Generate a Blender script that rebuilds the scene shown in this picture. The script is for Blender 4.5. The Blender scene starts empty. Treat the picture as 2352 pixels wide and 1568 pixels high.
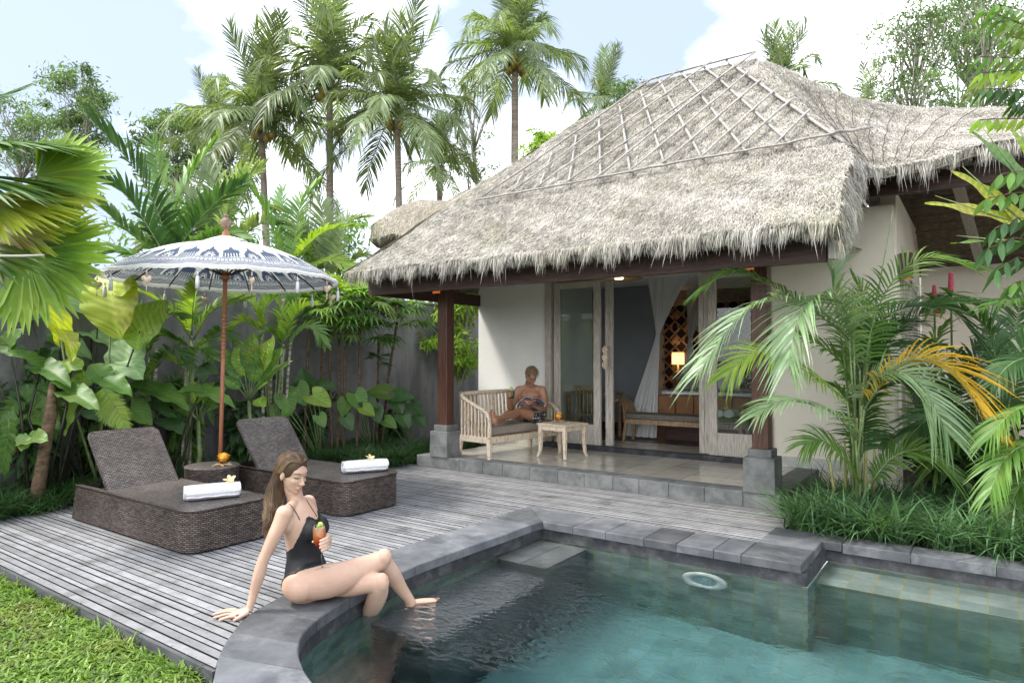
import bpy, bmesh, math, random
import numpy as np
from mathutils import Vector, Matrix
from mathutils.geometry import tessellate_polygon
random.seed(7); RNG = np.random.default_rng(7)
SC = bpy.context.scene; COL = SC.collection

# ---------------- camera ----------------
F_PX = 1529.0; TH = math.atan(40/F_PX); PSI = math.radians(35.3); CAMH = 1.5
cd = bpy.data.cameras.new('camera'); cam = bpy.data.objects.new('camera', cd); COL.objects.link(cam)
cd.sensor_width = 36; cd.lens = 36*F_PX/2352; cd.clip_end = 2000; cd.clip_start = 0.05
cam.location = (0, 0, CAMH); cam.rotation_euler = (math.pi/2+TH, 0, PSI)
SC.camera = cam
# ---------------- world, sun, exposure ----------------
SUN_EL = math.radians(57); SUN_DIR = Vector((-0.80, -0.60, 0)).normalized()      # horizontal direction towards the sun
w = bpy.data.worlds.new('World'); SC.world = w; w.use_nodes = True
nt = w.node_tree; nt.nodes.clear(); N = nt.nodes.new; Lk = nt.links.new
out = N('ShaderNodeOutputWorld'); bg = N('ShaderNodeBackground'); bg.inputs['Strength'].default_value = 0.15
sky = N('ShaderNodeTexSky'); sky.sky_type = 'NISHITA'; sky.sun_disc = False; sky.sun_elevation = SUN_EL
sky.sun_rotation = math.atan2(SUN_DIR.x, SUN_DIR.y); sky.air_density = 1.0; sky.dust_density = 2.5; sky.ozone_density = 1.0
tc = N('ShaderNodeTexCoord'); mp = N('ShaderNodeMapping'); mp.inputs['Scale'].default_value = (1.0, 1.0, 2.2); mp.inputs['Location'].default_value = (0.35, 0.1, 0.0)
nz = N('ShaderNodeTexNoise'); nz.inputs['Scale'].default_value = 2.1; nz.inputs['Detail'].default_value = 9; nz.inputs['Roughness'].default_value = 0.52
cr = N('ShaderNodeValToRGB'); cr.color_ramp.elements[0].position = 0.40; cr.color_ramp.elements[1].position = 0.76
mx = N('ShaderNodeMix'); mx.data_type = 'RGBA'; mx.inputs[7].default_value = (9.6, 9.7, 9.9, 1)
mx0 = N('ShaderNodeMix'); mx0.data_type = 'RGBA'; mx0.inputs[0].default_value = 0.9; mx0.inputs[7].default_value = (1.65, 1.95, 2.55, 1)
Lk(tc.outputs['Generated'], mp.inputs['Vector']); Lk(mp.outputs[0], nz.inputs['Vector'])
prev = nz.outputs['Fac']          # broad banks of cloud and open sky around fixed compass directions
for (dx, dy, dz), pw, amt in (((-0.934, 0.156, 0.322), 7, -0.24), ((-0.366, 0.802, 0.472), 90, -0.22), ((-0.72, 0.55, 0.42), 30, 0.10), ((-0.16, 0.87, 0.46), 60, 0.12), ((0.3, -0.8, 0.5), 2, 0.16)):
    vd = N('ShaderNodeVectorMath'); vd.operation = 'DOT_PRODUCT'; vl = Vector((dx, dy, dz)).normalized(); vd.inputs[1].default_value = vl; Lk(tc.outputs['Generated'], vd.inputs[0])
    m0 = N('ShaderNodeMath'); m0.operation = 'MAXIMUM'; m0.inputs[1].default_value = 0.0; Lk(vd.outputs['Value'], m0.inputs[0]); m1 = N('ShaderNodeMath'); m1.operation = 'POWER'; m1.inputs[1].default_value = pw; Lk(m0.outputs[0], m1.inputs[0])
    m2 = N('ShaderNodeMath'); m2.operation = 'MULTIPLY_ADD'; m2.inputs[1].default_value = amt; Lk(m1.outputs[0], m2.inputs[0]); Lk(prev, m2.inputs[2]); prev = m2.outputs[0]
Lk(prev, cr.inputs['Fac'])
Lk(sky.outputs[0], mx0.inputs[6]); Lk(mx0.outputs[2], mx.inputs[6]); Lk(cr.outputs[0], mx.inputs[0]); Lk(mx.outputs[2], bg.inputs['Color']); Lk(bg.outputs[0], out.inputs['Surface'])
sd = bpy.data.lights.new('sun', 'SUN'); sd.energy = 1.6; sd.angle = math.radians(10); sd.color = (1.0, 0.95, 0.86)
so = bpy.data.objects.new('sun', sd); COL.objects.link(so)
sv = Vector((SUN_DIR.x*math.cos(SUN_EL), SUN_DIR.y*math.cos(SUN_EL), math.sin(SUN_EL)))
so.rotation_euler = sv.to_track_quat('Z', 'Y').to_euler(); so.location = sv*30
SC.view_settings.view_transform = 'Standard'; SC.view_settings.look = 'None'; SC.view_settings.exposure = 1.6; SC.view_settings.gamma = 1
SC.render.engine = 'CYCLES'
SC.cycles.max_bounces = 8; SC.cycles.transparent_max_bounces = 12; SC.cycles.diffuse_bounces = 3; SC.cycles.glossy_bounces = 3

# ---------------- measuring helpers (photo px 2352x1568 -> a point on a world plane) ----------------
def ray(u, v):
    r = (u-1176)/F_PX; up = (784-v)/F_PX
    f = math.cos(TH)-up*math.sin(TH); z = math.sin(TH)+up*math.cos(TH)
    return (-math.sin(PSI)*f+math.cos(PSI)*r, math.cos(PSI)*f+math.sin(PSI)*r, z)
def PZ(u, v, z=0):
    d = ray(u, v); t = (z-CAMH)/d[2]; return Vector((d[0]*t, d[1]*t, z))
def PX(u, v, X):
    d = ray(u, v); t = X/d[0]; return Vector((X, d[1]*t, CAMH+d[2]*t))
def PY(u, v, Y):
    d = ray(u, v); t = Y/d[1]; return Vector((d[0]*t, Y, CAMH+d[2]*t))
ZS = 1.0          # how much farther than first measured a group of plants stands
def AT(u, v, f):
    f = f*ZS; d = ray(u, v); k = f/(-d[0]*math.sin(PSI)+d[1]*math.cos(PSI)); return Vector((d[0]*k, d[1]*k, CAMH+d[2]*k))

# ---------------- objects ----------------
def tag(o, label=None, cat=None, group=None, kind=None):
    if label: o['label'] = label
    if cat: o['category'] = cat
    if group: o['group'] = group
    if kind: o['kind'] = kind
    return o
def thing(name, label, cat, loc=(0, 0, 0), group=None, rz=0, kind=None):
    o = bpy.data.objects.new(name, None); COL.objects.link(o); o.location = loc; o.rotation_euler = (0, 0, rz); o.empty_display_size = 0.1
    return tag(o, label, cat, group, kind)
def attach(o, parent, world=True):
    if parent is None: return
    o.parent = parent
    if world and parent.parent is None and parent.type == 'EMPTY':
        m = Matrix.Translation(parent.location) @ parent.rotation_euler.to_matrix().to_4x4()
        o.matrix_basis = m.inverted()
def copy_tree(o, parent=None):
    c = o.copy(); COL.objects.link(c); c.parent = parent
    for ch in list(o.children): copy_tree(ch, c)
    return c
def basis(d):
    d = Vector(d).normalized(); a = Vector((0, 0, 1)) if abs(d.z) < 0.9 else Vector((1, 0, 0))
    x = d.cross(a).normalized(); return x, d.cross(x).normalized()

class MB:
    """collects vertices and faces; build() links them as ONE mesh object"""
    def __init__(s): s.v = []; s.f = []; s.t = []; s.m = []; s.np_v = []; s.np_f = []; s.np_t = []
    def add(s, vs, fs, tint=1.0, mi=0):
        o = len(s.v); s.v += [tuple(v) for v in vs]; s.f += [tuple(o+i for i in f) for f in fs]
        if hasattr(tint, '__len__'): s.t += list(tint)
        else: s.t += [tint]*len(vs)
        s.m += [mi]*len(fs); return s
    def box(s, c, d, rz=0, tint=1.0, mi=0, rot=None, taper=1.0):
        hx, hy, hz = d[0]/2, d[1]/2, d[2]/2; vs = []
        R = rot if rot is not None else Matrix.Rotation(rz, 3, 'Z')
        for z, k in ((-hz, 1.0), (hz, taper)):
            for x, y in ((-hx, -hy), (hx, -hy), (hx, hy), (-hx, hy)): vs.append(R @ Vector((x*k, y*k, z)) + Vector(c))
        return s.add(vs, [(0, 3, 2, 1), (4, 5, 6, 7), (0, 1, 5, 4), (1, 2, 6, 5), (2, 3, 7, 6), (3, 0, 4, 7)], tint, mi)
    def beam(s, a, b, w, h, tint=1.0, mi=0, up=(0, 0, 1), taper=1.0):
        a, b = Vector(a), Vector(b); d = (b-a).normalized(); x = d.cross(Vector(up)).normalized(); y = x.cross(d)
        vs = []
        for p, k in ((a, 1.0), (b, taper)):
            for i, j in ((-1, -1), (1, -1), (1, 1), (-1, 1)): vs.append(p + x*(i*w/2*k) + y*(j*h/2*k))
        return s.add(vs, [(0, 3, 2, 1), (4, 5, 6, 7), (0, 1, 5, 4), (1, 2, 6, 5), (2, 3, 7, 6), (3, 0, 4, 7)], tint, mi)
    def tube(s, pts, rad, n=8, tint=1.0, mi=0, cap=True, flat=1.0):
        pts = [Vector(p) for p in pts]; m = len(pts)
        if not hasattr(rad, '__len__'): rad = [rad]*m
        vs = []; fs = []; x = None
        for i, p in enumerate(pts):
            d = (pts[min(i+1, m-1)]-pts[max(i-1, 0)])
            d = d.normalized() if d.length > 1e-9 else Vector((0, 0, 1))
            if x is None: x, y = basis(d)
            else:
                x = x-d*x.dot(d); x = x.normalized() if x.length > 1e-6 else basis(d)[0]; y = d.cross(x)
            for k in range(n):
                a = 2*math.pi*k/n; vs.append(p+(x*math.cos(a)+y*math.sin(a)*flat)*rad[i])
        for i in range(m-1):
            for k in range(n):
                k2 = (k+1) % n; fs.append((i*n+k, i*n+k2, (i+1)*n+k2, (i+1)*n+k))
        if cap: fs.append(tuple(range(n-1, -1, -1))); fs.append(tuple((m-1)*n+k for k in range(n)))
        return s.add(vs, fs, tint, mi)
    def lathe(s, c, prof, n=24, tint=1.0, mi=0, cap=True, axis=None):
        vs = []; fs = []; c = Vector(c); m = len(prof)
        for r, z in prof:
            for k in range(n):
                a = 2*math.pi*k/n; p = Vector((r*math.cos(a), r*math.sin(a), z)); vs.append((axis @ p if axis is not None else p)+c)
        for i in range(m-1):
            for k in range(n):
                k2 = (k+1) % n; fs.append((i*n+k, i*n+k2, (i+1)*n+k2, (i+1)*n+k))
        if cap: fs.append(tuple(range(n-1, -1, -1))); fs.append(tuple((m-1)*n+k for k in range(n)))
        return s.add(vs, fs, tint, mi)
    def prism(s, poly, z0, z1, tint=1.0, mi=0):
        n = len(poly); vs = [(p[0], p[1], z0) for p in poly]+[(p[0], p[1], z1) for p in poly]
        a = sum(poly[i][0]*poly[(i+1) % n][1]-poly[(i+1) % n][0]*poly[i][1] for i in range(n))
        fs = [tuple(range(n-1, -1, -1)), tuple(range(n, 2*n))]+[(i, (i+1) % n, n+(i+1) % n, n+i) for i in range(n)]
        if a < 0: fs = [tuple(reversed(f)) for f in fs]
        return s.add(vs, fs, tint, mi)
    def grid(s, P, tint=1.0, mi=0, flip=False):
        r = len(P); c = len(P[0]); vs = [p for row in P for p in row]; fs = []
        for i in range(r-1):
            for j in range(c-1):
                q = (i*c+j, i*c+j+1, (i+1)*c+j+1, (i+1)*c+j); fs.append(tuple(reversed(q)) if flip else q)
        return s.add(vs, fs, tint, mi)
    def ell(s, c, r, n=12, m=8, tint=1.0, mi=0, rot=None):
        vs = []; fs = []; R = rot if rot is not None else Matrix.Identity(3)
        for i in range(m+1):
            th = math.pi*i/m
            for k in range(n):
                a = 2*math.pi*k/n; vs.append(Vector(c)+R @ Vector((r[0]*math.sin(th)*math.cos(a), r[1]*math.sin(th)*math.sin(a), r[2]*math.cos(th))))
        for i in range(m):
            for k in range(n):
                k2 = (k+1) % n; fs.append((i*n+k, (i+1)*n+k, (i+1)*n+k2, i*n+k2))
        return s.add(vs, fs, tint, mi)
    # vectorised ribbons: every blade, leaflet, straw and leaf is one
    def ribbons(s, base, d, side, L, W, bend, K=3, tint=1.0, prof=None, fold=0.0, nrm=None):
        base = np.asarray(base, float); n = len(base)
        d = np.asarray(d, float)*np.ones((n, 1)); side = np.asarray(side, float)*np.ones((n, 1)); bend = np.asarray(bend, float)*np.ones((n, 1))
        L = np.ones(n)*L; W = np.ones(n)*W; tint = np.ones(n)*tint
        ts = np.linspace(0, 1, K+1)
        if prof is None: prof = np.array([max(0.06, math.sin(math.pi*min(1, 0.22+0.78*t))) for t in ts])
        prof = np.asarray(prof)
        side = side/np.maximum(1e-9, np.linalg.norm(side, axis=1))[:, None]
        cols = 3 if fold else 2
        V = np.zeros((n, K+1, cols, 3))
        if fold: up = np.cross(side, d); up /= np.maximum(1e-9, np.linalg.norm(up, axis=1))[:, None]
        for k, t in enumerate(ts):
            p = base+d*(L*t)[:, None]+bend*(L*t*t)[:, None]; h = side*(W*prof[k]*0.5)[:, None]
            V[:, k, 0] = p-h; V[:, k, -1] = p+h
            if fold: V[:, k, 1] = p+up*(W*prof[k]*0.5*fold)[:, None]
        idx = np.arange(n*(K+1)*cols).reshape(n, K+1, cols)
        q = [np.stack([idx[:, :-1, c], idx[:, :-1, c+1], idx[:, 1:, c+1], idx[:, 1:, c]], -1).reshape(-1, 4) for c in range(cols-1)]
        s.np_v.append(V.reshape(-1, 3)); s.np_f.append(np.concatenate(q)); s.np_t.append(np.repeat(tint, (K+1)*cols)); return s
    def raw(s, V, Fq, T):
        s.np_v.append(np.asarray(V, float)); s.np_f.append(np.asarray(Fq, int)); s.np_t.append(np.asarray(T, float)); return s
    def build(s, name, mats, parent=None, smooth=True, world=True, uv=False, autosharp=None, rbmi=0):
        me = bpy.data.meshes.new(name); mats = mats if isinstance(mats, (list, tuple)) else [mats]
        V = [np.array(s.v, float).reshape(-1, 3)]+s.np_v; T = [np.array(s.t, float)]+s.np_t
        offs = np.cumsum([0]+[len(a) for a in V])
        V = np.concatenate(V); T = np.concatenate(T)
        lens = [len(f) for f in s.f]; loops = [i for f in s.f for i in f]; mi = list(s.m)
        la = [np.array(loops, int)]; ln = [np.array(lens, int)]; ma = [np.array(mi, int)]
        for k, q in enumerate(s.np_f):
            la.append((q+offs[k+1]).reshape(-1)); ln.append(np.full(len(q), q.shape[1], int)); ma.append(np.full(len(q), rbmi, int))
        la = np.concatenate(la); ln = np.concatenate(ln); ma = np.concatenate(ma)
        me.vertices.add(len(V)); me.vertices.foreach_set('co', V.reshape(-1))
        me.loops.add(len(la)); me.loops.foreach_set('vertex_index', la)
        me.polygons.add(len(ln)); me.polygons.foreach_set('loop_start', np.concatenate([[0], np.cumsum(ln)[:-1]]))
        me.polygons.foreach_set('loop_total', ln); me.polygons.foreach_set('material_index', ma)
        me.polygons.foreach_set('use_smooth', np.full(len(ln), bool(smooth)))
        me.update(calc_edges=True); me.validate()
        at = me.attributes.new('tint', 'FLOAT', 'POINT')
        if len(at.data) == len(T): at.data.foreach_set('value', T)
        for m in mats: me.materials.append(m)
        if autosharp is not None: me.set_sharp_from_angle(angle=math.radians(autosharp))
        o = bpy.data.objects.new(name, me); COL.objects.link(o); attach(o, parent, world)
        if uv: box_uv(o)
        return o
def box_uv(o):
    me = o.data; ul = me.uv_layers.new(name='UVMap'); uvs = np.zeros((len(me.loops), 2)); co = np.zeros(len(me.vertices)*3); me.vertices.foreach_get('co', co); co = co.reshape(-1, 3)
    for p in me.polygons:
        n = p.normal
        for li in p.loop_indices:
            c = co[me.loops[li].vertex_index]
            if abs(n.z) > 0.75: uvs[li] = (c[0], c[1])
            elif abs(n.x) > abs(n.y): uvs[li] = (c[1], c[2])
            else: uvs[li] = (c[0], c[2])
    ul.data.foreach_set('uv', uvs.reshape(-1))
def bevel(o, w=0.01, seg=2):
    m = o.modifiers.new('bevel', 'BEVEL'); m.width = w; m.segments = seg; m.limit_method = 'ANGLE'; m.angle_limit = math.radians(35); return o
def finalize(o, mods=True):
    """apply modifiers into the mesh"""
    dg = bpy.context.evaluated_depsgraph_get(); dg.update(); ev = o.evaluated_get(dg); me = bpy.data.meshes.new_from_object(ev, depsgraph=dg)
    old = o.data; o.modifiers.clear(); o.data = me; return o

# ---------------- materials ----------------
def mat(name, c1, c2=None, rough=0.7, scale=8.0, detail=6.0, bump=0.0, bscale=40.0, stretch=(1, 1, 1), tint=0.0, transl=0.0, spec=0.4, metal=0.0, coat=0.0, contrast=(0.35, 0.65), c3=None, s3=1.5, emis=None, sss=0.0, alpha=1.0, bdist=0.01, tcol=None):
    m = bpy.data.materials.new(name); m.use_nodes = True; t = m.node_tree; b = t.nodes['Principled BSDF']; N = t.nodes.new; L = t.links.new
    b.inputs['Roughness'].default_value = rough; b.inputs['Specular IOR Level'].default_value = spec; b.inputs['Metallic'].default_value = metal; b.inputs['Coat Weight'].default_value = coat
    tc = N('ShaderNodeTexCoord'); mp = N('ShaderNodeMapping'); mp.inputs['Scale'].default_value = stretch; L(tc.outputs['Object'], mp.inputs['Vector'])
    col = None
    if c2 is not None:
        n = N('ShaderNodeTexNoise'); n.inputs['Scale'].default_value = scale; n.inputs['Detail'].default_value = detail; n.inputs['Roughness'].default_value = 0.6; L(mp.outputs[0], n.inputs['Vector'])
        mr = N('ShaderNodeMapRange'); mr.inputs[1].default_value = contrast[0]; mr.inputs[2].default_value = contrast[1]; L(n.outputs['Fac'], mr.inputs[0])
        mx = N('ShaderNodeMix'); mx.data_type = 'RGBA'; mx.inputs[6].default_value = (*c1, 1); mx.inputs[7].default_value = (*c2, 1); L(mr.outputs[0], mx.inputs[0]); col = mx.outputs[2]
        if c3 is not None:
            n3 = N('ShaderNodeTexNoise'); n3.inputs['Scale'].default_value = s3; n3.inputs['Detail'].default_value = 8; n3.inputs['Roughness'].default_value = 0.7; L(tc.outputs['Object'], n3.inputs['Vector'])
            m3 = N('ShaderNodeMapRange'); m3.inputs[1].default_value = 0.5; m3.inputs[2].default_value = 0.72; L(n3.outputs['Fac'], m3.inputs[0])
            x3 = N('ShaderNodeMix'); x3.data_type = 'RGBA'; x3.inputs[7].default_value = (*c3, 1); L(col, x3.inputs[6]); L(m3.outputs[0], x3.inputs[0]); col = x3.outputs[2]
    if tint:
        a = N('ShaderNodeAttribute'); a.attribute_name = 'tint'; mm = N('ShaderNodeMix'); mm.data_type = 'RGBA'; mm.blend_type = 'MULTIPLY'; mm.inputs[0].default_value = tint
        if col: L(col, mm.inputs[6])
        else: mm.inputs[6].default_value = (*c1, 1)
        L(a.outputs['Fac'], mm.inputs[7]); col = mm.outputs[2]
    if col: L(col, b.inputs['Base Color'])
    else: b.inputs['Base Color'].default_value = (*c1, 1)
    if bump:
        n2 = N('ShaderNodeTexNoise'); n2.inputs['Scale'].default_value = bscale; n2.inputs['Detail'].default_value = 4; L(mp.outputs[0], n2.inputs['Vector'])
        bp = N('ShaderNodeBump'); bp.inputs['Strength'].default_value = bump; bp.inputs['Distance'].default_value = bdist; L(n2.outputs['Fac'], bp.inputs['Height']); L(bp.outputs[0], b.inputs['Normal'])
    if emis: b.inputs['Emission Color'].default_value = (*emis[0], 1); b.inputs['Emission Strength'].default_value = emis[1]
    if sss: b.inputs['Subsurface Weight'].default_value = sss; b.inputs['Subsurface Radius'].default_value = (0.02, 0.008, 0.004); b.inputs['Subsurface Scale'].default_value = 1.0
    if alpha < 1: b.inputs['Alpha'].default_value = alpha
    if transl:
        tr = N('ShaderNodeBsdfTranslucent'); ms = N('ShaderNodeMixShader'); ms.inputs[0].default_value = transl; o = t.nodes['Material Output']
        if tcol:
            tm = N('ShaderNodeMix'); tm.data_type = 'RGBA'; tm.blend_type = 'MULTIPLY'; tm.inputs[0].default_value = 1.0; tm.inputs[7].default_value = (*tcol, 1)
            if col: L(col, tm.inputs[6])
            else: tm.inputs[6].default_value = (*c1, 1)
            L(tm.outputs[2], tr.inputs['Color'])
        elif col: L(col, tr.inputs['Color'])
        else: tr.inputs['Color'].default_value = (*c1, 1)
        L(b.outputs[0], ms.inputs[1]); L(tr.outputs[0], ms.inputs[2]); L(ms.outputs[0], o.inputs['Surface'])
    return m
def brick_mat(name, c1, c2, mortar, w, h, msize=0.004, off=0.0, rough=0.5, bump=0.3, coord='Object', swizzle=None, var=0.0, noise=(0.25, 6.0), spec=0.4, bias=0.0, nbump=0.2, smooth=0.1, mscale=1.0, dist=0.004, scuff=None):
    m = bpy.data.materials.new(name); m.use_nodes = True; t = m.node_tree; b = t.nodes['Principled BSDF']; N = t.nodes.new; L = t.links.new
    tc = N('ShaderNodeTexCoord'); vec = tc.outputs['UV' if coord == 'UV' else 'Object']
    if swizzle:
        sp = N('ShaderNodeSeparateXYZ'); cb = N('ShaderNodeCombineXYZ'); L(vec, sp.inputs[0])
        for i, k in enumerate(swizzle): L(sp.outputs['XYZ'.index(k)], cb.inputs[i])
        vec = cb.outputs[0]
    br = N('ShaderNodeTexBrick'); br.offset = off; br.inputs['Scale'].default_value = mscale; br.inputs['Brick Width'].default_value = w; br.inputs['Row Height'].default_value = h; br.inputs['Mortar Size'].default_value = msize; br.inputs['Mortar Smooth'].default_value = smooth; br.inputs['Bias'].default_value = bias
    br.inputs['Color1'].default_value = (*c1, 1); br.inputs['Color2'].default_value = (*c2, 1); br.inputs['Mortar'].default_value = (*mortar, 1); L(vec, br.inputs['Vector'])
    n = N('ShaderNodeTexNoise'); n.inputs['Scale'].default_value = noise[1]; n.inputs['Detail'].default_value = 7; n.inputs['Roughness'].default_value = 0.65; L(tc.outputs['Object'], n.inputs['Vector'])
    mr = N('ShaderNodeMapRange'); mr.inputs[1].default_value = 0.3; mr.inputs[2].default_value = 0.7; mr.inputs[3].default_value = 1-noise[0]; mr.inputs[4].default_value = 1+noise[0]; L(n.outputs['Fac'], mr.inputs[0])
    mm = N('ShaderNodeMix'); mm.data_type = 'RGBA'; mm.blend_type = 'MULTIPLY'; mm.inputs[0].default_value = 1; L(br.outputs['Color'], mm.inputs[6]); L(mr.outputs[0], mm.inputs[7]); L(mm.outputs[2], b.inputs['Base Color'])
    b.inputs['Roughness'].default_value = rough; b.inputs['Specular IOR Level'].default_value = spec
    inv = N('ShaderNodeMath'); inv.operation = 'MULTIPLY_ADD'; inv.inputs[1].default_value = -1; L(br.outputs['Fac'], inv.inputs[0])
    ns = N('ShaderNodeMath'); ns.operation = 'MULTIPLY'; ns.inputs[1].default_value = nbump; L(n.outputs['Fac'], ns.inputs[0]); L(ns.outputs[0], inv.inputs[2])
    bp = N('ShaderNodeBump'); bp.inputs['Strength'].default_value = bump; bp.inputs['Distance'].default_value = dist; L(inv.outputs[0], bp.inputs['Height']); L(bp.outputs[0], b.inputs['Normal'])
    return m
def glass_pane(name, tintc=(0.9, 0.95, 0.93), ior=1.45):
    m = bpy.data.materials.new(name); m.use_nodes = True; t = m.node_tree; t.nodes.clear(); N = t.nodes.new; L = t.links.new
    o = N('ShaderNodeOutputMaterial'); tr = N('ShaderNodeBsdfTransparent'); tr.inputs[0].default_value = (*tintc, 1); gl = N('ShaderNodeBsdfGlossy'); gl.inputs['Roughness'].default_value = 0.0
    fr = N('ShaderNodeFresnel'); fr.inputs['IOR'].default_value = ior; ms = N('ShaderNodeMixShader'); L(fr.outputs[0], ms.inputs[0]); L(tr.outputs[0], ms.inputs[1]); L(gl.outputs[0], ms.inputs[2]); L(ms.outputs[0], o.inputs[0]); return m
G = {}
G['soil'] = mat('soil', (0.035, 0.026, 0.018), (0.08, 0.06, 0.04), rough=0.95, scale=14, bump=0.6, bscale=60)
G['lawnbase'] = mat('lawn_base', (0.035, 0.07, 0.012), (0.07, 0.12, 0.03), rough=0.95, scale=20, bump=0.5)
G['whitewood'] = mat('whitewashed_teak', (0.44, 0.29, 0.17), (0.68, 0.58, 0.45), rough=0.65, scale=42, detail=3, stretch=(1, 1, 0.35), bump=0.35, bscale=60, contrast=(0.34, 0.50))
G['doorwood'] = mat('grey_washed_wood', (0.34, 0.30, 0.25), (0.56, 0.52, 0.46), rough=0.65, scale=30, stretch=(2.5, 2.5, 0.25), bump=0.4, bscale=70, contrast=(0.36, 0.6))
G['darkwood'] = mat('dark_merbau', (0.035, 0.016, 0.011), (0.075, 0.036, 0.024), rough=0.5, scale=12, stretch=(0.4, 4, 4), bump=0.2, bscale=40)
G['postwood'] = mat('red_brown_post', (0.05, 0.02, 0.014), (0.115, 0.052, 0.034), rough=0.45, scale=14, stretch=(4, 4, 0.35), bump=0.15, bscale=40)
G['basalt'] = mat('grey_basalt', (0.10, 0.105, 0.105), (0.185, 0.19, 0.187), rough=0.85, scale=7, bump=0.5, bscale=160, bdist=0.003, c3=(0.24, 0.24, 0.235), s3=2.0)
G['coping'] = mat('pool_coping_stone', (0.055, 0.058, 0.065), (0.112, 0.117, 0.127), rough=0.7, scale=4, detail=12, bump=0.5, bscale=170, bdist=0.003, tint=1.0, c3=(0.175, 0.18, 0.19), s3=2.6)
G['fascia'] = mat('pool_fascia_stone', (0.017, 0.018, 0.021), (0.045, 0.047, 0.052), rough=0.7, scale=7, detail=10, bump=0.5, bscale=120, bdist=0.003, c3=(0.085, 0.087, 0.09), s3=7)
G['wallwhite'] = mat('white_plaster', (0.78, 0.77, 0.73), (0.84, 0.83, 0.79), rough=0.9, scale=2, bump=0.06, bscale=60)
G['wallcream'] = mat('cream_plaster', (0.72, 0.67, 0.56), (0.78, 0.73, 0.62), rough=0.9, scale=2, bump=0.06, bscale=60)
G['greypaint'] = mat('grey_paint', (0.22, 0.23, 0.25), (0.25, 0.26, 0.28), rough=0.85, scale=2)
G['tile'] = brick_mat('terrace_tile', (0.42, 0.40, 0.35), (0.58, 0.54, 0.46), (0.20, 0.19, 0.17), 0.4, 0.4, 0.0035, off=0, rough=0.16, bump=0.3, noise=(0.16, 3.0), spec=0.55, nbump=0.02)
G['roomwood'] = brick_mat('dark_timber_floor', (0.06, 0.03, 0.02), (0.11, 0.055, 0.035), (0.015, 0.01, 0.008), 1.6, 0.1, 0.003, off=0.4, rough=0.3, bump=0.2, noise=(0.2, 8))
G['glass'] = glass_pane('window_glass')
G['cushion'] = mat('taupe_canvas', (0.26, 0.22, 0.18), (0.32, 0.275, 0.225), rough=0.9, scale=30, bump=0.3, bscale=400, bdist=0.001)
G['cushdark'] = mat('grey_olive_canvas', (0.13, 0.12, 0.10), (0.17, 0.155, 0.13), rough=0.9, scale=30, bump=0.2, bscale=300, bdist=0.001)
G['towel'] = mat('white_terry', (0.60, 0.60, 0.63), (0.74, 0.74, 0.76), rough=0.95, scale=60, bump=0.9, bscale=220, bdist=0.004)
G['white'] = mat('white_matte', (0.8, 0.8, 0.78), rough=0.6)
G['petal'] = mat('frangipani_petal', (0.85, 0.62, 0.18), (0.88, 0.82, 0.6), rough=0.6, scale=60, transl=0.3)
G['marigold'] = mat('marigold_petal', (0.95, 0.40, 0.01), (1.0, 0.58, 0.03), rough=0.7, scale=60, tint=1.0)
G['glassobj'] = glass_pane('clear_glass', (0.93, 0.97, 0.95), 1.5)
# =============== POOL OUTLINE ===============
INN = [(-3.29, 5.13), (-3.32, 4.3), (-3.33, 3.6), (-3.28, 3.1), (-3.2, 2.75), (-3.08, 2.42), (-2.93, 2.22), (-2.73, 2.08), (-2.5, 1.98), (-2.1, 1.86), (-1.6, 1.8)]
OUTL = [(-3.74, 5.58), (-3.76, 4.5), (-3.76, 3.75), (-3.72, 3.2), (-3.64, 2.75), (-3.50, 2.32), (-3.34, 2.10), (-3.18, 1.94), (-3.0, 1.80), (-2.6, 1.55), (-1.9, 1.38)]
def smooth_line(pts, n=6):
    P = [Vector((*p, 0)) for p in pts]; out = []
    for i in range(len(P)-1):
        p0 = P[max(i-1, 0)]; p1 = P[i]; p2 = P[i+1]; p3 = P[min(i+2, len(P)-1)]
        for k in range(n):
            t = k/n; out.append(0.5*((2*p1)+(p2-p0)*t+(2*p0-5*p1+4*p2-p3)*t*t+(3*p1-p0-3*p2+p3)*t*t*t))
    out.append(P[-1]); return [(p.x, p.y) for p in out]
INNS = smooth_line(INN); OUTS = smooth_line(OUTL)
POOLR = 4.5
HOLE = OUTS[::-1][:0]+[(p[0]*0.5+q[0]*0.5, p[1]*0.5+q[1]*0.5) for p, q in zip(INNS, OUTS)]
HOLE = HOLE+[(POOLR, 1.6), (POOLR, 6.0), (-1.3, 6.0), (-1.3, 5.37)]
# ---- ground sheet with the pool cut out ----
def sheet(outer, z, name, m, holes=(), kind='structure', tintf=1.0):
    polys = [[Vector((*p, z)) for p in outer]]+[[Vector((*p, z)) for p in h] for h in holes]
    tri = tessellate_polygon(polys); flat = [p for l in polys for p in l]; mb = MB(); fs = []
    for a, b, c in tri:
        n = (flat[b]-flat[a]).cross(flat[c]-flat[a]); fs.append((a, b, c) if n.z > 0 else (a, c, b))
    mb.add(flat, fs); o = mb.build(name, m, smooth=False); tag(o, kind=kind); return o
sheet([(-400, -400), (400, -400), (400, 400), (-400, 400)], -0.10, 'ground', G['soil'], [HOLE])
sheet([(-9.5, -6), (-1.0, -6), (-1.0, 1.25), (-2.2, 1.32), (-3.05, 1.76), (-3.05, 1.80), (-9.5, 1.80)], -0.07, 'lawn', G['lawnbase'])
sheet([(-1.45, 6.14), (-1.45, 6.9), (-1.6, 6.92), (-1.6, 8.8), (12, 8.8), (12, 6.14)], -0.045, 'planting_bed', G['soil'])

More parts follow.
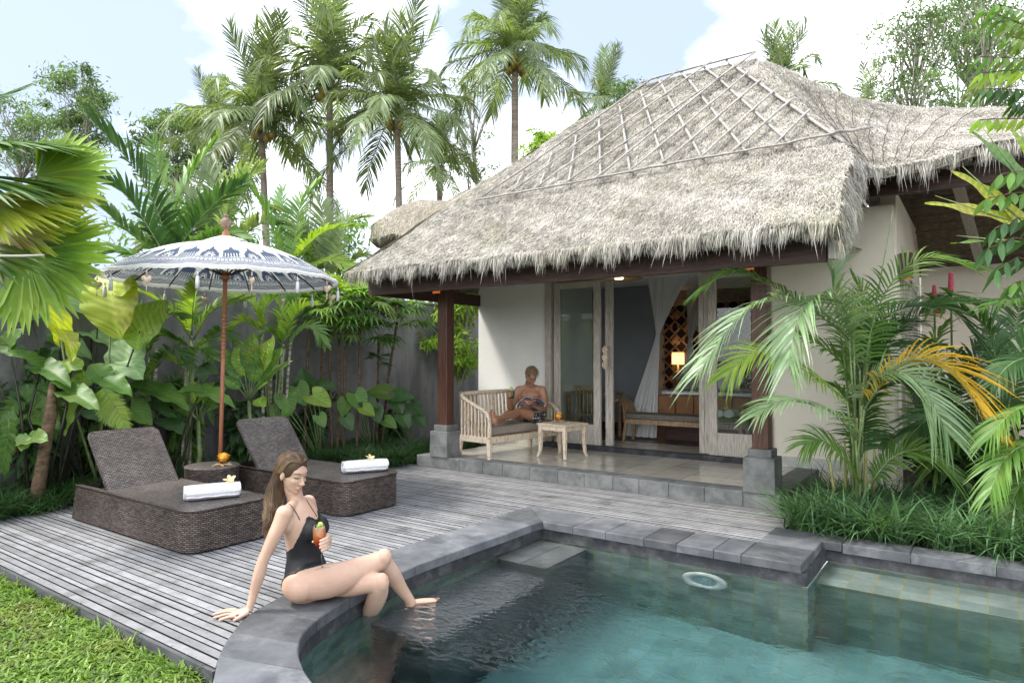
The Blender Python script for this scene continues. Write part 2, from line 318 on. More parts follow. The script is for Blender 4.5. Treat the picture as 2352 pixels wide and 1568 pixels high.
# ---- pool basin ----
G['pooltile'] = brick_mat('green_stone_pool_tile', (0.17, 0.25, 0.22), (0.35, 0.43, 0.39), (0.40, 0.32, 0.09), 0.17, 0.10, 0.0035, off=0.0, rough=0.5, coord='UV', bump=0.4, noise=(0.35, 5.0), nbump=0.4)
G['poolfloor'] = brick_mat('green_stone_pool_floor', (0.21, 0.32, 0.30), (0.30, 0.41, 0.39), (0.30, 0.30, 0.16), 0.17, 0.17, 0.0035, off=0.0, rough=0.5, coord='UV', bump=0.4, noise=(0.3, 3.0), nbump=0.4)
WATER = -0.14; DEPTH = -1.35
basin_line = INNS[::-1]; bl = [(p[0]-0.0, p[1]) for p in INNS]
IN2 = []
for i, p in enumerate(INNS):
    q = OUTS[i]; d = Vector((q[0]-p[0], q[1]-p[1])).normalized()*0.035; IN2.append((p[0]+d.x, p[1]+d.y))
IN2[0] = (-3.325, 5.165)
ring = IN2+[(POOLR, 1.8), (POOLR, 5.93), (-1.055, 5.93), (-1.055, 5.165)]
mb = MB(); us = []
def wall_strip(mb, pts, z0, z1, closed=True, mi=0, nseg=1):
    P = list(pts)+([pts[0]] if closed else [])
    for a, b in zip(P[:-1], P[1:]): mb.add([(a[0], a[1], z0), (b[0], b[1], z0), (b[0], b[1], z1), (a[0], a[1], z1)], [(0, 1, 2, 3)], 1.0, mi)
wall_strip(mb, ring, DEPTH, -0.135)
tri = tessellate_polygon([[Vector((*p, 0)) for p in ring]]); fs = []
for a, b, c in tri:
    A, B, Cc = [Vector((*ring[i], 0)) for i in (a, b, c)]; fs.append((a, b, c) if (B-A).cross(Cc-A).z > 0 else (a, c, b))
mb.add([(*p, DEPTH) for p in ring], fs, 1.0, 1)
o = mb.build('pool_basin', [G['pooltile'], G['poolfloor']], smooth=False); box_uv(o); tag(o, kind='structure')
# UV along the curve, so that the tiles follow the rounded corner
me = o.data; ul = me.uv_layers[0]; acc = 0
P = ring+[ring[0]]
for k in range(len(ring)):
    a, b = P[k], P[k+1]; L_ = math.hypot(b[0]-a[0], b[1]-a[1]); pl = me.polygons[k]
    for li, (u_, v_) in zip(pl.loop_indices, ((acc, DEPTH), (acc+L_, DEPTH), (acc+L_, -0.135), (acc, -0.135))): ul.data[li].uv = (u_, v_)
    acc += L_
# ---- ledges and submerged steps ----
G['ledge'] = brick_mat('pale_ledge_tile', (0.17, 0.225, 0.205), (0.30, 0.355, 0.33), (0.34, 0.29, 0.10), 0.17, 0.17, 0.004, coord='UV', noise=(0.25, 5.0), nbump=0.4)
mb = MB(); mb.box((1.72, 5.68, -0.80), (5.55, 0.50, 1.08)); mb.box((1.72, 5.928, -0.20), (5.55, 0.01, 0.13)); o = mb.build('pool_ledge', [G['ledge']], smooth=False); box_uv(o); tag(o, kind='structure')
G['stepstone'] = mat('submerged_step_stone', (0.10, 0.11, 0.11), (0.19, 0.20, 0.20), rough=0.6, scale=5, bump=0.3, bscale=90, bdist=0.003)
G['stepdark'] = mat('submerged_bench_stone', (0.085, 0.09, 0.095), (0.15, 0.155, 0.16), rough=0.6, scale=3, bump=0.3, bscale=90, bdist=0.003)
mb = MB(); mb.box((-3.19, 4.79, -0.19), (0.23, 0.67, 0.06), tint=1.2); mb.box((-2.95, 4.79, -0.19), (0.235, 0.67, 0.06), tint=0.9); mb.box((-3.06, 4.79, -0.73), (0.46, 0.64, 1.0)); tag(mb.build('pool_step', G['stepstone'], smooth=False), kind='structure')
mb = MB(); mb.box((-3.06, 3.75, -0.42), (0.52, 1.36, 0.08)); mb.box((-3.06, 3.75, -0.9), (0.48, 1.3, 0.88)); tag(mb.build('pool_bench', G['stepdark'], smooth=False), kind='structure')
# ---- water body ----
m = bpy.data.materials.new('pool_water'); m.use_nodes = True; t = m.node_tree; t.nodes.clear(); N = t.nodes.new; L = t.links.new
o_ = N('ShaderNodeOutputMaterial'); tr = N('ShaderNodeBsdfRefraction'); tr.inputs['IOR'].default_value = 1.33; tr.inputs['Roughness'].default_value = 0.0; tr.inputs[0].default_value = (1, 1, 1, 1); gl = N('ShaderNodeBsdfGlossy'); gl.inputs['Roughness'].default_value = 0.02; gl.inputs[0].default_value = (1, 1, 1, 1)
fr = N('ShaderNodeFresnel'); fr.inputs['IOR'].default_value = 1.33; ms = N('ShaderNodeMixShader')
tcn = N('ShaderNodeTexCoord'); mpn = N('ShaderNodeMapping'); mpn.inputs['Scale'].default_value = (1.0, 1.6, 1.0); L(tcn.outputs['Object'], mpn.inputs[0])
n1 = N('ShaderNodeTexNoise'); n1.inputs['Scale'].default_value = 5.5; n1.inputs['Detail'].default_value = 4; n1.inputs['Distortion'].default_value = 0.6; L(mpn.outputs[0], n1.inputs['Vector'])
# ripples spreading from the foot that breaks the surface
vs = N('ShaderNodeVectorMath'); vs.operation = 'DISTANCE'; vs.inputs[1].default_value = (-2.58, 3.62, WATER); L(tcn.outputs['Object'], vs.inputs[0])
n2 = N('ShaderNodeTexNoise'); n2.inputs['Scale'].default_value = 9; n2.inputs['Detail'].default_value = 3; n2.inputs['Distortion'].default_value = 1.2; L(mpn.outputs[0], n2.inputs['Vector'])
mrd = N('ShaderNodeMapRange'); mrd.inputs[1].default_value = 0.2; mrd.inputs[2].default_value = 1.05; mrd.inputs[3].default_value = 9.0; mrd.inputs[4].default_value = 0.05; mrd.interpolation_type = 'SMOOTHSTEP'; L(vs.outputs['Value'], mrd.inputs[0])
mu = N('ShaderNodeMath'); mu.operation = 'MULTIPLY'; L(n2.outputs['Fac'], mu.inputs[0]); L(mrd.outputs[0], mu.inputs[1])
ad = N('ShaderNodeMath'); ad.operation = 'ADD'; L(n1.outputs['Fac'], ad.inputs[0]); L(mu.outputs[0], ad.inputs[1])
bp = N('ShaderNodeBump'); bp.inputs['Strength'].default_value = 0.55; bp.inputs['Distance'].default_value = 0.010; L(ad.outputs[0], bp.inputs['Height'])
L(bp.outputs[0], gl.inputs['Normal']); L(bp.outputs[0], tr.inputs['Normal']); L(bp.outputs[0], fr.inputs['Normal']); L(fr.outputs[0], ms.inputs[0]); L(tr.outputs[0], ms.inputs[1]); L(gl.outputs[0], ms.inputs[2]); L(ms.outputs[0], o_.inputs['Surface'])
va = N('ShaderNodeVolumeAbsorption'); va.inputs['Color'].default_value = (0.24, 0.60, 0.67, 1); va.inputs['Density'].default_value = 0.42; L(va.outputs[0], o_.inputs['Volume'])
wr = []
for i, p in enumerate(IN2):
    q = OUTS[i]; d = Vector((q[0]-p[0], q[1]-p[1])).normalized()*0.02; wr.append((p[0]+d.x, p[1]+d.y))
wr[0] = (-3.345, 5.185)
wr = wr+[(POOLR+.02, 1.78), (POOLR+.02, 5.95), (-1.075, 5.95), (-1.075, 5.185)]
mb = MB(); mb.prism(wr, DEPTH-0.02, WATER); o = mb.build('pool_water', m, smooth=False); tag(o, kind='structure')

# ---- coping stones ----
mb = MB(); rng = random.Random(3)
def stone(mb, poly, z1=0.025, th=0.065, tint=1.0):
    # poly ccw; small chamfer on the upper arris
    c = Vector((sum(p[0] for p in poly)/len(poly), sum(p[1] for p in poly)/len(poly)))
    ins = [tuple(Vector(p)+(c-Vector(p)).normalized()*0.008) for p in poly]; n = len(poly)
    vs = [(p[0], p[1], z1-th) for p in poly]+[(p[0], p[1], z1-0.006) for p in poly]+[(p[0], p[1], z1) for p in ins]
    fs = [tuple(range(2*n, 3*n))]+[(i, (i+1) % n, n+(i+1) % n, n+i) for i in range(n)]+[(n+i, n+(i+1) % n, 2*n+(i+1) % n, 2*n+i) for i in range(n)]+[tuple(range(n-1, -1, -1))]
    a = sum(poly[i][0]*poly[(i+1) % n][1]-poly[(i+1) % n][0]*poly[i][1] for i in range(n))
    if a < 0: fs = [tuple(reversed(f)) for f in fs]
    mb.add(vs, fs, tint)
def tn(): return rng.choice([0.62, 0.8, 0.95, 1.0, 1.15, 1.35, 1.45])
n = len(INNS); cuts = [0, 3, 8, 13, 18, 23, 29, 36, 44, 52, 60]
for k, (a, b) in enumerate(zip(cuts[:-1], cuts[1:])):
    b = min(b, n-1); inn = INNS[a:b+1]; ou = OUTS[a:b+1]
    def shr(P, s):
        P = [Vector(p) for p in P]; g = 0.0025
        P[0] = P[0]+(P[1]-P[0]).normalized()*g; P[-1] = P[-1]+(P[-2]-P[-1]).normalized()*g; return [tuple(p) for p in P]
    # chamfer points skip: full polygon with the curved sides
    poly = shr(ou, 0)+shr(inn, 0)[::-1]
    if a == 0: poly = [(-3.74, 5.575), (-3.755, 5.15), (-3.76, 4.98)]+[(-3.31, 4.98), (-3.29, 5.127)]
    elif a == 3: poly = [(-3.76, 4.975)]+shr(ou, 0)[1:]+shr(inn, 0)[::-1][:-1]+[(-3.31, 4.975)]
    stone(mb, poly, tint=[0.9, 1.35, 1.2, 1.0, 0.78, 0.72, 0.7, 1.0, 1.35, 1.25][k])
stone(mb, [(-3.735, 5.578), (-3.288, 5.132), (-2.98, 5.132), (-2.98, 5.578)], tint=1.15)
x = -2.98
for wd, tt in ((0.32, 1.25), (0.35, 1.0), (0.28, 0.62), (0.30, 1.05), (0.21, 1.0)):
    stone(mb, [(x+.005, 5.132), (x+wd, 5.132), (x+wd, 5.578), (x+.005, 5.578)], tint=tt); x += wd
# peninsula block and the low wall of the planter
stone(mb, [(-1.515, 5.132), (-1.093, 5.132), (-1.515, 5.574)], tint=0.62)
stone(mb, [(-1.09, 5.136), (-1.09, 5.578), (-1.51, 5.578)], tint=0.72)
stone(mb, [(-1.515, 5.583), (-1.09, 5.583), (-1.09, 5.86), (-1.515, 5.86)], tint=1.15)
stone(mb, [(-1.515, 5.865), (-1.09, 5.865), (-1.09, 5.9), (-0.95, 5.9), (-0.95, 6.15), (-1.515, 6.15)], tint=0.60)
x = -0.945
for k in range(9):
    wd = rng.uniform(0.42, 0.62); stone(mb, [(x+.004, 5.9), (x+wd, 5.9), (x+wd, 6.15), (x+.004, 6.15)], tint=[1.0, 1.25, 0.8, 0.7, 0.62, 0.65, 0.7][k % 7], th=0.075); x += wd
# dark upstand below the coping
cop = thing('pool_coping', None, None); del_ = cop; tag(cop, kind='structure')
mb.build('coping_stones', G['coping'], cop, smooth=False)
mb = MB(); pts = IN2+[(POOLR, 1.8)]
def fasc(mb, pts, closed=False):
    for a, b in zip(pts[:-1], pts[1:]):
        d = Vector((b[0]-a[0], b[1]-a[1])).normalized(); nn = Vector((d.y, -d.x))*0.02   # sits 2 cm proud of the tiles... towards the water
        vs = [(a[0], a[1], -0.128), (b[0], b[1], -0.128), (b[0], b[1], -0.03), (a[0], a[1], -0.03)]; mb.add(vs, [(0, 1, 2, 3), (3, 2, 1, 0)])
fa = [(p[0]+0.012, p[1]) for p in IN2]
mb2 = MB()
def band(mb, pts, z0, z1, off):
    P = [Vector(p) for p in pts]; q = []
    for i, p in enumerate(P):
        d = (P[min(i+1, len(P)-1)]-P[max(i-1, 0)]).normalized(); q.append(p+Vector((-d.y, d.x))*off)
    for i in range(len(P)-1):
        a, b, c, d = P[i], P[i+1], q[i+1], q[i]
        mb.add([(*a, z0), (*b, z0), (*c, z0), (*d, z0), (*a, z1), (*b, z1), (*c, z1), (*d, z1)], [(0, 3, 2, 1), (4, 5, 6, 7), (0, 1, 5, 4), (2, 3, 7, 6), (1, 2, 6, 5), (3, 0, 4, 7)])
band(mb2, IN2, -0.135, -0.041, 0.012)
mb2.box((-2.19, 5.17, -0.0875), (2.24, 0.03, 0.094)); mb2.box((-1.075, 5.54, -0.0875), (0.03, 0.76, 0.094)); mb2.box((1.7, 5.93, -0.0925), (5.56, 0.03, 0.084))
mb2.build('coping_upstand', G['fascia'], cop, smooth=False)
# body of the planter wall behind the coping
# ---- pool light ----
G['lamp_white'] = mat('white_plastic', (0.75, 0.78, 0.76), rough=0.4); G['lens'] = mat('lamp_lens', (0.20, 0.32, 0.33), (0.45, 0.6, 0.6), rough=0.2, scale=60)
pl = thing('pool_light', 'round white underwater lamp on the tiled back wall of the pool', 'pool light', (-1.80, 5.14, -0.40))
ax = Matrix.Rotation(math.radians(90), 3, 'X')
MB().lathe((-1.80, 5.15, -0.40), [(0.02, 0.0), (0.175, 0.0), (0.18, 0.015), (0.17, 0.03), (0.105, 0.034), (0.10, 0.02)], n=28, axis=ax, cap=False).build('lamp_ring', G['lamp_white'], pl)
MB().lathe((-1.80, 5.148, -0.40), [(0.0, 0.022), (0.05, 0.024), (0.099, 0.020)], n=28, axis=ax, cap=False).build('lens', G['lens'], pl)

# =============== DECK ===============
G['deck'] = mat('weathered_deck', (0.19, 0.19, 0.195), (0.27, 0.275, 0.29), rough=0.6, scale=6, detail=12, stretch=(1.0, 1.6, 1), bump=0.35, bscale=50, bdist=0.003, tint=1.0, c3=(0.10, 0.095, 0.092), s3=3.2)
G['deck_shade_dirt'] = mat('deck_gap_shade_dirt', (0.012, 0.011, 0.010), rough=1)  # near-black: gap shade, with some dirt, painted into the colour
def outer_x(y):
    # x of the outer coping line (the deck's right limit) for a given y
    best = None
    for a, b in zip(OUTS[:-1], OUTS[1:]):
        if (a[1]-y)*(b[1]-y) <= 0 and abs(a[1]-b[1]) > 1e-6:
            t_ = (y-a[1])/(b[1]-a[1]); xx = a[0]+(b[0]-a[0])*t_; best = xx if best is None else min(best, xx)
    return best
rng = random.Random(11); mb = MB(); y = 1.842; k = 0
dk = thing('deck', None, None); tag(dk, kind='structure')
while y < 6.96:
    wd = (0.052, 0.050, 0.030, 0.056)[k % 4]+rng.uniform(-0.004, 0.004); gap = 0.0115+rng.uniform(-0.002, 0.002); y0, y1 = y, y+wd
    if y1 > 6.975: break
    xl = -7.62+0.06*math.sin(k*1.3)
    if y1 < 5.582: r0, r1 = outer_x(max(y0, 1.81)), outer_x(y1); r0 -= 0.012; r1 -= 0.012
    elif y1 < 6.15: r0 = r1 = -1.515
    else: r0 = r1 = -1.46
    segs = []; x0 = xl; brk = rng.uniform(-6.6, -4.6)+(k % 3)*0.4
    breaks = sorted([brk]+([rng.uniform(-3.2, -2.2)] if r0 > -2.5 else []))
    prev = xl
    for bx in breaks+[None]:
        tt = rng.uniform(0.80, 1.18); zz = rng.uniform(-0.0012, 0.0012)
        if bx is None or bx > min(r0, r1)-0.2: e0, e1 = r0, r1
        else: e0 = e1 = bx-0.0015
        vs = [(prev, y0, zz), (e0, y0, zz), (e1, y1, zz), (prev, y1, zz)]
        vs = [(a, b, -0.03) for a, b, c in vs]+vs
        mb.add(vs, [(4, 5, 6, 7)], tt); mb.add(vs, [(0, 1, 5, 4), (1, 2, 6, 5), (2, 3, 7, 6), (3, 0, 4, 7)], tt, 1)  # board sides coloured near-black so the lit gaps look shaded and dirty
        if e0 in (r0,): break
        prev = bx+0.0015
    y = y1+gap; k += 1
mb.build('deck_boards', [G['deck'], G['deck_shade_dirt']], dk, smooth=False)
mb = MB(); mb.add([(-7.6, 1.85, -0.035), (outer_x(1.85)-.01, 1.85, -0.035), (-3.74, 3.2, -0.035), (-3.78, 4, -0.035), (-3.76, 5.56, -0.035), (-1.52, 5.56, -0.035), (-1.48, 6.9, -0.035), (-7.6, 6.98, -0.035)], [tuple(range(8))]); mb.build('deck_shade_underlay', G['deck_shade_dirt'], dk, smooth=False)  # black sheet painting the shade seen between the boards
G['deckedge'] = mat('deck_edge_board', (0.045, 0.048, 0.052), (0.10, 0.105, 0.11), rough=0.7, scale=9, stretch=(0.5, 3, 3), bump=0.2)
MB().box((-5.33, 1.828, -0.040), (4.55, 0.022, 0.068)).build('edge_board', G['deckedge'], dk, smooth=False)

# =============== VILLA ===============
V0 = (-3.9, 8.8, 0.0)
villa = thing('villa', 'thatched white pool villa with dark beams and glass doors behind the deck', 'villa', V0)
PT = 0.15
mb = MB(); mb.box((-4.06, 7.98, 0.0735), (4.6, 1.86, 0.147)); terr = mb.build('terrace_floor', G['tile'], villa, smooth=False)
# dark stone kerb round the terrace
mb = MB(); rng = random.Random(5); x = -6.55
while x < -1.70:
    wd = min(rng.uniform(0.32, 0.42), -1.66-x); mb.box((x+wd/2, 7.055, 0.030), (wd-0.003, 0.27, 0.247), tint=rng.uniform(0.85, 1.15)); x += wd
    if -1.66-x < 0.02: break
y = 7.195
while y < 8.80:
    wd = min(rng.uniform(0.34, 0.42), 8.83-y); mb.box((-1.79, y+wd/2, 0.030), (0.26, wd-0.003, 0.247), tint=rng.uniform(0.9, 1.2)); y += wd
kerb = mb.build('terrace_kerb', G['basalt'], villa, smooth=False); bevel(kerb, 0.006, 1)
# walls
HW = 2.78
mb = MB()
mb.box((-6.285, 8.93, 1.45), (1.35, 0.16, 3.0))                    # left of the doors
mb.box((-3.915, 8.93, 2.95), (3.388, 0.16, 0.5))                   # above the doors
mb.box((-6.88, 10.95, 1.45), (0.16, 3.88, 3.0)); mb.box((-3.9, 12.97, 1.45), (6.1, 0.16, 3.0))
front = mb.build('wall', G['wallwhite'], villa, smooth=False)
MB().box((-1.53, 8.93, 1.6), (1.38, 0.16, 3.4)).build('wall', G['wallcream'], villa, smooth=False)
mb = MB(); mb.box((-0.90, 9.20, 1.7), (0.16, 0.37, 3.6)); mb.box((-0.90, 12.0, 1.7), (0.16, 1.0, 3.6)); mb.box((-0.90, 10.44, 3.05), (0.16, 2.11, 0.9)); mb.box((2.6, 12.6, 1.45), (6.8, 0.16, 3.0))
mb.build('wall', G['wallcream'], villa, smooth=False)
# skirting stones
mb = MB()
SKM = mat('pale_skirting_stone', (0.42, 0.42, 0.39), (0.6, 0.6, 0.56), rough=0.8, scale=6); MB().box((-6.26, 8.843, 0.215), (1.28, 0.02, 0.13)).build('skirting', SKM, villa, smooth=False)
mb.box((-1.56, 8.843, 0.215), (1.25, 0.02, 0.13)); mb.build('skirting', SKM, villa, smooth=False)
mb = MB(); x = -5.6
while x < -2.3:
    wd = min(0.42, -2.28-x); mb.box((x+wd/2, 8.80, 0.18), (wd-.003, 0.12, 0.07), tint=1); x += wd
mb.build('threshold', G['fascia'], villa, smooth=False)
# inside: floor, ceiling, partition
MB().box((-3.9, 9.25, 0.187), (5.8, 0.78, 0.04)).build('room_floor', G['tile'], villa, smooth=False)
MB().box((-3.9, 11.3, 0.192), (5.8, 3.2, 0.04)).build('room_floor', G['roomwood'], villa, smooth=False)
MB().box((-3.9, 10.95, 2.83), (5.8, 3.86, 0.04)).build('ceiling', G['wallwhite'], villa, smooth=False)
MB().box((-5.60, 11.1, 1.5), (1.72, 0.12, 2.6)).build('partition_wall', G['greypaint'], villa, smooth=False)
MB().box((-6.0, 10.2, 1.5), (0.1, 1.6, 2.6)).build('partition_wall', G['wallwhite'], villa, smooth=False)
MB().box((-5.60, 11.02, 0.28), (1.72, 0.03, 0.14)).build('skirting', G['postwood'], villa, smooth=False)
# posts on stone plinths
for px_, nm in ((-6.13, 'dark red-brown post at the left corner of the terrace'), (-1.86, 'dark red-brown post at the right corner of the terrace')):
    py_ = 7.06
    p = MB().box((px_, py_, 1.50), (0.165, 0.165, 2.06)).build('post', G['postwood'], villa, smooth=False); bevel(p, 0.006, 1)
    mb = MB(); mb.box((px_, py_, 0.235), (0.315, 0.315, 0.17)); mb.box((px_, py_, 0.41), (0.308, 0.308, 0.18+0.01)); mb.box((px_, py_, 0.545), (0.235, 0.235, 0.085))
    q = mb.build('plinth', G['basalt'], villa, smooth=False); bevel(q, 0.008, 2)
# beams
BY = 6.42
mb = MB(); mb.beam((-6.97, BY, 2.475), (-1.12, BY, 2.455), 0.07, 0.19); mb.beam((-6.95, BY-0.045, 2.59), (-1.1, BY-0.045, 2.575), 0.03, 0.05)
b1 = mb.build('eave_beam', G['darkwood'], villa, smooth=False)
MB().beam((-6.6, 7.06, 2.59), (-1.3, 7.06, 2.59), 0.12, 0.13).build('post_beam', G['darkwood'], villa, smooth=False)
mb = MB(); mb.beam((-6.95, BY, 2.48), (-6.95, 9.2, 2.48), 0.06, 0.19); mb.build('side_beam', G['darkwood'], villa, smooth=False)
MB().prism([(-1.10, 6.36), (-1.02, 6.42), (-1.06, 6.5), (-1.12, 6.46)], 2.38, 2.58).build('beam_end', G['doorwood'], villa, smooth=False)
# sloping veranda ceiling
mb = MB(); mb.add([(-6.9, 6.5, 2.62), (-1.15, 6.5, 2.60), (-1.15, 8.84, 2.80), (-6.9, 8.84, 2.80)], [(3, 2, 1, 0)]); mb.build('ceiling', mat('woven_ceiling', (0.22, 0.17, 0.11), (0.32, 0.26, 0.18), rough=0.9, scale=30, bump=0.3), villa, smooth=False)
# eave and wing beams on the right
mb = MB(); mb.beam((-1.2, 8.45, 3.42), (6, 8.45, 3.42), 0.08, 0.2); mb.beam((-1.2, 8.55, 3.6), (6, 8.55, 3.6), 0.3, 0.08); mb.build('wing_beam', G['darkwood'], villa, smooth=False)
# rafters of the open wing, seen from below
for xx in (-0.25, 0.85, 1.95, 3.05):
    MB().beam((xx-0.05, 9.5, 3.95), (xx+0.25, 12.4, 2.92), 0.10, 0.16).build('rafter', G['doorwood'], villa, smooth=False)
mb = MB()
for k in range(15):
    f = k/14; mb.beam((-0.8, 9.3+f*3.1, 4.15-f*1.08), (6, 9.3+f*3.1, 4.15-f*1.08), 0.02, 0.03)
mb.build('roof_battens', mat('bamboo_batten', (0.16, 0.11, 0.07), (0.26, 0.19, 0.12), rough=0.8, scale=20), villa, smooth=False)

# ---- doors (glass, grey-washed timber) ----
def glazed(name, x0, x1, y, z0, z1, sw, bw, tw, parent, d=0.05):
    """one glazed leaf: stiles and rails as one frame, the pane below it"""
    mb = MB(); mb.box(((x0+sw/2), y, (z0+z1)/2), (sw, d, z1-z0)); mb.box((x1-sw/2, y, (z0+z1)/2), (sw, d, z1-z0))
    mb.box(((x0+x1)/2, y, z0+bw/2), (x1-x0-2*sw, d*0.9, bw)); mb.box(((x0+x1)/2, y, z1-tw/2), (x1-x0-2*sw, d*0.9, tw))
    f = mb.build(name, G['doorwood'], parent, smooth=False); bevel(f, 0.005, 1)
    MB().box(((x0+x1)/2, y, (z0+bw+z1-tw)/2), (x1-x0-2*sw+0.01, 0.008, z1-tw-z0-bw+0.01)).build('pane', G['glass'], f, smooth=False)
    return f
mb = MB(); mb.box((-5.555, 8.90, 1.46), (0.10, 0.20, 2.48)); mb.box((-2.235, 8.90, 1.46), (0.09, 0.20, 2.48)); mb.box((-3.9, 8.92, 2.74), (3.25, 0.16, 0.09)); df = mb.build('door_frame', G['doorwood'], villa, smooth=False); bevel(df, 0.006, 1)
dl = glazed('glass_door', -5.47, -4.66, 8.875, 0.215, 2.68, 0.115, 0.30, 0.10, villa)
dl2 = glazed('glass_door', -4.62, -4.50, 8.965, 0.215, 2.68, 0.058, 0.30, 0.10, villa)
dr = glazed('glass_door', -3.03, -2.29, 8.875, 0.215, 2.68, 0.115, 0.30, 0.10, villa)
dr2 = glazed('glass_door', -3.19, -3.045, 8.965, 0.215, 2.68, 0.070, 0.30, 0.10, villa)
# carved wooden pull on the left sliding door
mb = MB(); mb.box((-4.56, 8.845, 1.52), (0.06, 0.045, 0.34))
for k in range(3): mb.tube([Vector((-4.56, 8.815, 1.41+0.11*k))+Vector((0.04*math.cos(a), 0, 0.04*math.sin(a))) for a in np.linspace(0, 6.0, 12)], 0.012, n=6)
h = mb.build('door_pull', G['whitewood'], dl2, smooth=False)
# side doors of the right wall, wooden wall lamps
mb = MB(); X = -0.815
for y0, y1 in ((9.42, 10.4), (10.45, 11.45)):
    mb.box((X, (y0+y1)/2, 2.52), (0.07, y1-y0, 0.1)); mb.box((X, (y0+y1)/2, 0.25), (0.07, y1-y0, 0.2)); mb.box((X, y0+.05, 1.4), (0.07, 0.1, 2.3)); mb.box((X, y1-.05, 1.4), (0.07, 0.1, 2.3)); mb.box((X, (y0+y1)/2, 1.4), (0.06, 0.09, 2.2))
f = mb.build('side_door', G['doorwood'], villa, smooth=False); MB().box((X-0.01, 10.43, 1.4), (0.01, 2.0, 2.3)).build('pane', G['glass'], f, smooth=False)
G['orangeglow'] = mat('lamp_opening', (0.30, 0.09, 0.03), rough=0.5, emis=((1.0, 0.25, 0.05), 0.15))
def wall_lamp(c, lab):
    t_ = thing('wall_lamp', lab, 'wall lamp', c, 'box wall lamps of dark wood')
    b_ = MB().box(c, (0.13, 0.16, 0.30)).build('lamp_box', G['postwood'], t_, smooth=False); bevel(b_, 0.004, 1)
    MB().box((c[0], c[1], c[2]-0.152), (0.10, 0.13, 0.012)).build('lamp_opening', G['orangeglow'], t_, smooth=False); return t_
wall_lamp((-0.74, 9.28, 2.62), 'dark wooden box lamp on the side wall under the rafters, nearer one')
wall_lamp((-0.55, 12.42, 2.36), 'dark wooden box lamp on the far cream wall behind the red ginger flower')
def up_lamp(c, lab):
    t_ = thing('post_lamp', lab, 'lamp', c, 'copper up-lamps tucked at the post tops')
    MB().box(c, (0.12, 0.02, 0.05)).build('lamp_body', G['orangeglow'], t_, smooth=False)
up_lamp((-1.96, 6.955, 2.44), 'small orange lamp at the top of the right post under the beam')
up_lamp((-6.22, 6.955, 2.44), 'small orange lamp at the top of the left post under the beam')

# ---- round woven ceiling lamp on the veranda ----
c = Vector((-3.73, 7.6, 2.50)); G['woven'] = mat('woven_lamp_shade', (0.22, 0.15, 0.08), (0.45, 0.33, 0.18), rough=0.8, scale=80, transl=0.4); G['warm'] = mat('warm_lit_globe', (1, 0.85, 0.6), emis=((1.0, 0.72, 0.38), 3.0))
t_ = thing('ceiling_lamp', 'flat round woven ceiling lamp glowing under the eave beam', 'lamp', c)
MB().lathe(c, [(0.30, 0.005), (0.20, 0.0), (0.06, 0.035), (0.06, 0.045), (0.20, 0.012), (0.302, 0.012)], n=32, cap=False).build('lamp_shade', G['woven'], t_)
MB().lathe(c, [(0.0, 0.0), (0.05, 0.002), (0.055, 0.03), (0.0, 0.035)], n=16).build('bulb', G['warm'], t_)
MB().tube([c+Vector((0, 0, .03)), c+Vector((0, 0, .22))], 0.006, 6).build('cord', G['darkwood'], t_)

# =============== GARDEN WALL ===============
G['render'] = mat('grey_rough_render', (0.10, 0.10, 0.102), (0.21, 0.21, 0.21), rough=0.95, scale=3.2, detail=12, stretch=(1, 1, 0.22), bump=0.7, bscale=110, bdist=0.006, c3=(0.085, 0.085, 0.09), s3=1.4)
gw = thing('garden_wall', 'tall rough grey rendered wall behind the planting, from the left edge to the villa', 'wall', (-8.78, 6, 0))
MB().box((-8.78, 4.8, 1.22), (0.16, 15.6, 2.66)).build('wall_body', G['render'], gw, smooth=False)
MB().box((-8.78, 4.8, 2.565), (0.22, 15.6, 0.03)).build('wall_cap', mat('pale_cap', (0.25, 0.25, 0.24), (0.36, 0.36, 0.34), rough=0.9, scale=3), gw, smooth=False)
# =============== THATCH ===============
G['thatch'] = mat('alang_thatch_base', (0.16, 0.135, 0.10), (0.30, 0.26, 0.20), rough=0.95, scale=14, bump=0.8, bscale=80, tint=0)
G['straw'] = mat('alang_straw', (0.46, 0.43, 0.375), (0.61, 0.58, 0.515), rough=0.75, scale=1.6, tint=1.0, c3=(0.42, 0.41, 0.30), s3=0.9, spec=0.25)
G['bamboo'] = mat('grey_bamboo', (0.22, 0.20, 0.175), (0.42, 0.41, 0.38), rough=0.7, scale=10, stretch=(3, 3, 3), tint=0)
def vnoise(p, s, seed=0):
    x, y, z = p[..., 0]*s, p[..., 1]*s, p[..., 2]*s
    return (np.sin(x*1.7+seed+np.sin(y*1.3+seed))*np.cos(y*1.9-z*1.1+seed*2)+np.sin(z*2.3+x*0.7+seed*3)*0.6+np.sin(x*3.9+y*3.1+z*2.7+seed)*0.4)/2.0
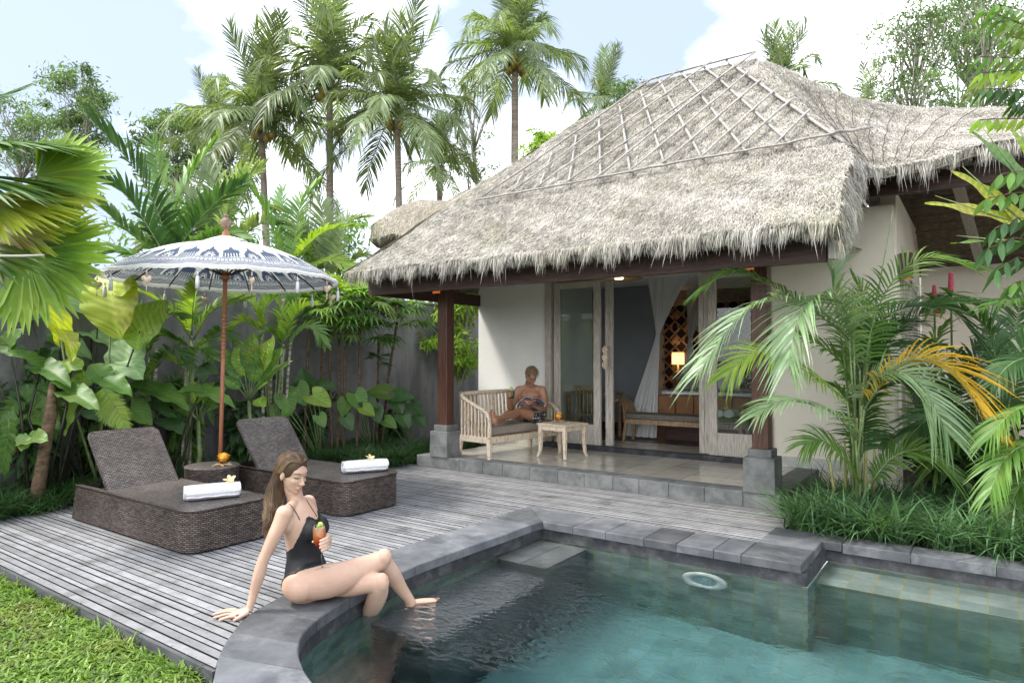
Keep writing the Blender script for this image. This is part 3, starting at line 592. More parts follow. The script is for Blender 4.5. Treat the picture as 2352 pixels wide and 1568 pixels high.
class Patch:
    """surface through rows of guide points (eave row first, ridge row last), each row a polyline"""
    def __init__(s, rows, nu=60, nv=36, lump=0.035, seed=1):
        R = [s.res(r, nu+1) for r in rows]; R = np.array(R); ts = np.linspace(0, len(rows)-1, nv+1); out = []
        for t in ts:
            i = min(int(t), len(rows)-2); f = t-i
            p0, p1, p2, p3 = R[max(i-1, 0)], R[i], R[i+1], R[min(i+2, len(rows)-1)]
            if len(rows) > 2: q = 0.5*((2*p1)+(p2-p0)*f+(2*p0-5*p1+4*p2-p3)*f*f+(3*p1-p0-3*p2+p3)*f**3)
            else: q = p1+(p2-p1)*f
            out.append(q)
        s.P = np.array(out); du = np.gradient(s.P, axis=1); dv = np.gradient(s.P, axis=0); n = np.cross(du, dv); n /= np.maximum(1e-9, np.linalg.norm(n, axis=2))[..., None]
        if np.mean(n[..., 2]) < 0: n = -n
        s.P = s.P+n*(lump*vnoise(s.P, 2.2, seed)+lump*0.5*vnoise(s.P, 6.0, seed+2))[..., None]; s.N = n; s.D = -dv/np.maximum(1e-9, np.linalg.norm(dv, axis=2))[..., None]
        a = np.linalg.norm(np.cross(du, dv), axis=2); s.A = a[:-1, :-1]; s.U = du/np.maximum(1e-9, np.linalg.norm(du, axis=2))[..., None]
    @staticmethod
    def res(r, n):
        r = np.array(r, float); 
        if len(r) == 2: t = np.linspace(0, 1, n)[:, None]; return r[0]*(1-t)+r[1]*t
        d = np.concatenate([[0], np.cumsum(np.linalg.norm(np.diff(r, axis=0), axis=1))]); d /= max(d[-1], 1e-9); t = np.linspace(0, 1, n); return np.stack([np.interp(t, d, r[:, k]) for k in range(3)], 1)
    def surf(s, mb, th=0.2):
        mb.grid([[tuple(p) for p in row] for row in s.P]); low = s.P-np.array([0, 0, th])
        mb.grid([[tuple(p) for p in row] for row in low], flip=True)
    def blades(s, mb, dens, Lr=(0.03, 0.075), Wr=(0.003, 0.0065), lift=0.40, tr=(0.50, 1.12), jit=0.75, seed=0):
        g = np.random.default_rng(seed); A = s.A/s.A.sum(); n = int(dens*s.A.sum()); c = g.choice(A.size, n, p=A.reshape(-1)); i, j = np.unravel_index(c, A.shape); fi, fj = g.random(n)[:, None], g.random(n)[:, None]
        def bl(Q): return (Q[i, j]*(1-fi)*(1-fj)+Q[i+1, j]*fi*(1-fj)+Q[i, j+1]*(1-fi)*fj+Q[i+1, j+1]*fi*fj)
        p = bl(s.P); nn = bl(s.N); d = bl(s.D); u = bl(s.U)
        cl = vnoise(p, 5.0, seed+5)[:, None]; cl2 = vnoise(p, 13.0, seed+9)[:, None]
        dirv = d+nn*(g.uniform(0.04, lift, n)[:, None])+u*(g.normal(0, jit, n)[:, None]*0.6+cl*0.25); dirv /= np.linalg.norm(dirv, axis=1)[:, None]
        sd_ = np.cross(dirv, nn+g.normal(0, 0.35, (n, 3)))
        L_ = g.uniform(*Lr, n)*(1+0.3*cl[:, 0]); t = g.uniform(*tr, n)*(1+0.10*cl[:, 0]+0.26*cl2[:, 0])
        t = np.where(g.random(n) < 0.16, t*0.5, t)
        mb.ribbons(p+nn*(g.uniform(-0.01, 0.02, n)[:, None]), dirv, sd_, L_, g.uniform(*Wr, n), -nn*0.10-np.array([0, 0, 0.16]), K=2, tint=t, prof=[1, 0.85, 0.25])
def fringe(mb, line, n, Lr=(0.03, 0.10), seed=0, outw=(0, -1, 0), W=(0.004, 0.009), clump=True, inward=0.12):
    g = np.random.default_rng(seed); line = Patch.res(line, 400); k = g.random(n)*398.9; i = k.astype(int); f = (k-i)[:, None]; p = line[i]*(1-f)+line[i+1]*f
    cl = np.sin(p[:, 0]*23+p[:, 1]*19+seed)*0.5+np.sin(p[:, 0]*57+p[:, 1]*43)*0.35+np.sin(p[:, 0]*9+p[:, 1]*7)*0.4
    o = np.array(outw, float); tan = np.gradient(line, axis=0)[i]; tan /= np.linalg.norm(tan, axis=1)[:, None]
    inn = g.random(n)[:, None]; p = p-o*inn*inward+np.array([0, 0, 1])*(g.uniform(-0.01, 0.03, n)[:, None])
    conv = tan*(np.cos(p[:, 0]*23+p[:, 1]*19+seed)[:, None]*0.25+g.normal(0, 0.10, (n, 1)))
    d = o*g.uniform(0.15, 0.75, (n, 1))+np.array([0, 0, -1])*0.75+conv; d /= np.linalg.norm(d, axis=1)[:, None]
    L_ = g.uniform(*Lr, n)*(1+0.5*np.clip(cl, -1, 1)); L_ = np.where(g.random(n) < 0.05, L_*1.6, L_)
    mb.ribbons(p, d, tan+g.normal(0, 0.4, (n, 3)), L_, g.uniform(*W, n), np.array([0, 0, -0.35])-o*0.22, K=3, tint=g.uniform(0.6, 1.08, n), prof=[1, 0.9, 0.6, 0.1])
EL, ER = (-7.0, 5.97, 2.655), (-0.96, 5.97, 2.63)
BL, BR = PY(1035, 468, 7.2), PY(1950, 345, 7.15); RL, RR = PY(1490, 193, 9.1), PY(1738, 134, 9.1)
def lerp(a, b, t): return tuple(a[k]+(b[k]-a[k])*t for k in range(3))
roof = MB()
eave = [EL]+[lerp(EL, ER, t) for t in np.linspace(0.04, 0.97, 12)]+[ER]; eave = [(p[0], p[1]-(0.0 if 0 < k < 13 else -0.04), p[2]) for k, p in enumerate(eave)]
MID = [tuple(PY(912, 556, 6.6)), lerp(ER, BR, 0.5)]; MID = [MID[0], lerp(MID[0], MID[1], .5), (MID[1][0], MID[1][1], MID[1][2]+0.04)]
UL = PY(1282, 312, 8.3); BC = PY(1500, 402, 7.15)
fr_ = Patch([eave, MID, [BL, BC, BR], [UL, lerp(BR, RR, .5)], [RL, RR]], nu=90, nv=48, seed=1)
# left hip face and back faces
EBL, EBR = (-7.0, 12.4, 2.6), (-0.9, 12.9, 2.9)
lf = Patch([[EBL, EL], [lerp(EBL, RL, .38), BL], [lerp(EBL, RL, .72), UL], [RL, RL]], nu=40, nv=30, seed=4)
bk = Patch([[EBR, EBL], [RR, RL]], nu=20, nv=16, seed=3)
# right: hip face sweeping into the wing
top = [RR, PY(1800, 158, 9.2), PY(1860, 182, 9.4), PY(1950, 222, 9.6), PY(2060, 245, 10.0), PY(2200, 250, 10.3), PY(2352, 246, 10.3), PY(2700, 225, 10.3)]
bot = [BR, PY(1970, 372, 7.45), PY(1992, 388, 7.75), PY(2040, 383, 7.9), PY(2100, 376, 8.0), PY(2220, 345, 8.05), PY(2352, 315, 8.1), PY(2700, 250, 8.1)]
# match guide points pairwise (hip edge first)
def rr(pts, fr): return Patch.res(pts, 101)[[int(round(f*100)) for f in fr]]
topR = [top[0], top[1], top[2], top[3], top[4], top[5], top[6], top[7]]
mid = [Vector(lerp(a, b, 0.45))+Vector((0, 0, -0.10 if 0 < k < 5 else 0.0)) for k, (a, b) in enumerate(zip(bot, topR))]
class P2(Patch):
    @staticmethod
    def res(r, n):
        r = np.array(r, float); t = np.linspace(0, len(r)-1, n); return np.stack([np.interp(t, np.arange(len(r)), r[:, k]) for k in range(3)], 1)
Patch_res_save = Patch.__dict__['res']; P2res = P2.__dict__['res']
Patch.res = P2res
rt = Patch([bot, mid, topR], nu=90, nv=34, seed=7)
Patch.res = Patch_res_save
Patch.res = P2res
rb = Patch([[(-0.9+k*1.15, 12.9, 2.95) for k in range(7)], [Vector(p)-Vector((0, 0, .02)) for p in topR[1:]]], nu=40, nv=10, seed=8, lump=0.0)
Patch.res = Patch_res_save
# lower right verge of the front slope
vg = Patch([[(-0.93, 5.98, 2.42), (-0.93, 6.6, 2.78), (-0.96, 7.2, 3.22), (-0.98, 7.75, 3.36)], [ER, lerp(ER, BR, .5), BR, bot[2]]], nu=30, nv=8, seed=9, lump=0.02)
lw_top = [PY(875, 515, 9.3), PY(897, 488, 9.6), PY(925, 470, 9.8), PY(963, 460, 9.8), PY(1027, 464, 9.8), PY(1080, 430, 9.7)]
lw_bot = [PY(849, 548, 9.3), PY(870, 545, 9.05), PY(904, 536, 8.95), PY(939, 545, 8.9), PY(985, 530, 8.9), PY(1100, 505, 8.9)]
lw_und = [PY(850, 552, 9.4), PY(866, 566, 9.8), PY(886, 573, 10.2), PY(925, 566, 10.4), PY(985, 558, 10.4), PY(1100, 540, 10.4)]
Patch.res = P2res
lw = Patch([lw_bot, [Vector(lerp(a, b, .55))+Vector((-0.05, -0.05, 0.12)) for a, b in zip(lw_bot, lw_top)], lw_top], nu=40, nv=16, seed=12)
lu = Patch([lw_und, lw_bot], nu=20, nv=6, seed=13, lump=0.01)
lb = Patch([lw_und, lw_top], nu=20, nv=6, seed=14)
Patch.res = Patch_res_save
for p, th in ((fr_, 0.05), (lf, 0.05), (bk, 0.16), (rt, 0.10), (rb, 0.1)): p.surf(roof, th)
for p in (vg, lw, lu, lb): p.surf(roof, 0.02)
rf = roof.build('roof', G['thatch'], villa, smooth=True)
st = MB()
fr_.blades(st, 15500, seed=1); lf.blades(st, 500, seed=2); rt.blades(st, 11000, seed=3, lift=0.3); vg.blades(st, 5200, seed=4, Lr=(0.05, 0.13)); lw.blades(st, 2600, seed=5); lu.blades(st, 1500, seed=6, Lr=(0.04, 0.08))
eavel = [(p[0], p[1]-0.02, p[2]-0.01) for p in eave]
fringe(st, eavel, 9000, seed=1); fringe(st, eavel, 1400, Lr=(0.08, 0.15), seed=2)
fringe(st, [(p[0], p[1]+0.05, p[2]-0.07) for p in eave], 6000, seed=3, Lr=(0.02, 0.06))
fringe(st, [tuple(p) for p in bot[2:]], 3400, seed=4, outw=(-0.1, -1, 0), Lr=(0.05, 0.13))
fringe(st, [(-0.93, 5.98, 2.44), (-0.93, 6.6, 2.80), (-0.96, 7.2, 3.24), (-0.98, 7.75, 3.38)], 2600, seed=5, outw=(0.6, -0.4, 0), Lr=(0.05, 0.16))
fringe(st, [tuple(p) for p in lw_bot], 900, seed=6, outw=(-0.3, -1, 0), Lr=(0.04, 0.1))
st.build('straw', G['straw'], rf, smooth=False)
# ---- bamboo lattice lying on the upper front slope ----
from mathutils.bvhtree import BVHTree
bv_, bf_ = [], []
for p_ in (fr_, rt):
    o_ = len(bv_); r_, c_ = p_.P.shape[:2]; bv_ += [Vector(q) for q in p_.P.reshape(-1, 3)]; bf_ += [(o_+i*c_+j, o_+i*c_+j+1, o_+(i+1)*c_+j+1, o_+(i+1)*c_+j) for i in range(r_-1) for j in range(c_-1)]
ROOF_BVH = BVHTree.FromPolygons(bv_, bf_)
def onroof(u, v, lift=0.04):
    # intersection of the sight line with the front slope plane
    o = np.array([0, 0, CAMH]); d = np.array(ray(u, v)); a = np.array(BL); b = np.array(BR); c = (np.array(RL)+np.array(RR))/2
    n = np.cross(b-a, c-a); n /= np.linalg.norm(n); n = n if n[2] > 0 else -n
    hit = ROOF_BVH.ray_cast(Vector(o), Vector(d).normalized(), 40)
    if hit[0] is not None: return hit[0]+Vector(n)*lift
    t = np.dot(a-o, n)/np.dot(d, n); p = o+d*t; q = ROOF_BVH.find_nearest(Vector(p)); return q[0]+Vector(n)*lift
F1 = [((1672, 150), (1952, 347), .040), ((1618, 159), (1821, 345), .034), ((1567, 171), (1718, 363), .032), ((1513, 186), (1617, 378), .028), ((1474, 218), (1531, 391), .026), ((1426, 248), (1452, 409), .026), ((1379, 281), (1383, 422), .024), ((1328, 314), (1309, 433), .022), ((1272, 358), (1241, 444), .022), ((1208, 400), (1180, 455), .02)]
F2 = [((1782, 350), (1862, 272)), ((1686, 366), (1823, 244)), ((1612, 379), (1786, 221)), ((1529, 390), (1752, 198)), ((1450, 409), (1724, 180)), ((1378, 422), (1698, 160)), ((1305, 435), (1741, 134)), ((1239, 444), (1640, 152)), ((1180, 455), (1560, 176)), ((1114, 466), (1500, 196))]
mb = MB()
def pole(a, b, r, lift, seg=8):
    P = [onroof(a[0]+(b[0]-a[0])*t, a[1]+(b[1]-a[1])*t, lift+random.uniform(-.006, .006)) for t in np.linspace(0, 1, seg+1)]; mb.tube(P, [r*random.uniform(.9, 1.1) for _ in P], n=6, flat=0.6)
for a, b, wd in F1: pole(a, b, wd*0.64, 0.065)
for a, b in F2: pole(a, b, 0.021, 0.095)
for a, b in (((1100, 472), (1380, 423)), ((1370, 424), (1620, 378)), ((1610, 380), (1825, 344)), ((1815, 346), (2000, 307)), ((1476, 200), (1740, 134))): pole(a, b, 0.019, 0.09)
mb.build('bamboo_lattice', G['bamboo'], rf, smooth=True)
# thin dark twine laid over the straw
mb = MB()
for k in range(9):
    a = Vector(rt.P[14+2*0, 8+k*5])+Vector((0, 0, .0)); 
    P = [Vector(rt.P[int(2+26*t), min(88, int(6+k*6+14*t))])+Vector(rt.N[int(2+26*t), min(88, int(6+k*6+14*t))])*0.05 for t in np.linspace(0, 1, 10)]; mb.tube(P, 0.005, n=4)
mb.build('roof_twine', G['darkwood'], rf)
# =============== WICKER ===============
def wicker(name, w=0.040, h=0.015, c1=(0.050, 0.034, 0.027), c2=(0.155, 0.122, 0.104), coord='UV'):
    return brick_mat(name, c1, c2, (0.012, 0.009, 0.008), w, h, 0.0035, off=0.5, rough=0.42, bump=1.0, coord=coord, noise=(0.35, 3.0), spec=0.5, nbump=0.1, smooth=0.6, dist=0.006)
G['wick'] = wicker('brown_wicker'); G['wicktop'] = wicker('brown_wicker_top', 0.036, 0.016, (0.115, 0.095, 0.086), (0.235, 0.205, 0.19))
G['darkmetal'] = mat('dark_frame', (0.02, 0.017, 0.015), rough=0.4)
def lounger(x0, x1, y0, y1, label, z=0.33, ang=49):
    t = thing('sun_lounger', label, 'sun lounger', ((x0+x1)/2, (y0+y1)/2, 0), 'wicker sun loungers side by side on the deck')
    def outline(ins=0.0, r=0.13):
        P = [(x0+ins, y0+ins), ]
        for cx, cy, a0 in ((x1-r, y0+r, -90), (x1-r, y1-r, 0)):
            for k in range(6): a = math.radians(a0+90*k/5); P.append((cx+(r-ins)*math.cos(a), cy+(r-ins)*math.sin(a)))
        return P+[(x0+ins, y1-ins)]
    xb = x0+0.60
    O = outline(); n = len(O); mb = MB(); vs = []
    for k, (px, py) in enumerate(O):
        sl = 0.0; top = z
        if px < x0+0.01: vs += [(px+0.0, py, 0.02), (px+0.075, py, top)]
        else: vs += [(px, py, 0.02), (px, py, top)]
    mb.add(vs, [(2*i, 2*((i+1) % n), 2*((i+1) % n)+1, 2*i+1) for i in range(n)])
    # rim thickness in front of the opening under the backrest
    b = mb.build('base', G['wick'], t, smooth=True, uv=True, autosharp=50)
    # arc-length uv
    ul = b.data.uv_layers[0]; acc = 0
    for i in range(n):
        a, c = Vector(O[i]), Vector(O[(i+1) % n]); L_ = (c-a).length; p = b.data.polygons[i]; q = [(acc, 0.02), (acc+L_, 0.02), (acc+L_, z), (acc, z)]
        for li, v_ in zip(p.loop_indices, q): ul.data[li].uv = v_
        acc += L_
    mb = MB(); I = outline(0.0); top = [(xb, y0)]+I[1:-1]+[(xb, y1)]
    mb.prism(top, z-0.012, z+0.004)
    mb.prism([(x0+.075, y0), (xb, y0), (xb, y0+0.045), (x0+.075, y0+.045)], z-.012, z+.004); mb.prism([(x0+.075, y1-.045), (xb, y1-.045), (xb, y1), (x0+.075, y1)], z-.012, z+.004)
    mb.build('seat', G['wicktop'], t, smooth=False, uv=True)
    mb = MB(); rim = [Vector((p[0], p[1], z)) for p in outline(0.002)]; rim[0] = Vector((x0+.078, y0+.002, z)); rim[-1] = Vector((x0+.078, y1-.002, z))
    mb.tube(rim, 0.011, 6); mb.build('rim', G['wick'], t, uv=True)
    # backrest: panel with two rounded corners, tilted
    a = math.radians(ang); ya, yb = y0+0.05, y1-0.05; Ln = 0.66; r = 0.07; d = Vector((-math.cos(a), 0, math.sin(a))); nn = Vector((math.sin(a), 0, math.cos(a)))
    prof = [(0, ya)]+[(Ln-r+r*math.sin(math.radians(k*18)), ya+r-r*math.cos(math.radians(k*18))) for k in range(6)]+[(Ln-r+r*math.cos(math.radians(k*18)), yb-r+r*math.sin(math.radians(k*18))) for k in range(6)]+[(0, yb)]
    vs = [];
    for th in (-0.014, 0.014):
        for s_, y_ in prof: p = Vector((xb+0.01, 0, z-0.015))+d*s_+nn*th; vs.append((p.x, y_, p.z))
    m_ = len(prof); mb = MB(); mb.add(vs, [tuple(range(m_, 2*m_))[::-1], tuple(range(m_))]+[(i, m_+i, m_+(i+1) % m_, (i+1) % m_) for i in range(m_)])
    o = mb.build('backrest', G['wicktop'], t, smooth=False); ul = o.data.uv_layers.new(name='UVMap')
    for p in o.data.polygons:
        for li in p.loop_indices:
            v = o.data.vertices[o.data.loops[li].vertex_index].co; ul.data[li].uv = (v.y, (Vector(v)).dot(d))
    mb = MB(); e = [Vector((xb+.01, 0, z-.015))+d*s_+Vector((0, y_, 0)) for s_, y_ in prof]; mb.tube(e, 0.016, 6); mb.build('backrest_rim', G['wick'], t, uv=True)
    mb = MB()
    for yy in (ya+.1, yb-.1): mb.tube([(xb+.01-0.40*math.cos(a), yy, z-.015+0.40*math.sin(a)), (x0+.22, yy, z-0.05)], 0.010, 6)
    mb.tube([(x0+.22, y0+.04, z-.05), (x0+.22, y1-.04, z-.05)], 0.010, 6); mb.build('backrest_prop', G['darkmetal'], t)
    for sx, sy in ((x1-.14, y0+.05), (x1-.14, y1-.05), (x0+.08, y0+.05), (x0+.08, y1-.05)): MB().box((sx, sy, 0.011), (0.04, 0.04, 0.022)).build('foot', G['darkmetal'], t, smooth=False)
    return t
lounger(-6.97, -4.93, 2.73, 3.46, 'brown wicker sun lounger nearest the lawn with its back raised')
lounger(-6.97, -4.92, 4.23, 4.98, 'brown wicker sun lounger behind the woman, nearest the villa terrace')
def petal_flower(c, s, tilt, label, nm='frangipani_flower'):
    mb = MB(); R = Matrix.Rotation(tilt[0], 3, 'X') @ Matrix.Rotation(tilt[1], 3, 'Y')
    for k in range(5):
        a = 2*math.pi*k/5; d = R @ Vector((math.cos(a), math.sin(a), 0.45)); sd_ = R @ Vector((-math.sin(a), math.cos(a), 0.25))
        mb.ribbons([c], [d], [sd_], s, s*0.62, [R @ Vector((0, 0, -0.15))], K=5, prof=[0.25, 0.6, 0.95, 1.0, 0.8, 0.25])
    o = mb.build(nm, G['petal']); tag(o, label, 'flower', 'frangipani flowers on towels'); return o
def towel(a, b, r, label, fl, seed=0):
    """rolled towel lying between a and b: a flattened roll with a loose outer fold"""
    a, b = Vector(a), Vector(b); d = (b-a).normalized(); s_ = d.cross(Vector((0, 0, 1))); n = 22; mb = MB(); rows = []; rn = random.Random(seed); L_ = (b-a).length
    for i in range(n+1):
        t = i/n; p = a+d*(L_*t); e = 1.0-0.10*max(0, (abs(t-.5)*2))**8; row = []
        for k in range(20):
            th = 2*math.pi*k/20; rad = r*e*(1+0.05*math.sin(2*th+0.8)+0.018*math.sin(5*th+t*6+seed)+0.01*rn.uniform(-1, 1)); x = math.cos(th)*rad*1.12; z = math.sin(th)*rad*0.86
            z = max(z, -r*0.80); row.append(p+s_*x+Vector((0, 0, z+r*0.80)))
        row.append(row[0]); rows.append(row)
    mb.grid(rows, flip=True)
    # spiral ends
    for e, sg in ((a, -1), (b, 1)):
        P = []
        for k in range(60): th = k*0.32; rr_ = r*0.93*(1-k/62); P.append(e+d*(sg*0.004)+s_*(math.cos(th)*rr_*1.1)+Vector((0, 0, math.sin(th)*rr_*0.84+r*.80)))
        mb.tube(P, [max(0.002, r*0.085)]*60, n=6)
        mb.add([rows[0 if sg < 0 else -1][k] for k in range(20)], [tuple(range(20))])
    # outer flap edge
    mb.tube([a+d*(L_*t)+s_*(r*1.05)+Vector((0, 0, r*0.42+0.003*math.sin(t*20))) for t in np.linspace(0.02, 0.98, 14)], r*0.09, 6)
    o = mb.build('towel', G['towel']); tag(o, label, 'towel', 'rolled white towels'); return o
towel((-5.36, 2.93, 0.338), (-5.18, 3.30, 0.338), 0.077, 'rolled white towel on the lounger nearest the lawn, left of the woman', 0, 1)
petal_flower(Vector((-5.22, 3.24, 0.475)), 0.055, (0.5, 0.3), 'yellow and white frangipani flower on the towel of the lounger nearest the lawn')
towel((-5.33, 4.56, 0.338), (-5.12, 4.95, 0.338), 0.077, 'rolled white towel on the lounger behind the woman', 0, 2)
petal_flower(Vector((-5.20, 4.80, 0.475)), 0.05, (0.2, 0.5), 'yellow and white frangipani flower on the towel of the lounger behind the woman')

# ---- round wicker table and umbrella ----
TC = Vector((-6.64, 3.92, 0)); tz = 0.385
tb = thing('wicker_table', 'round brown wicker drum table between the two loungers, holding the umbrella pole', 'side table', TC)
b = MB().lathe(TC, [(0.255, 0.015), (0.262, 0.03), (0.266, tz-0.03), (0.268, tz-0.012)], n=40, cap=False).build('base', G['wick'], tb); ul = b.data.uv_layers.new(name='UVMap')
for p in b.data.polygons:
    k = [math.atan2(b.data.vertices[b.data.loops[li].vertex_index].co.y-TC.y, b.data.vertices[b.data.loops[li].vertex_index].co.x-TC.x) for li in p.loop_indices]
    if max(k)-min(k) > 3: k = [q+2*math.pi if q < 0 else q for q in k]
    for li, q in zip(p.loop_indices, k): ul.data[li].uv = (q*0.266, b.data.vertices[b.data.loops[li].vertex_index].co.z)
MB().lathe(TC, [(0.268, tz-0.012), (0.272, tz-0.004), (0.262, tz+0.002), (0.0, tz+0.003)], n=40, cap=False).build('top', G['wicktop'], tb, uv=True)
# umbrella
UC = Vector((-6.66, 4.02, 0)); UT = Vector((-6.78, 4.13, 0))
G['umbpole'] = mat('reddish_umbrella_pole', (0.27, 0.10, 0.05), (0.38, 0.165, 0.085), rough=0.5, scale=10, stretch=(3, 3, 0.6))
um = thing('umbrella', 'white Balinese umbrella with a dark blue printed border, tassels and hearts, on a red-brown pole', 'umbrella', UC)
def upole(z): return UC+(UT-UC)*((z-0.385)/2.0)+Vector((0, 0, z))
MB().tube([upole(0.386), upole(1.2), upole(1.95)], [0.021, 0.021, 0.0215], 12).build('pole', G['umbpole'], um)
mb = MB()
for k in range(11): z = 1.52+k*0.045; mb.tube([upole(z-.012), upole(z+.012)], 0.0245+0.002*(k % 2), 10)
mb.tube([upole(1.94), upole(2.40)], 0.0235, 12); mb.build('carved_collar', G['umbpole'], um)
MB().lathe(upole(2.36), [(0.03, 0), (0.05, 0.01), (0.052, 0.045), (0.036, 0.05), (0.036, 0.058), (0.055, 0.07), (0.055, 0.09), (0.03, 0.1)], n=20).build('hub', G['umbpole'], um)
CR = 1.20; CZ = 2.375; NS = 16; cc = Vector((UT.x, UT.y, 0)); SAG = 0.40
def canopy_pt(r, a, drop=0.0):
    seg = 2*math.pi/NS; fa = (a % seg)/seg; sc = math.sin(math.pi*fa)
    # domed profile, shallow sag between the ribs, scalloped hem
    z = CZ+SAG*(1-(r/CR)**2.1)-0.010*sc*(r/CR)**2; rad = r*(1-0.010*sc*(r/CR)**2)
    return Vector((cc.x+rad*math.cos(a), cc.y+rad*math.sin(a), z-drop+0.006*math.sin(a*2+1)))
# shader: the border is printed on the cloth (polar pattern in UV: u = angle, v = radius)
m = bpy.data.materials.new('printed_canvas'); m.use_nodes = True; t = m.node_tree; pb = t.nodes['Principled BSDF']; N = t.nodes.new; L = t.links.new; pb.inputs['Roughness'].default_value = 0.9
at = N('ShaderNodeAttribute'); at.attribute_name = 'ink'; mx_ = N('ShaderNodeMix'); mx_.data_type = 'RGBA'; mx_.inputs[6].default_value = (0.66, 0.66, 0.64, 1); mx_.inputs[7].default_value = (0.055, 0.08, 0.135, 1); L(at.outputs['Fac'], mx_.inputs[0]); L(mx_.outputs[2], pb.inputs['Base Color'])
tr = N('ShaderNodeBsdfTranslucent'); L(mx_.outputs[2], tr.inputs['Color']); ms = N('ShaderNodeMixShader'); ms.inputs[0].default_value = 0.22; L(pb.outputs[0], ms.inputs[1]); L(tr.outputs[0], ms.inputs[2]); L(ms.outputs[0], t.nodes['Material Output'].inputs['Surface'])
def ink(u, d):
    """u = angle in motif units (one motif per unit), d = metres from the hem; 1 where printed dark"""
    if d < 0.018: return 0.0
    if d < 0.14:                       # bands of wavy lines with a key pattern in the middle
        w = d+0.006*math.sin(u*2*math.pi)
        if 0.072 < w < 0.112:
            k = (u*6) % 1; l = (w-0.072)/0.04
            if l < 0.16 or l > 0.84: return 1.0
            if k < 0.14: return 1.0
            if 0.42 < l < 0.60 and k > 0.32: return 1.0
            if 0.84 < k and l > 0.4: return 1.0
            return 0.0
        return 1.0 if (w*1000) % 17 < 11.5 else 0.0
    if d > 0.36: return 0.0
    mo = u % 1.0; dd = (d-0.14)/0.21; big = int(math.floor(u)) % 2 == 0; x = (mo-0.5)*2
    if big:
        R = math.hypot(x*0.92, dd*1.15); th = math.atan2(dd, x)
        lob = 0.74+0.07*abs(math.sin(th*5)); edge = lob+(0.36*max(0, 1-abs(th-math.pi/2)/0.42) if True else 0)
        if abs(x) > 0.97: return 0.0
        if R < edge:
            if R < 0.17: return 1.0
            if R < 0.25: return 0.0
            if R < 0.46: return 1.0 if math.sin(th*20) > -0.45 else 0.0
            return 1.0
        return 0.0
    edge = 0.74-0.22*abs(x)+0.06*abs(math.sin(x*9))+(0.28*max(0, 1-abs(x)/0.28))
    if abs(x) < 0.80 and dd < edge:
        if dd < 0.30: return 1.0 if math.sin(x*24) > -0.5 else 0.0
        return 1.0
    return 0.0
NA, NR = 960, 150; V = []; K = []
rs = np.concatenate([np.linspace(0.02, CR-0.46, 20), np.linspace(CR-0.455, CR, NR-20)])
for r in rs:
    for k in range(NA):
        a = 2*math.pi*k/NA; V.append(canopy_pt(r, a)); K.append(ink(k/NA*32, (CR-r)/1.22))
V = np.array(V); idx = np.arange(NR*NA).reshape(NR, NA); nx = np.roll(idx, -1, axis=1)
Fq = np.stack([idx[:-1], idx[1:], nx[1:], nx[:-1]], -1).reshape(-1, 4)
mb = MB(); mb.raw(V, Fq, np.ones(len(V))); can = mb.build('canopy', m, um); ai = can.data.attributes.new('ink', 'FLOAT', 'POINT'); ai.data.foreach_set('value', np.array(K, float))
# hem skirt and crown frill
G['canvas'] = mat('plain_white_canvas', (0.74, 0.73, 0.70), (0.82, 0.81, 0.78), rough=0.9, scale=30, transl=0.2)
mb = MB(); rows = [[canopy_pt(CR+0.002, 2*math.pi*k/320)+Vector((0, 0, -dz+0.004*math.sin(k*1.7)*(dz > 0.01))) for k in range(321)] for dz in (0.0, 0.012, 0.026)]; mb.grid(rows); mb.build('hem', G['canvas'], um)
mb = MB(); rows = []
for i in range(7):
    f = i/6; row = []
    for k in range(65): a = 2*math.pi*k/64; rr_ = 0.03+0.20*f*(1+0.22*math.sin(a*3+1)*f); p = Vector((cc.x+rr_*math.cos(a), cc.y+rr_*math.sin(a), CZ+SAG+0.075-0.085*f**1.3+0.022*math.sin(a*4)*f+0.01*math.sin(a*7+1)*f)); row.append(p)
    rows.append(row)
mb.grid(rows, flip=True); mb.build('crown_frill', G['canvas'], um)
G['finialw'] = mat('carved_grey_brown', (0.13, 0.09, 0.06), (0.28, 0.21, 0.15), rough=0.7, scale=45, bump=0.6, bscale=60)
fz = CZ+SAG+0.06
MB().lathe((cc.x, cc.y, fz), [(0.048, 0), (0.05, 0.02), (0.036, 0.035), (0.04, 0.05), (0.02, 0.07), (0.018, 0.085), (0.03, 0.10)], n=20).build('finial_foot', G['umbpole'], um)
MB().lathe((cc.x, cc.y, fz), [(0.02, 0.098), (0.05, 0.115), (0.062, 0.15), (0.058, 0.185), (0.03, 0.21), (0.02, 0.222), (0.032, 0.235), (0.025, 0.252), (0.0, 0.258)], n=20).build('finial', G['finialw'], um)
for k in range(NS):
    a = 2*math.pi*k/NS; P = [canopy_pt(r, a)+Vector((0, 0, -0.014)) for r in np.linspace(0.05, CR-0.01, 10)]
    MB().tube(P, 0.008, 6).build('rib', G['darkwood'], um)
    q = canopy_pt(0.62, a)+Vector((0, 0, -0.018)); MB().tube([q, upole(2.42)+Vector((0.045*math.cos(a), 0.045*math.sin(a), 0))], 0.006, 5).build('strut', G['darkwood'], um)
G['tassel'] = mat('silver_grey_tassel', (0.50, 0.50, 0.52), (0.75, 0.75, 0.76), rough=0.6, scale=200, stretch=(1, 1, 0.05)); G['shell'] = mat('glittery_shell_heart', (0.40, 0.28, 0.19), (0.75, 0.62, 0.48), rough=0.35, scale=120, detail=2)
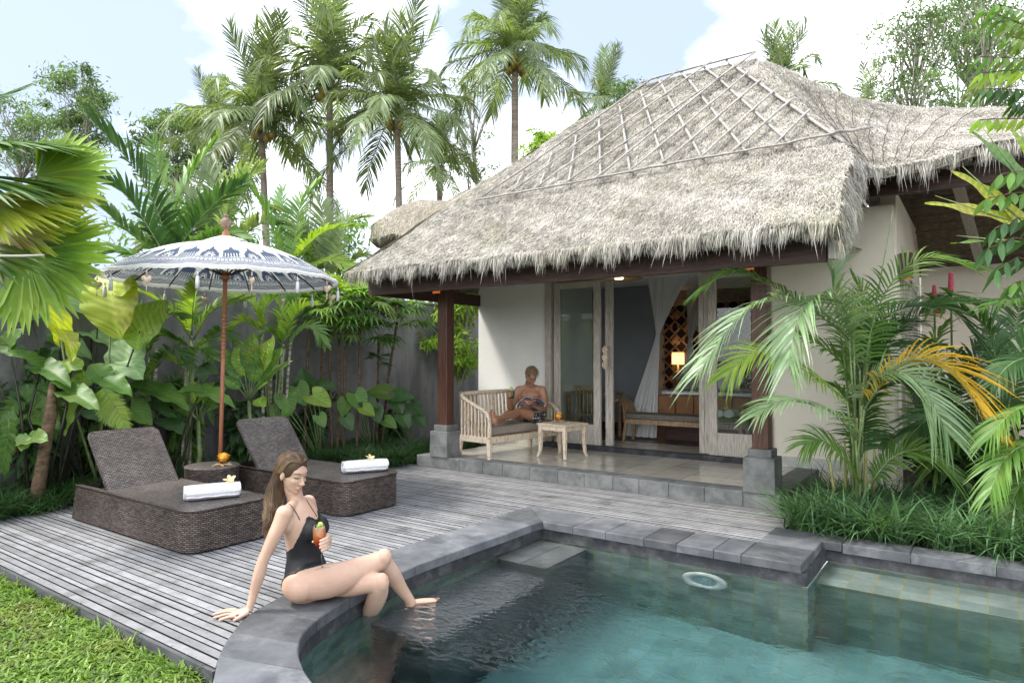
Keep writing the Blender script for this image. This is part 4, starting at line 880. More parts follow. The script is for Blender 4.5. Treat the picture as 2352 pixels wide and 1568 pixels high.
for k in range(NS):
    a = 2*math.pi*k/NS+0.04; p = canopy_pt(CR, a)+Vector((0, 0, -0.035)); rn = random.Random(k)
    if k % 2 == 0:
        mb = MB(); mb.tube([p, p-Vector((0, 0, .03))], 0.002, 4); mb.lathe(p-Vector((0, 0, 0.065)), [(0.006, 0.035), (0.011, 0.028), (0.006, 0.02), (0.012, 0.012), (0.006, 0.004)], 8)
        mb.lathe(p-Vector((0, 0, 0.185)), [(0.019, 0), (0.0185, 0.06), (0.016, 0.1), (0.008, 0.12)], 10); mb.build('tassel', G['tassel'], um)
    else:
        mb = MB(); mb.tube([p, p-Vector((0, 0, .045))], 0.002, 4); mb.lathe(p-Vector((0, 0, 0.05)), [(0.004, 0.03), (0.009, 0.02), (0.004, 0.012), (0.010, 0.004), (0.004, -0.004)], 8)
        ph = rn.uniform(0, 3.1); ex = Vector((math.cos(ph), math.sin(ph), 0)); ey = Vector((-math.sin(ph), math.cos(ph), 0)); c_ = p-Vector((0, 0, 0.10)); pts = []
        for q in np.linspace(0, 2*math.pi, 24, endpoint=False): x_ = 16*math.sin(q)**3; y_ = 13*math.cos(q)-5*math.cos(2*q)-2*math.cos(3*q)-math.cos(4*q); pts.append(c_+ex*(x_*0.0029)+Vector((0, 0, y_*0.0029)))
        vs = [q+ey*0.007 for q in pts]+[q-ey*0.007 for q in pts]+[c_+ey*0.013, c_-ey*0.013]; n_ = 24
        mb.add(vs, [(i, (i+1) % n_, n_+(i+1) % n_, n_+i) for i in range(n_)]+[(i, 48, (i+1) % n_) for i in range(n_)]+[(n_+i, n_+(i+1) % n_, 49) for i in range(n_)])
        mb.tube([p-Vector((0, 0, .145)), p-Vector((0, 0, .21))], [0.004, 0.006], 6); mb.build('heart_pendant', G['shell'], um)
# ---- marigold bowls on driftwood ----
G['drift'] = mat('driftwood', (0.20, 0.12, 0.07), (0.55, 0.40, 0.22), rough=0.8, scale=25, bump=0.5, bscale=50)
def bowl(c, r, label):
    t = thing('flower_bowl', label, 'flower bowl', c, 'glass bowls of orange flowers on driftwood')
    mb = MB(); rn = random.Random(int(c.x*100))
    for k in range(5): a = k*1.3+0.3; mb.tube([c+Vector((0.02*math.cos(a), 0.02*math.sin(a), .012)), c+Vector((0.07*math.cos(a), 0.07*math.sin(a), .014)), c+Vector((0.115*math.cos(a+.3), 0.115*math.sin(a+.3), 0.004))], [0.016, 0.011, 0.004], 6)
    mb.ell(c+Vector((0, 0, .014)), (0.055, 0.05, 0.016), 10, 5); mb.build('driftwood_foot', G['drift'], t)
    MB().lathe(c+Vector((0, 0, 0.016)), [(0.0, 0.0), (r*.5, 0.004), (r*.88, r*.45), (r, r), (r*.92, r*1.45), (r*.70, r*1.8)], 20, cap=False).build('bowl', G['glassobj'], t)
    g = np.random.default_rng(int(abs(c.x)*10)); n = 240; u = g.normal(size=(n, 3)); u /= np.linalg.norm(u, axis=1)[:, None]; u[:, 2] = u[:, 2]*0.8; base = np.array(c)+np.array([0, 0, 0.016+r*1.12])+u*(r*0.66)
    mb = MB(); mb.ell(c+Vector((0, 0, .016+r*1.12)), (r*.72, r*.72, r*.62), 12, 8, tint=1.0); mb.ribbons(base, u+g.normal(0, .5, (n, 3)), g.normal(size=(n, 3)), r*0.28, r*0.26, -u*0.3, K=2, tint=g.uniform(0.85, 1.2, n)); mb.build('marigold', G['marigold'], t)
    return t
bowl(Vector((-6.50, 3.96, tz+0.003)), 0.062, 'glass bowl with orange marigold at the foot of the umbrella pole')

# =============== TEAK BENCH, TABLE ===============
BO = Vector((-5.40, 7.10, PT)); eu = Vector((0.139, 0.990, 0)); ev = Vector((-0.990, 0.139, 0)); ez = Vector((0, 0, 1))
def bw(u, v, z): return BO+eu*u+ev*v+ez*z
BL_, BD = 1.52, 0.62
bench = thing('daybed_bench', 'whitewashed teak slatted daybed on the terrace on which the man reclines', 'bench', BO)
def leg(a, b, w0, w1, nm='leg', par=None, mt='whitewood'):
    P = [a, a+(b-a)*0.5+(Vector((a.x-b.x, a.y-b.y, 0))*0.0), b]; mb = MB(); mb.beam(b, a, w1, w1, taper=w0/w1, up=(1, 0.01, 0)); o = mb.build(nm, G[mt], par, smooth=False); bevel(o, 0.006, 2); return o
for u, v, du, dv in ((0.03, 0.03, -0.015, -0.02), (0.03, BD-.03, -0.015, 0.02), (BL_-.03, 0.03, .015, -0.02), (BL_-.03, BD-.03, .015, 0.02)):
    leg(bw(u, v, 0.27), bw(u+du, v+dv, 0.0), 0.065, 0.045, 'leg', bench)
mb = MB(); mb.beam(bw(0, 0.03, 0.255), bw(BL_, 0.03, 0.255), 0.035, 0.09); mb.beam(bw(0, BD-.03, 0.255), bw(BL_, BD-.03, 0.255), 0.035, 0.09); mb.beam(bw(0.03, 0.05, 0.253), bw(0.03, BD-.05, 0.253), 0.035, 0.085); mb.beam(bw(BL_-.03, .05, 0.253), bw(BL_-.03, BD-.05, 0.253), 0.035, 0.085)
o = mb.build('seat_frame', G['whitewood'], bench, smooth=False); bevel(o, 0.005, 1)
# continuous top rail: front post, arm sweeping up and round the back, down the other arm
rail = [(0.03, 0.03, 0.27), (0.03, 0.02, 0.46), (0.03, 0.03, 0.55), (0.03, 0.09, 0.625), (0.03, 0.20, 0.675), (0.03, 0.40, 0.75), (0.04, 0.55, 0.81), (0.10, 0.63, 0.845), (0.22, 0.655, 0.86), (0.76, 0.66, 0.865), (1.30, 0.655, 0.86), (1.43, 0.63, 0.845), (1.48, 0.55, 0.81), (1.49, 0.40, 0.75), (1.49, 0.20, 0.675), (1.49, 0.09, 0.625), (1.49, 0.03, 0.55), (1.49, 0.02, 0.46), (1.49, 0.03, 0.27)]
def sm3(P, n=6):
    P = [Vector(p) for p in P]; out = []
    for i in range(len(P)-1):
        p0, p1, p2, p3 = P[max(i-1, 0)], P[i], P[i+1], P[min(i+2, len(P)-1)]
        for k in range(n): t = k/n; out.append(0.5*((2*p1)+(p2-p0)*t+(2*p0-5*p1+4*p2-p3)*t*t+(3*p1-p0-3*p2+p3)*t**3))
    return out+[P[-1]]
R_ = [bw(*p) for p in sm3(rail, 4)]; MB().tube(R_, 0.036, 8, flat=0.75).build('top_rail', G['whitewood'], bench)
def rail_z(u=None, v=None):
    best = min(R_, key=lambda p: ((p-BO).dot(eu)-(u if u is not None else 0.03))**2+((p-BO).dot(ev)-(v if v is not None else 0.66))**2); return best
for k in range(8):
    v = 0.09+k*0.068
    for u in (0.03, 1.49): t_ = rail_z(u, v); MB().beam(bw(u, v, 0.28), Vector((t_.x, t_.y, t_.z))*1.0 if False else bw(u, v, t_.z-PT-0.01), 0.034, 0.018, up=(1, 0, 0)).build('slat', G['whitewood'], bench, smooth=False)
for k in range(18):
    u = 0.12+k*0.0755; w_ = 0.036 if k not in (8,) else 0.06; MB().beam(bw(u, BD-.01, 0.28), bw(u, 0.655, 0.85), w_, 0.018, up=eu.cross(ez)).build('slat', G['whitewood'], bench, smooth=False)
mb = MB(); rows = []
cu = MB(); c_ = bw(0.76, 0.325, 0.375); Rm = Matrix((eu, -ev, ez)).transposed(); cu.box(c_, (1.42, 0.565, 0.12), rot=Rm); q = cu.build('seat_cushion', G['cushion'], bench, smooth=True); bevel(q, 0.028, 4)
# wooden side table
TT = Vector((-4.78, 7.96, PT)); ta = math.radians(-8)
tt = thing('wooden_table', 'small square whitewashed teak table beside the daybed', 'side table', TT)
def tw(x, y, z): c, s = math.cos(ta), math.sin(ta); return TT+Vector((x*c-y*s, x*s+y*c, z))
Rt = Matrix.Rotation(ta, 3, 'Z')
mb = MB(); 
for k in range(4): mb.box(tw(0, -0.189+k*0.126, 0.452), (0.52, 0.124, 0.024), rot=Rt)
o = mb.build('table_top', G['whitewood'], tt, smooth=False); bevel(o, 0.005, 2)
for sx, sy in ((-1, -1), (1, -1), (1, 1), (-1, 1)):
    mb = MB(); pts = [(0.215, 0.44), (0.215, 0.30), (0.215, 0.16), (0.222, 0.06), (0.242, 0.0)]; P = [tw(sx*a, sy*a, z) for a, z in pts]
    vs = []; fs = []
    for i, p in enumerate(P):
        w_ = (0.026, 0.026, 0.022, 0.019, 0.017)[i]
        for dx, dy in ((-w_, -w_), (w_, -w_), (w_, w_), (-w_, w_)): vs.append(p+Rt @ Vector((dx, dy, 0)))
    for i in range(4):
        for k in range(4): fs.append((i*4+k, (i+1)*4+k, (i+1)*4+(k+1) % 4, i*4+(k+1) % 4))
    mb.add(vs, fs+[(16, 17, 18, 19)[::-1], (0, 1, 2, 3)]); o = mb.build('leg', G['whitewood'], tt, smooth=False); bevel(o, 0.004, 1)
mb = MB()
for a, b in (((-.19, -.215), (.19, -.215)), ((-.19, .215), (.19, .215))): mb.beam(tw(*a, 0.405), tw(*b, 0.405), 0.02, 0.065)
for a, b in (((-.215, -.19), (-.215, .19)), ((.215, -.19), (.215, .19))): mb.beam(tw(*a, 0.405), tw(*b, 0.405), 0.02, 0.063)
mb.build('apron', G['whitewood'], tt, smooth=False)
bowl(TT+Vector((-0.12, 0.10, 0.466)), 0.058, 'glass bowl with orange flowers on the teak table beside the daybed')

# =============== INSIDE THE ROOM ===============
G['oldteak'] = mat('old_teak', (0.20, 0.12, 0.06), (0.40, 0.28, 0.17), rough=0.6, scale=14, stretch=(3, 1, 1), bump=0.2)
IB = Vector((-3.70, 9.72, 0.212)); ib = thing('bed_bench', 'long low teak bench with scrolled arms at the foot of the bed', 'bench', IB)
L2 = 0.92
for sx in (-1, 1):
    for sy in (-1, 1): leg(IB+Vector((sx*(L2-.05), sy*.17, 0.34)), IB+Vector((sx*(L2+.0), sy*.17, 0)), 0.05, 0.04, 'leg', ib, 'oldteak')
    mb = MB(); P = [Vector((sx*L2, 0, z)) for z in (0.3,)]; prof = [(L2-.02, 0.34), (L2-.01, 0.5), (L2+.03, 0.62), (L2+.10, 0.665), (L2+.15, 0.63)]
    for (a, z0), (b, z1) in zip(prof[:-1], prof[1:]): mb.beam(IB+Vector((sx*a, 0, z0)), IB+Vector((sx*b, 0, z1)), 0.40, 0.03, up=(1, 0, 0.02) if abs(b-a) < .05 else (0, 0, 1))
    mb = MB(); rows = [[IB+Vector((sx*(a), yy, z)) for a, z in prof] for yy in (-.2, .2)]; rows2 = [[p+Vector((-sx*.02, 0, -.025)) for p in r] for r in rows]; mb.grid(rows); mb.grid(rows2); mb.grid([rows[0], rows2[0]]); mb.grid([rows[1], rows2[1]]); mb.build('arm', G['oldteak'], ib, smooth=False)
mb = MB(); mb.box(IB+Vector((0, 0, 0.32)), (2*L2-.04, 0.40, 0.07)); mb.build('seat_frame', G['oldteak'], ib, smooth=False)
q = MB().box(IB+Vector((0, 0, 0.40)), (2*L2-.08, 0.40, 0.085)).build('cushion', G['cushdark'], ib); bevel(q, .02, 3)
towel(IB+Vector((0.72, -0.16, 0.445)), IB+Vector((0.72, 0.10, 0.445)), 0.07, 'rolled white towel on the bench inside, behind the right glass door', 0, 5)
towel(IB+Vector((0.57, -0.14, 0.445)), IB+Vector((0.57, 0.12, 0.445)), 0.065, 'second rolled white towel on the bench inside, left of the other', 0, 6)
petal_flower(IB+Vector((0.66, -0.10, 0.57)), 0.05, (0.5, 0.1), 'frangipani flower on the rolled towels on the bench inside')
G['quilt'] = mat('brown_quilt', (0.20, 0.095, 0.04), (0.26, 0.13, 0.06), rough=0.8, scale=5, bump=0.3, bscale=8, bdist=0.02); G['linen'] = mat('white_linen', (0.72, 0.72, 0.74), (0.8, 0.8, 0.82), rough=0.9, scale=8, bump=0.3, bscale=10, bdist=0.02)
BE = Vector((-3.25, 11.15, 0.212)); bed = thing('bed', 'big bed with a brown quilted cover, white linen and pillows inside the villa', 'bed', BE)
mb = MB()
for k in range(7): mb.box(BE+Vector((-0.90+k*0.30, -1.0, 0.50)), (0.292, 0.06, 0.42))
mb.box(BE+Vector((0, 0.02, 0.49)), (2.1, 1.98, 0.40)); q = mb.build('quilt', G['quilt'], bed); bevel(q, .02, 3)
MB().box(BE+Vector((0, 0, 0.14)), (1.9, 1.9, 0.28)).build('bed_base', G['darkwood'], bed, smooth=False)
q = MB().box(BE+Vector((0.0, 0.1, 0.735)), (2.12, 1.9, 0.05)).build('sheet', G['linen'], bed); bevel(q, .02, 2)
MB().box(BE+Vector((0, -0.55, 0.768)), (2.14, 0.5, 0.02)).build('bed_runner', mat('patterned_runner', (0.10, 0.09, 0.08), (0.45, 0.42, 0.36), rough=0.9, scale=40, detail=2, contrast=(.45, .55)), bed, smooth=False)
for k, (x_, m_) in enumerate(((-0.55, 'linen'), (0.55, 'linen'), (0.12, 'pattern'), (0.62, 'pattern'))):
    if m_ == 'pattern' and 'pattern' not in G: G['pattern'] = mat('black_patterned_cushion', (0.03, 0.03, 0.03), (0.5, 0.46, 0.36), rough=0.9, scale=22, detail=1, contrast=(.5, .54))
    y_ = 0.75 if m_ == 'linen' else 0.35
    mb = MB(); mb.ell(BE+Vector((x_, y_, 0.95 if m_ == 'linen' else .93)), (0.38 if m_ == 'linen' else .2, 0.12, 0.24 if m_ == 'linen' else .19), 16, 10, rot=Matrix.Rotation(math.radians(-25), 3, 'X')); o = mb.build('pillow', G[m_], bed)
# carved wall panel
G['inkblue'] = mat('dark_blue_back', (0.006, 0.008, 0.02), rough=0.6); G['carvewood'] = mat('carved_panel_wood', (0.22, 0.14, 0.08), (0.36, 0.25, 0.15), rough=0.6, scale=8)
pn = thing('carved_panel', 'carved wooden lattice panel of leaves and diamonds on the wall behind the bed', 'wall panel', (-4.0, 12.86, 1.6))
MB().box((-3.9, 12.87, 1.75), (2.8, 0.02, 1.9)).build('backing', G['inkblue'], pn, smooth=False)
mb = MB(); s_ = 0.26
for i in range(-5, 6):
    for j in range(-4, 4):
        cx, cz = -3.9+i*s_, 1.75+j*s_+0.13
        if abs(cz-1.75) > 0.92: continue
        for a in (45, 135):
            R = Matrix.Rotation(math.radians(a), 3, 'Y'); mb.box((cx, 12.85, cz), (s_*1.414, 0.02, 0.028), rot=R)
        if (i+j) % 2:
            mb.ell((cx+s_/2, 12.845, cz), (0.055, 0.012, 0.10), 12, 6, rot=Matrix.Rotation(math.radians(40), 3, 'Y')); mb.ell((cx+s_/2+.03, 12.845, cz-.02), (0.05, 0.012, 0.09), 12, 6, rot=Matrix.Rotation(math.radians(-50), 3, 'Y'))
        else: mb.tube([Vector((cx+s_/2+0.07*math.cos(q), 12.84, cz+0.10*math.sin(q))) for q in np.linspace(0, 6.28, 14)], 0.012, 5)
mb.build('carving', G['carvewood'], pn, smooth=False)
# headboard shelf with sockets, bedside lamp
hb = thing('headboard', 'pale wooden headboard shelf with a socket plate beside the bed', 'headboard', (-4.3, 12.6, 0.2)); MB().box((-3.7, 12.66, 0.72), (2.6, 0.24, 1.02)).build('headboard_body', G['oldteak'], hb, smooth=False); MB().box((-4.56, 12.53, 1.02), (0.17, 0.02, 0.09)).build('socket_plate', G['white'], hb, smooth=False)
lc = Vector((-4.92, 12.62, 1.23)); la = thing('table_lamp', 'lit table lamp with a drum shade beside the bed', 'lamp', lc)
G['shade'] = mat('lamp_shade_cloth', (0.55, 0.42, 0.30), rough=0.8, transl=0.5, emis=((1.0, 0.62, 0.30), 0.45))
MB().lathe(lc, [(0.12, 0.16), (0.12, 0.40)], 24, cap=False).build('lamp_shade', G['shade'], la); MB().lathe(lc, [(0.06, 0), (0.05, 0.02), (0.015, 0.05), (0.015, 0.2)], 12).build('lamp_base', G['drift'], la)
ld = bpy.data.lights.new('table_lamp_light', 'POINT'); ld.energy = 1.6; ld.color = (1, 0.6, 0.28); ld.shadow_soft_size = 0.05; lo = bpy.data.objects.new('table_lamp_light', ld); COL.objects.link(lo); lo.location = lc+Vector((0, -0.02, 0.27))
# sheer bed curtains
m = bpy.data.materials.new('sheer_white_net'); m.use_nodes = True; t = m.node_tree; pb = t.nodes['Principled BSDF']; pb.inputs['Base Color'].default_value = (0.86, 0.86, 0.85, 1); pb.inputs['Roughness'].default_value = 0.9
trp = t.nodes.new('ShaderNodeBsdfTransparent'); ms = t.nodes.new('ShaderNodeMixShader'); ms.inputs[0].default_value = 0.82; t.links.new(trp.outputs[0], ms.inputs[1]); t.links.new(pb.outputs[0], ms.inputs[2]); t.links.new(ms.outputs[0], t.nodes['Material Output'].inputs['Surface'])
def curtain(top, tie, bot, label, seed=0):
    """folds hanging from the line top, gathered at tie, flaring to the line bot"""
    mb = MB(); nf = 90; rows = []; (a, b), (c, d) = [(Vector(p), Vector(q)) for p, q in (top, bot)]; tie = Vector(tie)
    def rowat(A, B, amp, ph): return [A+(B-A)*(k/nf)+Vector((0, 1, 0))*(amp*math.sin(k*0.9+ph)+amp*.6*math.sin(k*0.37+ph*2)) for k in range(nf+1)]
    ta_, tb_ = tie+Vector((-.03, 0, 0)), tie+Vector((.03, 0, 0))
    for i in range(15):
        f = i/14; e = f**1.7; rows.append(rowat(a.lerp(ta_, f)+Vector((0, 0, 0))+(a-ta_)*(0), b.lerp(tb_, f), 0.045*(1-f)+0.012, seed)) if True else None
        z = a.z+(tie.z-a.z)*f; rows[-1] = [Vector((p.x, p.y, z)) for p in rowat(Vector((a.x+(ta_.x-a.x)*f**0.75, a.y+(tie.y-a.y)*f, z)), Vector((b.x+(tb_.x-b.x)*f**0.75, b.y+(tie.y-b.y)*f, z)), 0.05*(1-f)+0.012, seed)]
    for i in range(1, 15):
        f = i/14; z = tie.z+(c.z-tie.z)*f; rows.append([Vector((p.x, p.y, z)) for p in rowat(Vector((ta_.x+(c.x-ta_.x)*f**1.1, tie.y+(c.y-tie.y)*f, z)), Vector((tb_.x+(d.x-tb_.x)*f**1.1, tie.y+(d.y-tie.y)*f, z)), 0.04*f+0.012, seed)])
    mb.grid(rows); o = mb.build('bed_curtain', m); tag(o, label, 'curtain', 'white net curtains tied at the bed corners'); return o
t0 = PY(1511, 766, 10.15)
curtain((PY(1480, 620, 10.1), PY(1608, 620, 10.1)), t0, ((PY(1428, 985, 10.05).x, 10.05, 0.24), (PY(1508, 985, 10.05).x, 10.05, 0.24)), 'white net bed curtain tied in the middle, nearest the open door', 0)
t1 = PY(1585, 776, 12.1)
curtain((PY(1575, 615, 12.1), PY(1690, 615, 12.1)), t1, ((PY(1555, 930, 12.1).x, 12.1, 0.5), (PY(1620, 930, 12.1).x, 12.1, 0.5)), 'white net bed curtain at the head of the bed, left one', 2)
curtain((PY(1700, 600, 10.2), PY(1840, 600, 10.2)), PY(1800, 790, 10.2), ((PY(1770, 960, 10.2).x, 10.2, 0.3), (PY(1830, 960, 10.2).x, 10.2, 0.3)), 'white net bed curtain behind the right glass door', 3)
MB_ = MB()
# writing desk seen through the left door
dk_ = thing('desk', 'dark wooden writing desk with a chair seen through the left glass door', 'desk', (-5.35, 9.95, 0.2))
MB().box((-5.35, 9.95, 0.93), (0.85, 0.5, 0.035)).build('desk_top', G['oldteak'], dk_, smooth=False)
for sx in (-.38, .38):
    for sy in (-.2, .2): MB().box((-5.35+sx, 9.95+sy, 0.56), (0.05, 0.05, 0.70)).build('leg', G['oldteak'], dk_, smooth=False)
ch = thing('desk_chair', 'dark slatted chair in front of the desk behind the left glass door', 'chair', (-5.15, 9.5, 0.2))
MB().box((-5.15, 9.5, 0.62), (0.42, 0.40, 0.04)).build('seat', G['cushdark'], ch, smooth=False)
for sx in (-.19, .19):
    for sy in (-.18, .18): MB().box((-5.15+sx, 9.5+sy, 0.40), (0.04, 0.04, 0.40)).build('leg', G['oldteak'], ch, smooth=False)
mb = MB(); mb.box((-5.15, 9.30, 1.05), (0.42, 0.03, 0.06))
for k in range(6): mb.box((-5.32+k*.068, 9.30, 0.83), (0.02, 0.02, 0.4))
mb.build('backrest', G['oldteak'], ch, smooth=False)
# =============== PEOPLE ===============
from mathutils.bvhtree import BVHTree
IMR = Vector((math.cos(PSI), math.sin(PSI), 0)); TOC = Vector((math.sin(PSI), -math.cos(PSI), 0)); UP = Vector((0, 0, 1))
def cat(P, n=4):
    out = []
    for i in range(len(P)-1):
        p0, p1, p2, p3 = P[max(i-1, 0)], P[i], P[i+1], P[min(i+2, len(P)-1)]
        for k in range(n): t = k/n; out.append(0.5*((2*p1)+(p2-p0)*t+(2*p0-5*p1+4*p2-p3)*t*t+(3*p1-p0-3*p2+p3)*t**3))
    return out+[P[-1]]
def chain(mb, nodes, ref, n=16, sub=4, caps=True):
    """nodes: (point, ra, rb); ra along ref, rb across it"""
    A = [np.array([*p, ra, rb]) for p, ra, rb in nodes]; A = cat(A, sub); ref = Vector(ref); rows = []
    P = [Vector(a[:3]) for a in A]; m = len(P); T = [(P[min(i+1, m-1)]-P[max(i-1, 0)]).normalized() for i in range(m)]
    rings = []
    if caps:
        for f in (0.25, 0.6, 0.88): rings.append((P[0]-T[0]*(min(A[0][3], A[0][4])*0.9*(1-f**2)**.5 if f < 1 else 0), T[0], A[0][3]*f, A[0][4]*f))
    for i in range(m): rings.append((P[i], T[i], A[i][3], A[i][4]))
    if caps:
        for f in (0.88, 0.6, 0.25): rings.append((P[-1]+T[-1]*(min(A[-1][3], A[-1][4])*0.9*(1-f**2)**.5), T[-1], A[-1][3]*f, A[-1][4]*f))
    vs = []; fs = []
    for p, t, ra, rb in rings:
        x = ref-t*ref.dot(t); x = x.normalized() if x.length > 1e-4 else basis(t)[0]; y = t.cross(x)
        for k in range(n): a = 2*math.pi*k/n; vs.append(p+x*(math.cos(a)*ra)+y*(math.sin(a)*rb))
    for i in range(len(rings)-1):
        for k in range(n): k2 = (k+1) % n; fs.append((i*n+k, i*n+k2, (i+1)*n+k2, (i+1)*n+k))
    fs.append(tuple(range(n-1, -1, -1))); fs.append(tuple((len(rings)-1)*n+k for k in range(n))); mb.add(vs, fs)
def fuse(mb, name, m, parent, voxel=0.005, it=8, soft=None):
    """one continuous skin over all the overlapping limbs"""
    o = mb.build(name, m, None); r = o.modifiers.new('r', 'REMESH'); r.mode = 'VOXEL'; r.voxel_size = voxel; r.use_smooth_shade = True; finalize(o)
    me = o.data; n = len(me.vertices); co = np.zeros(n*3); me.vertices.foreach_get('co', co); co = co.reshape(-1, 3); ne = len(me.edges); E_ = np.zeros(ne*2, int); me.edges.foreach_get('vertices', E_); E_ = E_.reshape(-1, 2)
    w_ = np.ones(n) if soft is None else soft(co); deg = np.bincount(E_.reshape(-1), minlength=n).astype(float)[:, None]
    def lap(c):
        s = np.zeros_like(c)
        for k in range(3): s[:, k] = np.bincount(E_[:, 0], weights=c[E_[:, 1], k], minlength=n)+np.bincount(E_[:, 1], weights=c[E_[:, 0], k], minlength=n)
        return s/np.maximum(deg, 1)-c
    for k in range(it):
        co = co+lap(co)*(0.6*w_)[:, None]
        co = co-lap(co)*(0.45*w_*(k < it*0.8))[:, None]
    me.vertices.foreach_set('co', co.reshape(-1)); me.update(); me.polygons.foreach_set('use_smooth', np.ones(len(me.polygons), bool))
    attach(o, parent); return o, co
def mskin(name, c1, c2, rough=0.45):
    return mat(name, c1, c2, rough=rough, scale=7, detail=4, bump=0.08, bscale=260, bdist=0.001, sss=0.12, spec=0.4, c3=tuple(a*b for a, b in zip(c2, (0.97, 0.86, 0.82))), s3=5)
def head(mb, c, fwd, up, s=1.0, male=False):
    """skull, jaw, nose, lips and ears around c (centre of the skull); returns the local frame"""
    fwd = Vector(fwd).normalized(); up = (Vector(up)-fwd*Vector(up).dot(fwd)).normalized(); left = up.cross(fwd)
    R = Matrix((fwd, left, up)).transposed()
    def L_(x, y, z): return Vector(c)+R @ (Vector((x, y, z))*s)
    def el(p, r, n=16, m=12): mb.ell(L_(*p), tuple(a*s for a in r), n, m, rot=R)
    jw = 1.08 if male else 1.0
    el((-0.012, 0, 0.018), (0.094, 0.073, 0.088)); el((0.018, 0, -0.03), (0.070, 0.062*jw, 0.080)); el((0.034, 0, -0.078), (0.044, 0.046*jw, 0.036)); el((0.058, 0, -0.100), (0.022, 0.022*jw, 0.017))
    el((0.045, 0.030, -0.030), (0.036, 0.026, 0.024)); el((0.045, -0.030, -0.030), (0.036, 0.026, 0.024)); el((0.052, 0, 0.022), (0.036, 0.052, 0.034)); el((0.060, 0.0, 0.004), (0.026, 0.050, 0.010))
    el((0.030, 0, -0.055), (0.052, 0.050*jw, 0.040))
    mb.tube([L_(0.080, 0, 0.004), L_(0.092, 0, -0.018), L_(0.106, 0, -0.036), L_(0.094, 0, -0.045)], [0.007*s, 0.008*s, 0.0115*s, 0.010*s], 8)
    for sg in (-1, 1):
        el((0.090, sg*0.010, -0.041), (0.011, 0.008, 0.007), 8, 6)
        el((-0.006, sg*0.075, -0.018), (0.018, 0.010, 0.032), 10, 8)
    mb.tube([L_(0.074, 0.022, -0.069), L_(0.086, 0.010, -0.066), L_(0.088, 0, -0.067), L_(0.086, -0.010, -0.066), L_(0.074, -0.022, -0.069)], [0.003*s, 0.006*s, 0.006*s, 0.006*s, 0.003*s], 6)
    mb.tube([L_(0.072, 0.020, -0.073), L_(0.083, 0.009, -0.078), L_(0.085, 0, -0.079), L_(0.083, -0.009, -0.078), L_(0.072, -0.020, -0.073)], [0.003*s, 0.007*s, 0.007*s, 0.007*s, 0.003*s], 6)
    return L_, R
def on_skin(bvh, p, d, off=0.001, far=0.08):
    hit = bvh.ray_cast(Vector(p)+Vector(d)*far, -Vector(d), far*2)
    return (hit[0]+hit[1]*off) if hit[0] is not None else Vector(p)
def bvh_of(o):
    me = o.data; return BVHTree.FromPolygons([v.co.copy() for v in me.vertices], [tuple(p.vertices) for p in me.polygons])
G['lip'] = mat('lip', (0.50, 0.20, 0.17), rough=0.4); G['lash'] = mat('lash', (0.05, 0.03, 0.02), rough=0.8); G['nail'] = mat('nail', (0.80, 0.62, 0.55), rough=0.25)
def face_parts(bvh, L_, R, parent, s, browm, lidclosed=True, lips=True):
    f = R @ Vector((1, 0, 0))
    for sg in (-1, 1):
        P = [on_skin(bvh, L_(0.09, sg*y, z), f, 0.0015*s) for y, z in ((0.050, 0.020), (0.040, 0.026), (0.028, 0.027), (0.016, 0.022))]; MB().tube(P, [0.0016*s, 0.0030*s, 0.0032*s, 0.002*s], 5).build('eyebrow', browm, parent)
        P = [on_skin(bvh, L_(0.09, sg*y, z), f, 0.001*s) for y, z in ((0.046, 0.000), (0.040, -0.005), (0.031, -0.007), (0.022, -0.004), (0.016, 0.000))]; MB().tube(P, [0.0012*s, 0.0024*s, 0.0026*s, 0.002*s, 0.001*s], 5).build('eyelashes', G['lash'], parent)
    if lips:
        mb = MB()
        for zz, dy, r in ((-0.0665, 0.021, 0.0040), (-0.0785, 0.017, 0.0048)):
            P = [on_skin(bvh, L_(0.09, y, zz+(0.004 if zz > -0.07 else -0.0)*(-abs(y)/dy)+(0.005 if zz < -0.07 else 0)*abs(y)/dy), f, -0.0012*s) for y in np.linspace(-dy, dy, 7)]; mb.tube(P, [r*s*k for k in (0.3, 0.75, 1, 1, 1, 0.75, 0.3)], 6)
        mb.build('lips', G['lip'], parent)

# ---------------- the woman ----------------
WF = 4.17
def W(u, v, f): return AT(u, v, f)
pel = W(706, 1334, WF); wai = W(699, 1272, 4.17); che = W(696, 1214, 4.16); upc = W(688, 1172, 4.15); nb = W(680, 1150, 4.15)
shR = W(654, 1177, 3.99); shL = W(708, 1151, 4.31)
S = (shL-shR); S.z *= 0.2; S.normalize(); FRT = Vector((-S.y, S.x, 0)).normalized()
if FRT.dot(IMR) < 0: FRT = -FRT
spine = (nb-pel).normalized()
wb = MB()
chain(wb, [(W(704, 1352, WF), 0.135, 0.105), (pel, 0.172, 0.122), (W(702, 1305, WF), 0.160, 0.112), (wai, 0.122, 0.096), (W(697, 1240, 4.165), 0.128, 0.100), (che+FRT*0.0, 0.142, 0.106), (W(692, 1190, 4.155), 0.150, 0.095), (upc, 0.140, 0.072), (W(683, 1158, 4.15), 0.095, 0.055), (nb, 0.058, 0.050)], S, 28)
# buttocks, hips, breasts, shoulders
wb.ell(W(692, 1343, 4.06), (0.115, 0.115, 0.098), 18, 12); wb.ell(W(712, 1340, 4.27), (0.115, 0.11, 0.10), 18, 12)
for sg, ff in ((-1, 4.085), (1, 4.225)):
    c_ = che+S*(sg*0.068)+FRT*0.072+Vector((0, 0, 0.006)); wb.ell(c_, (0.060, 0.058, 0.062), 18, 12); wb.ell(c_+FRT*0.020+Vector((0, 0, -0.012)), (0.044, 0.044, 0.042), 16, 10)
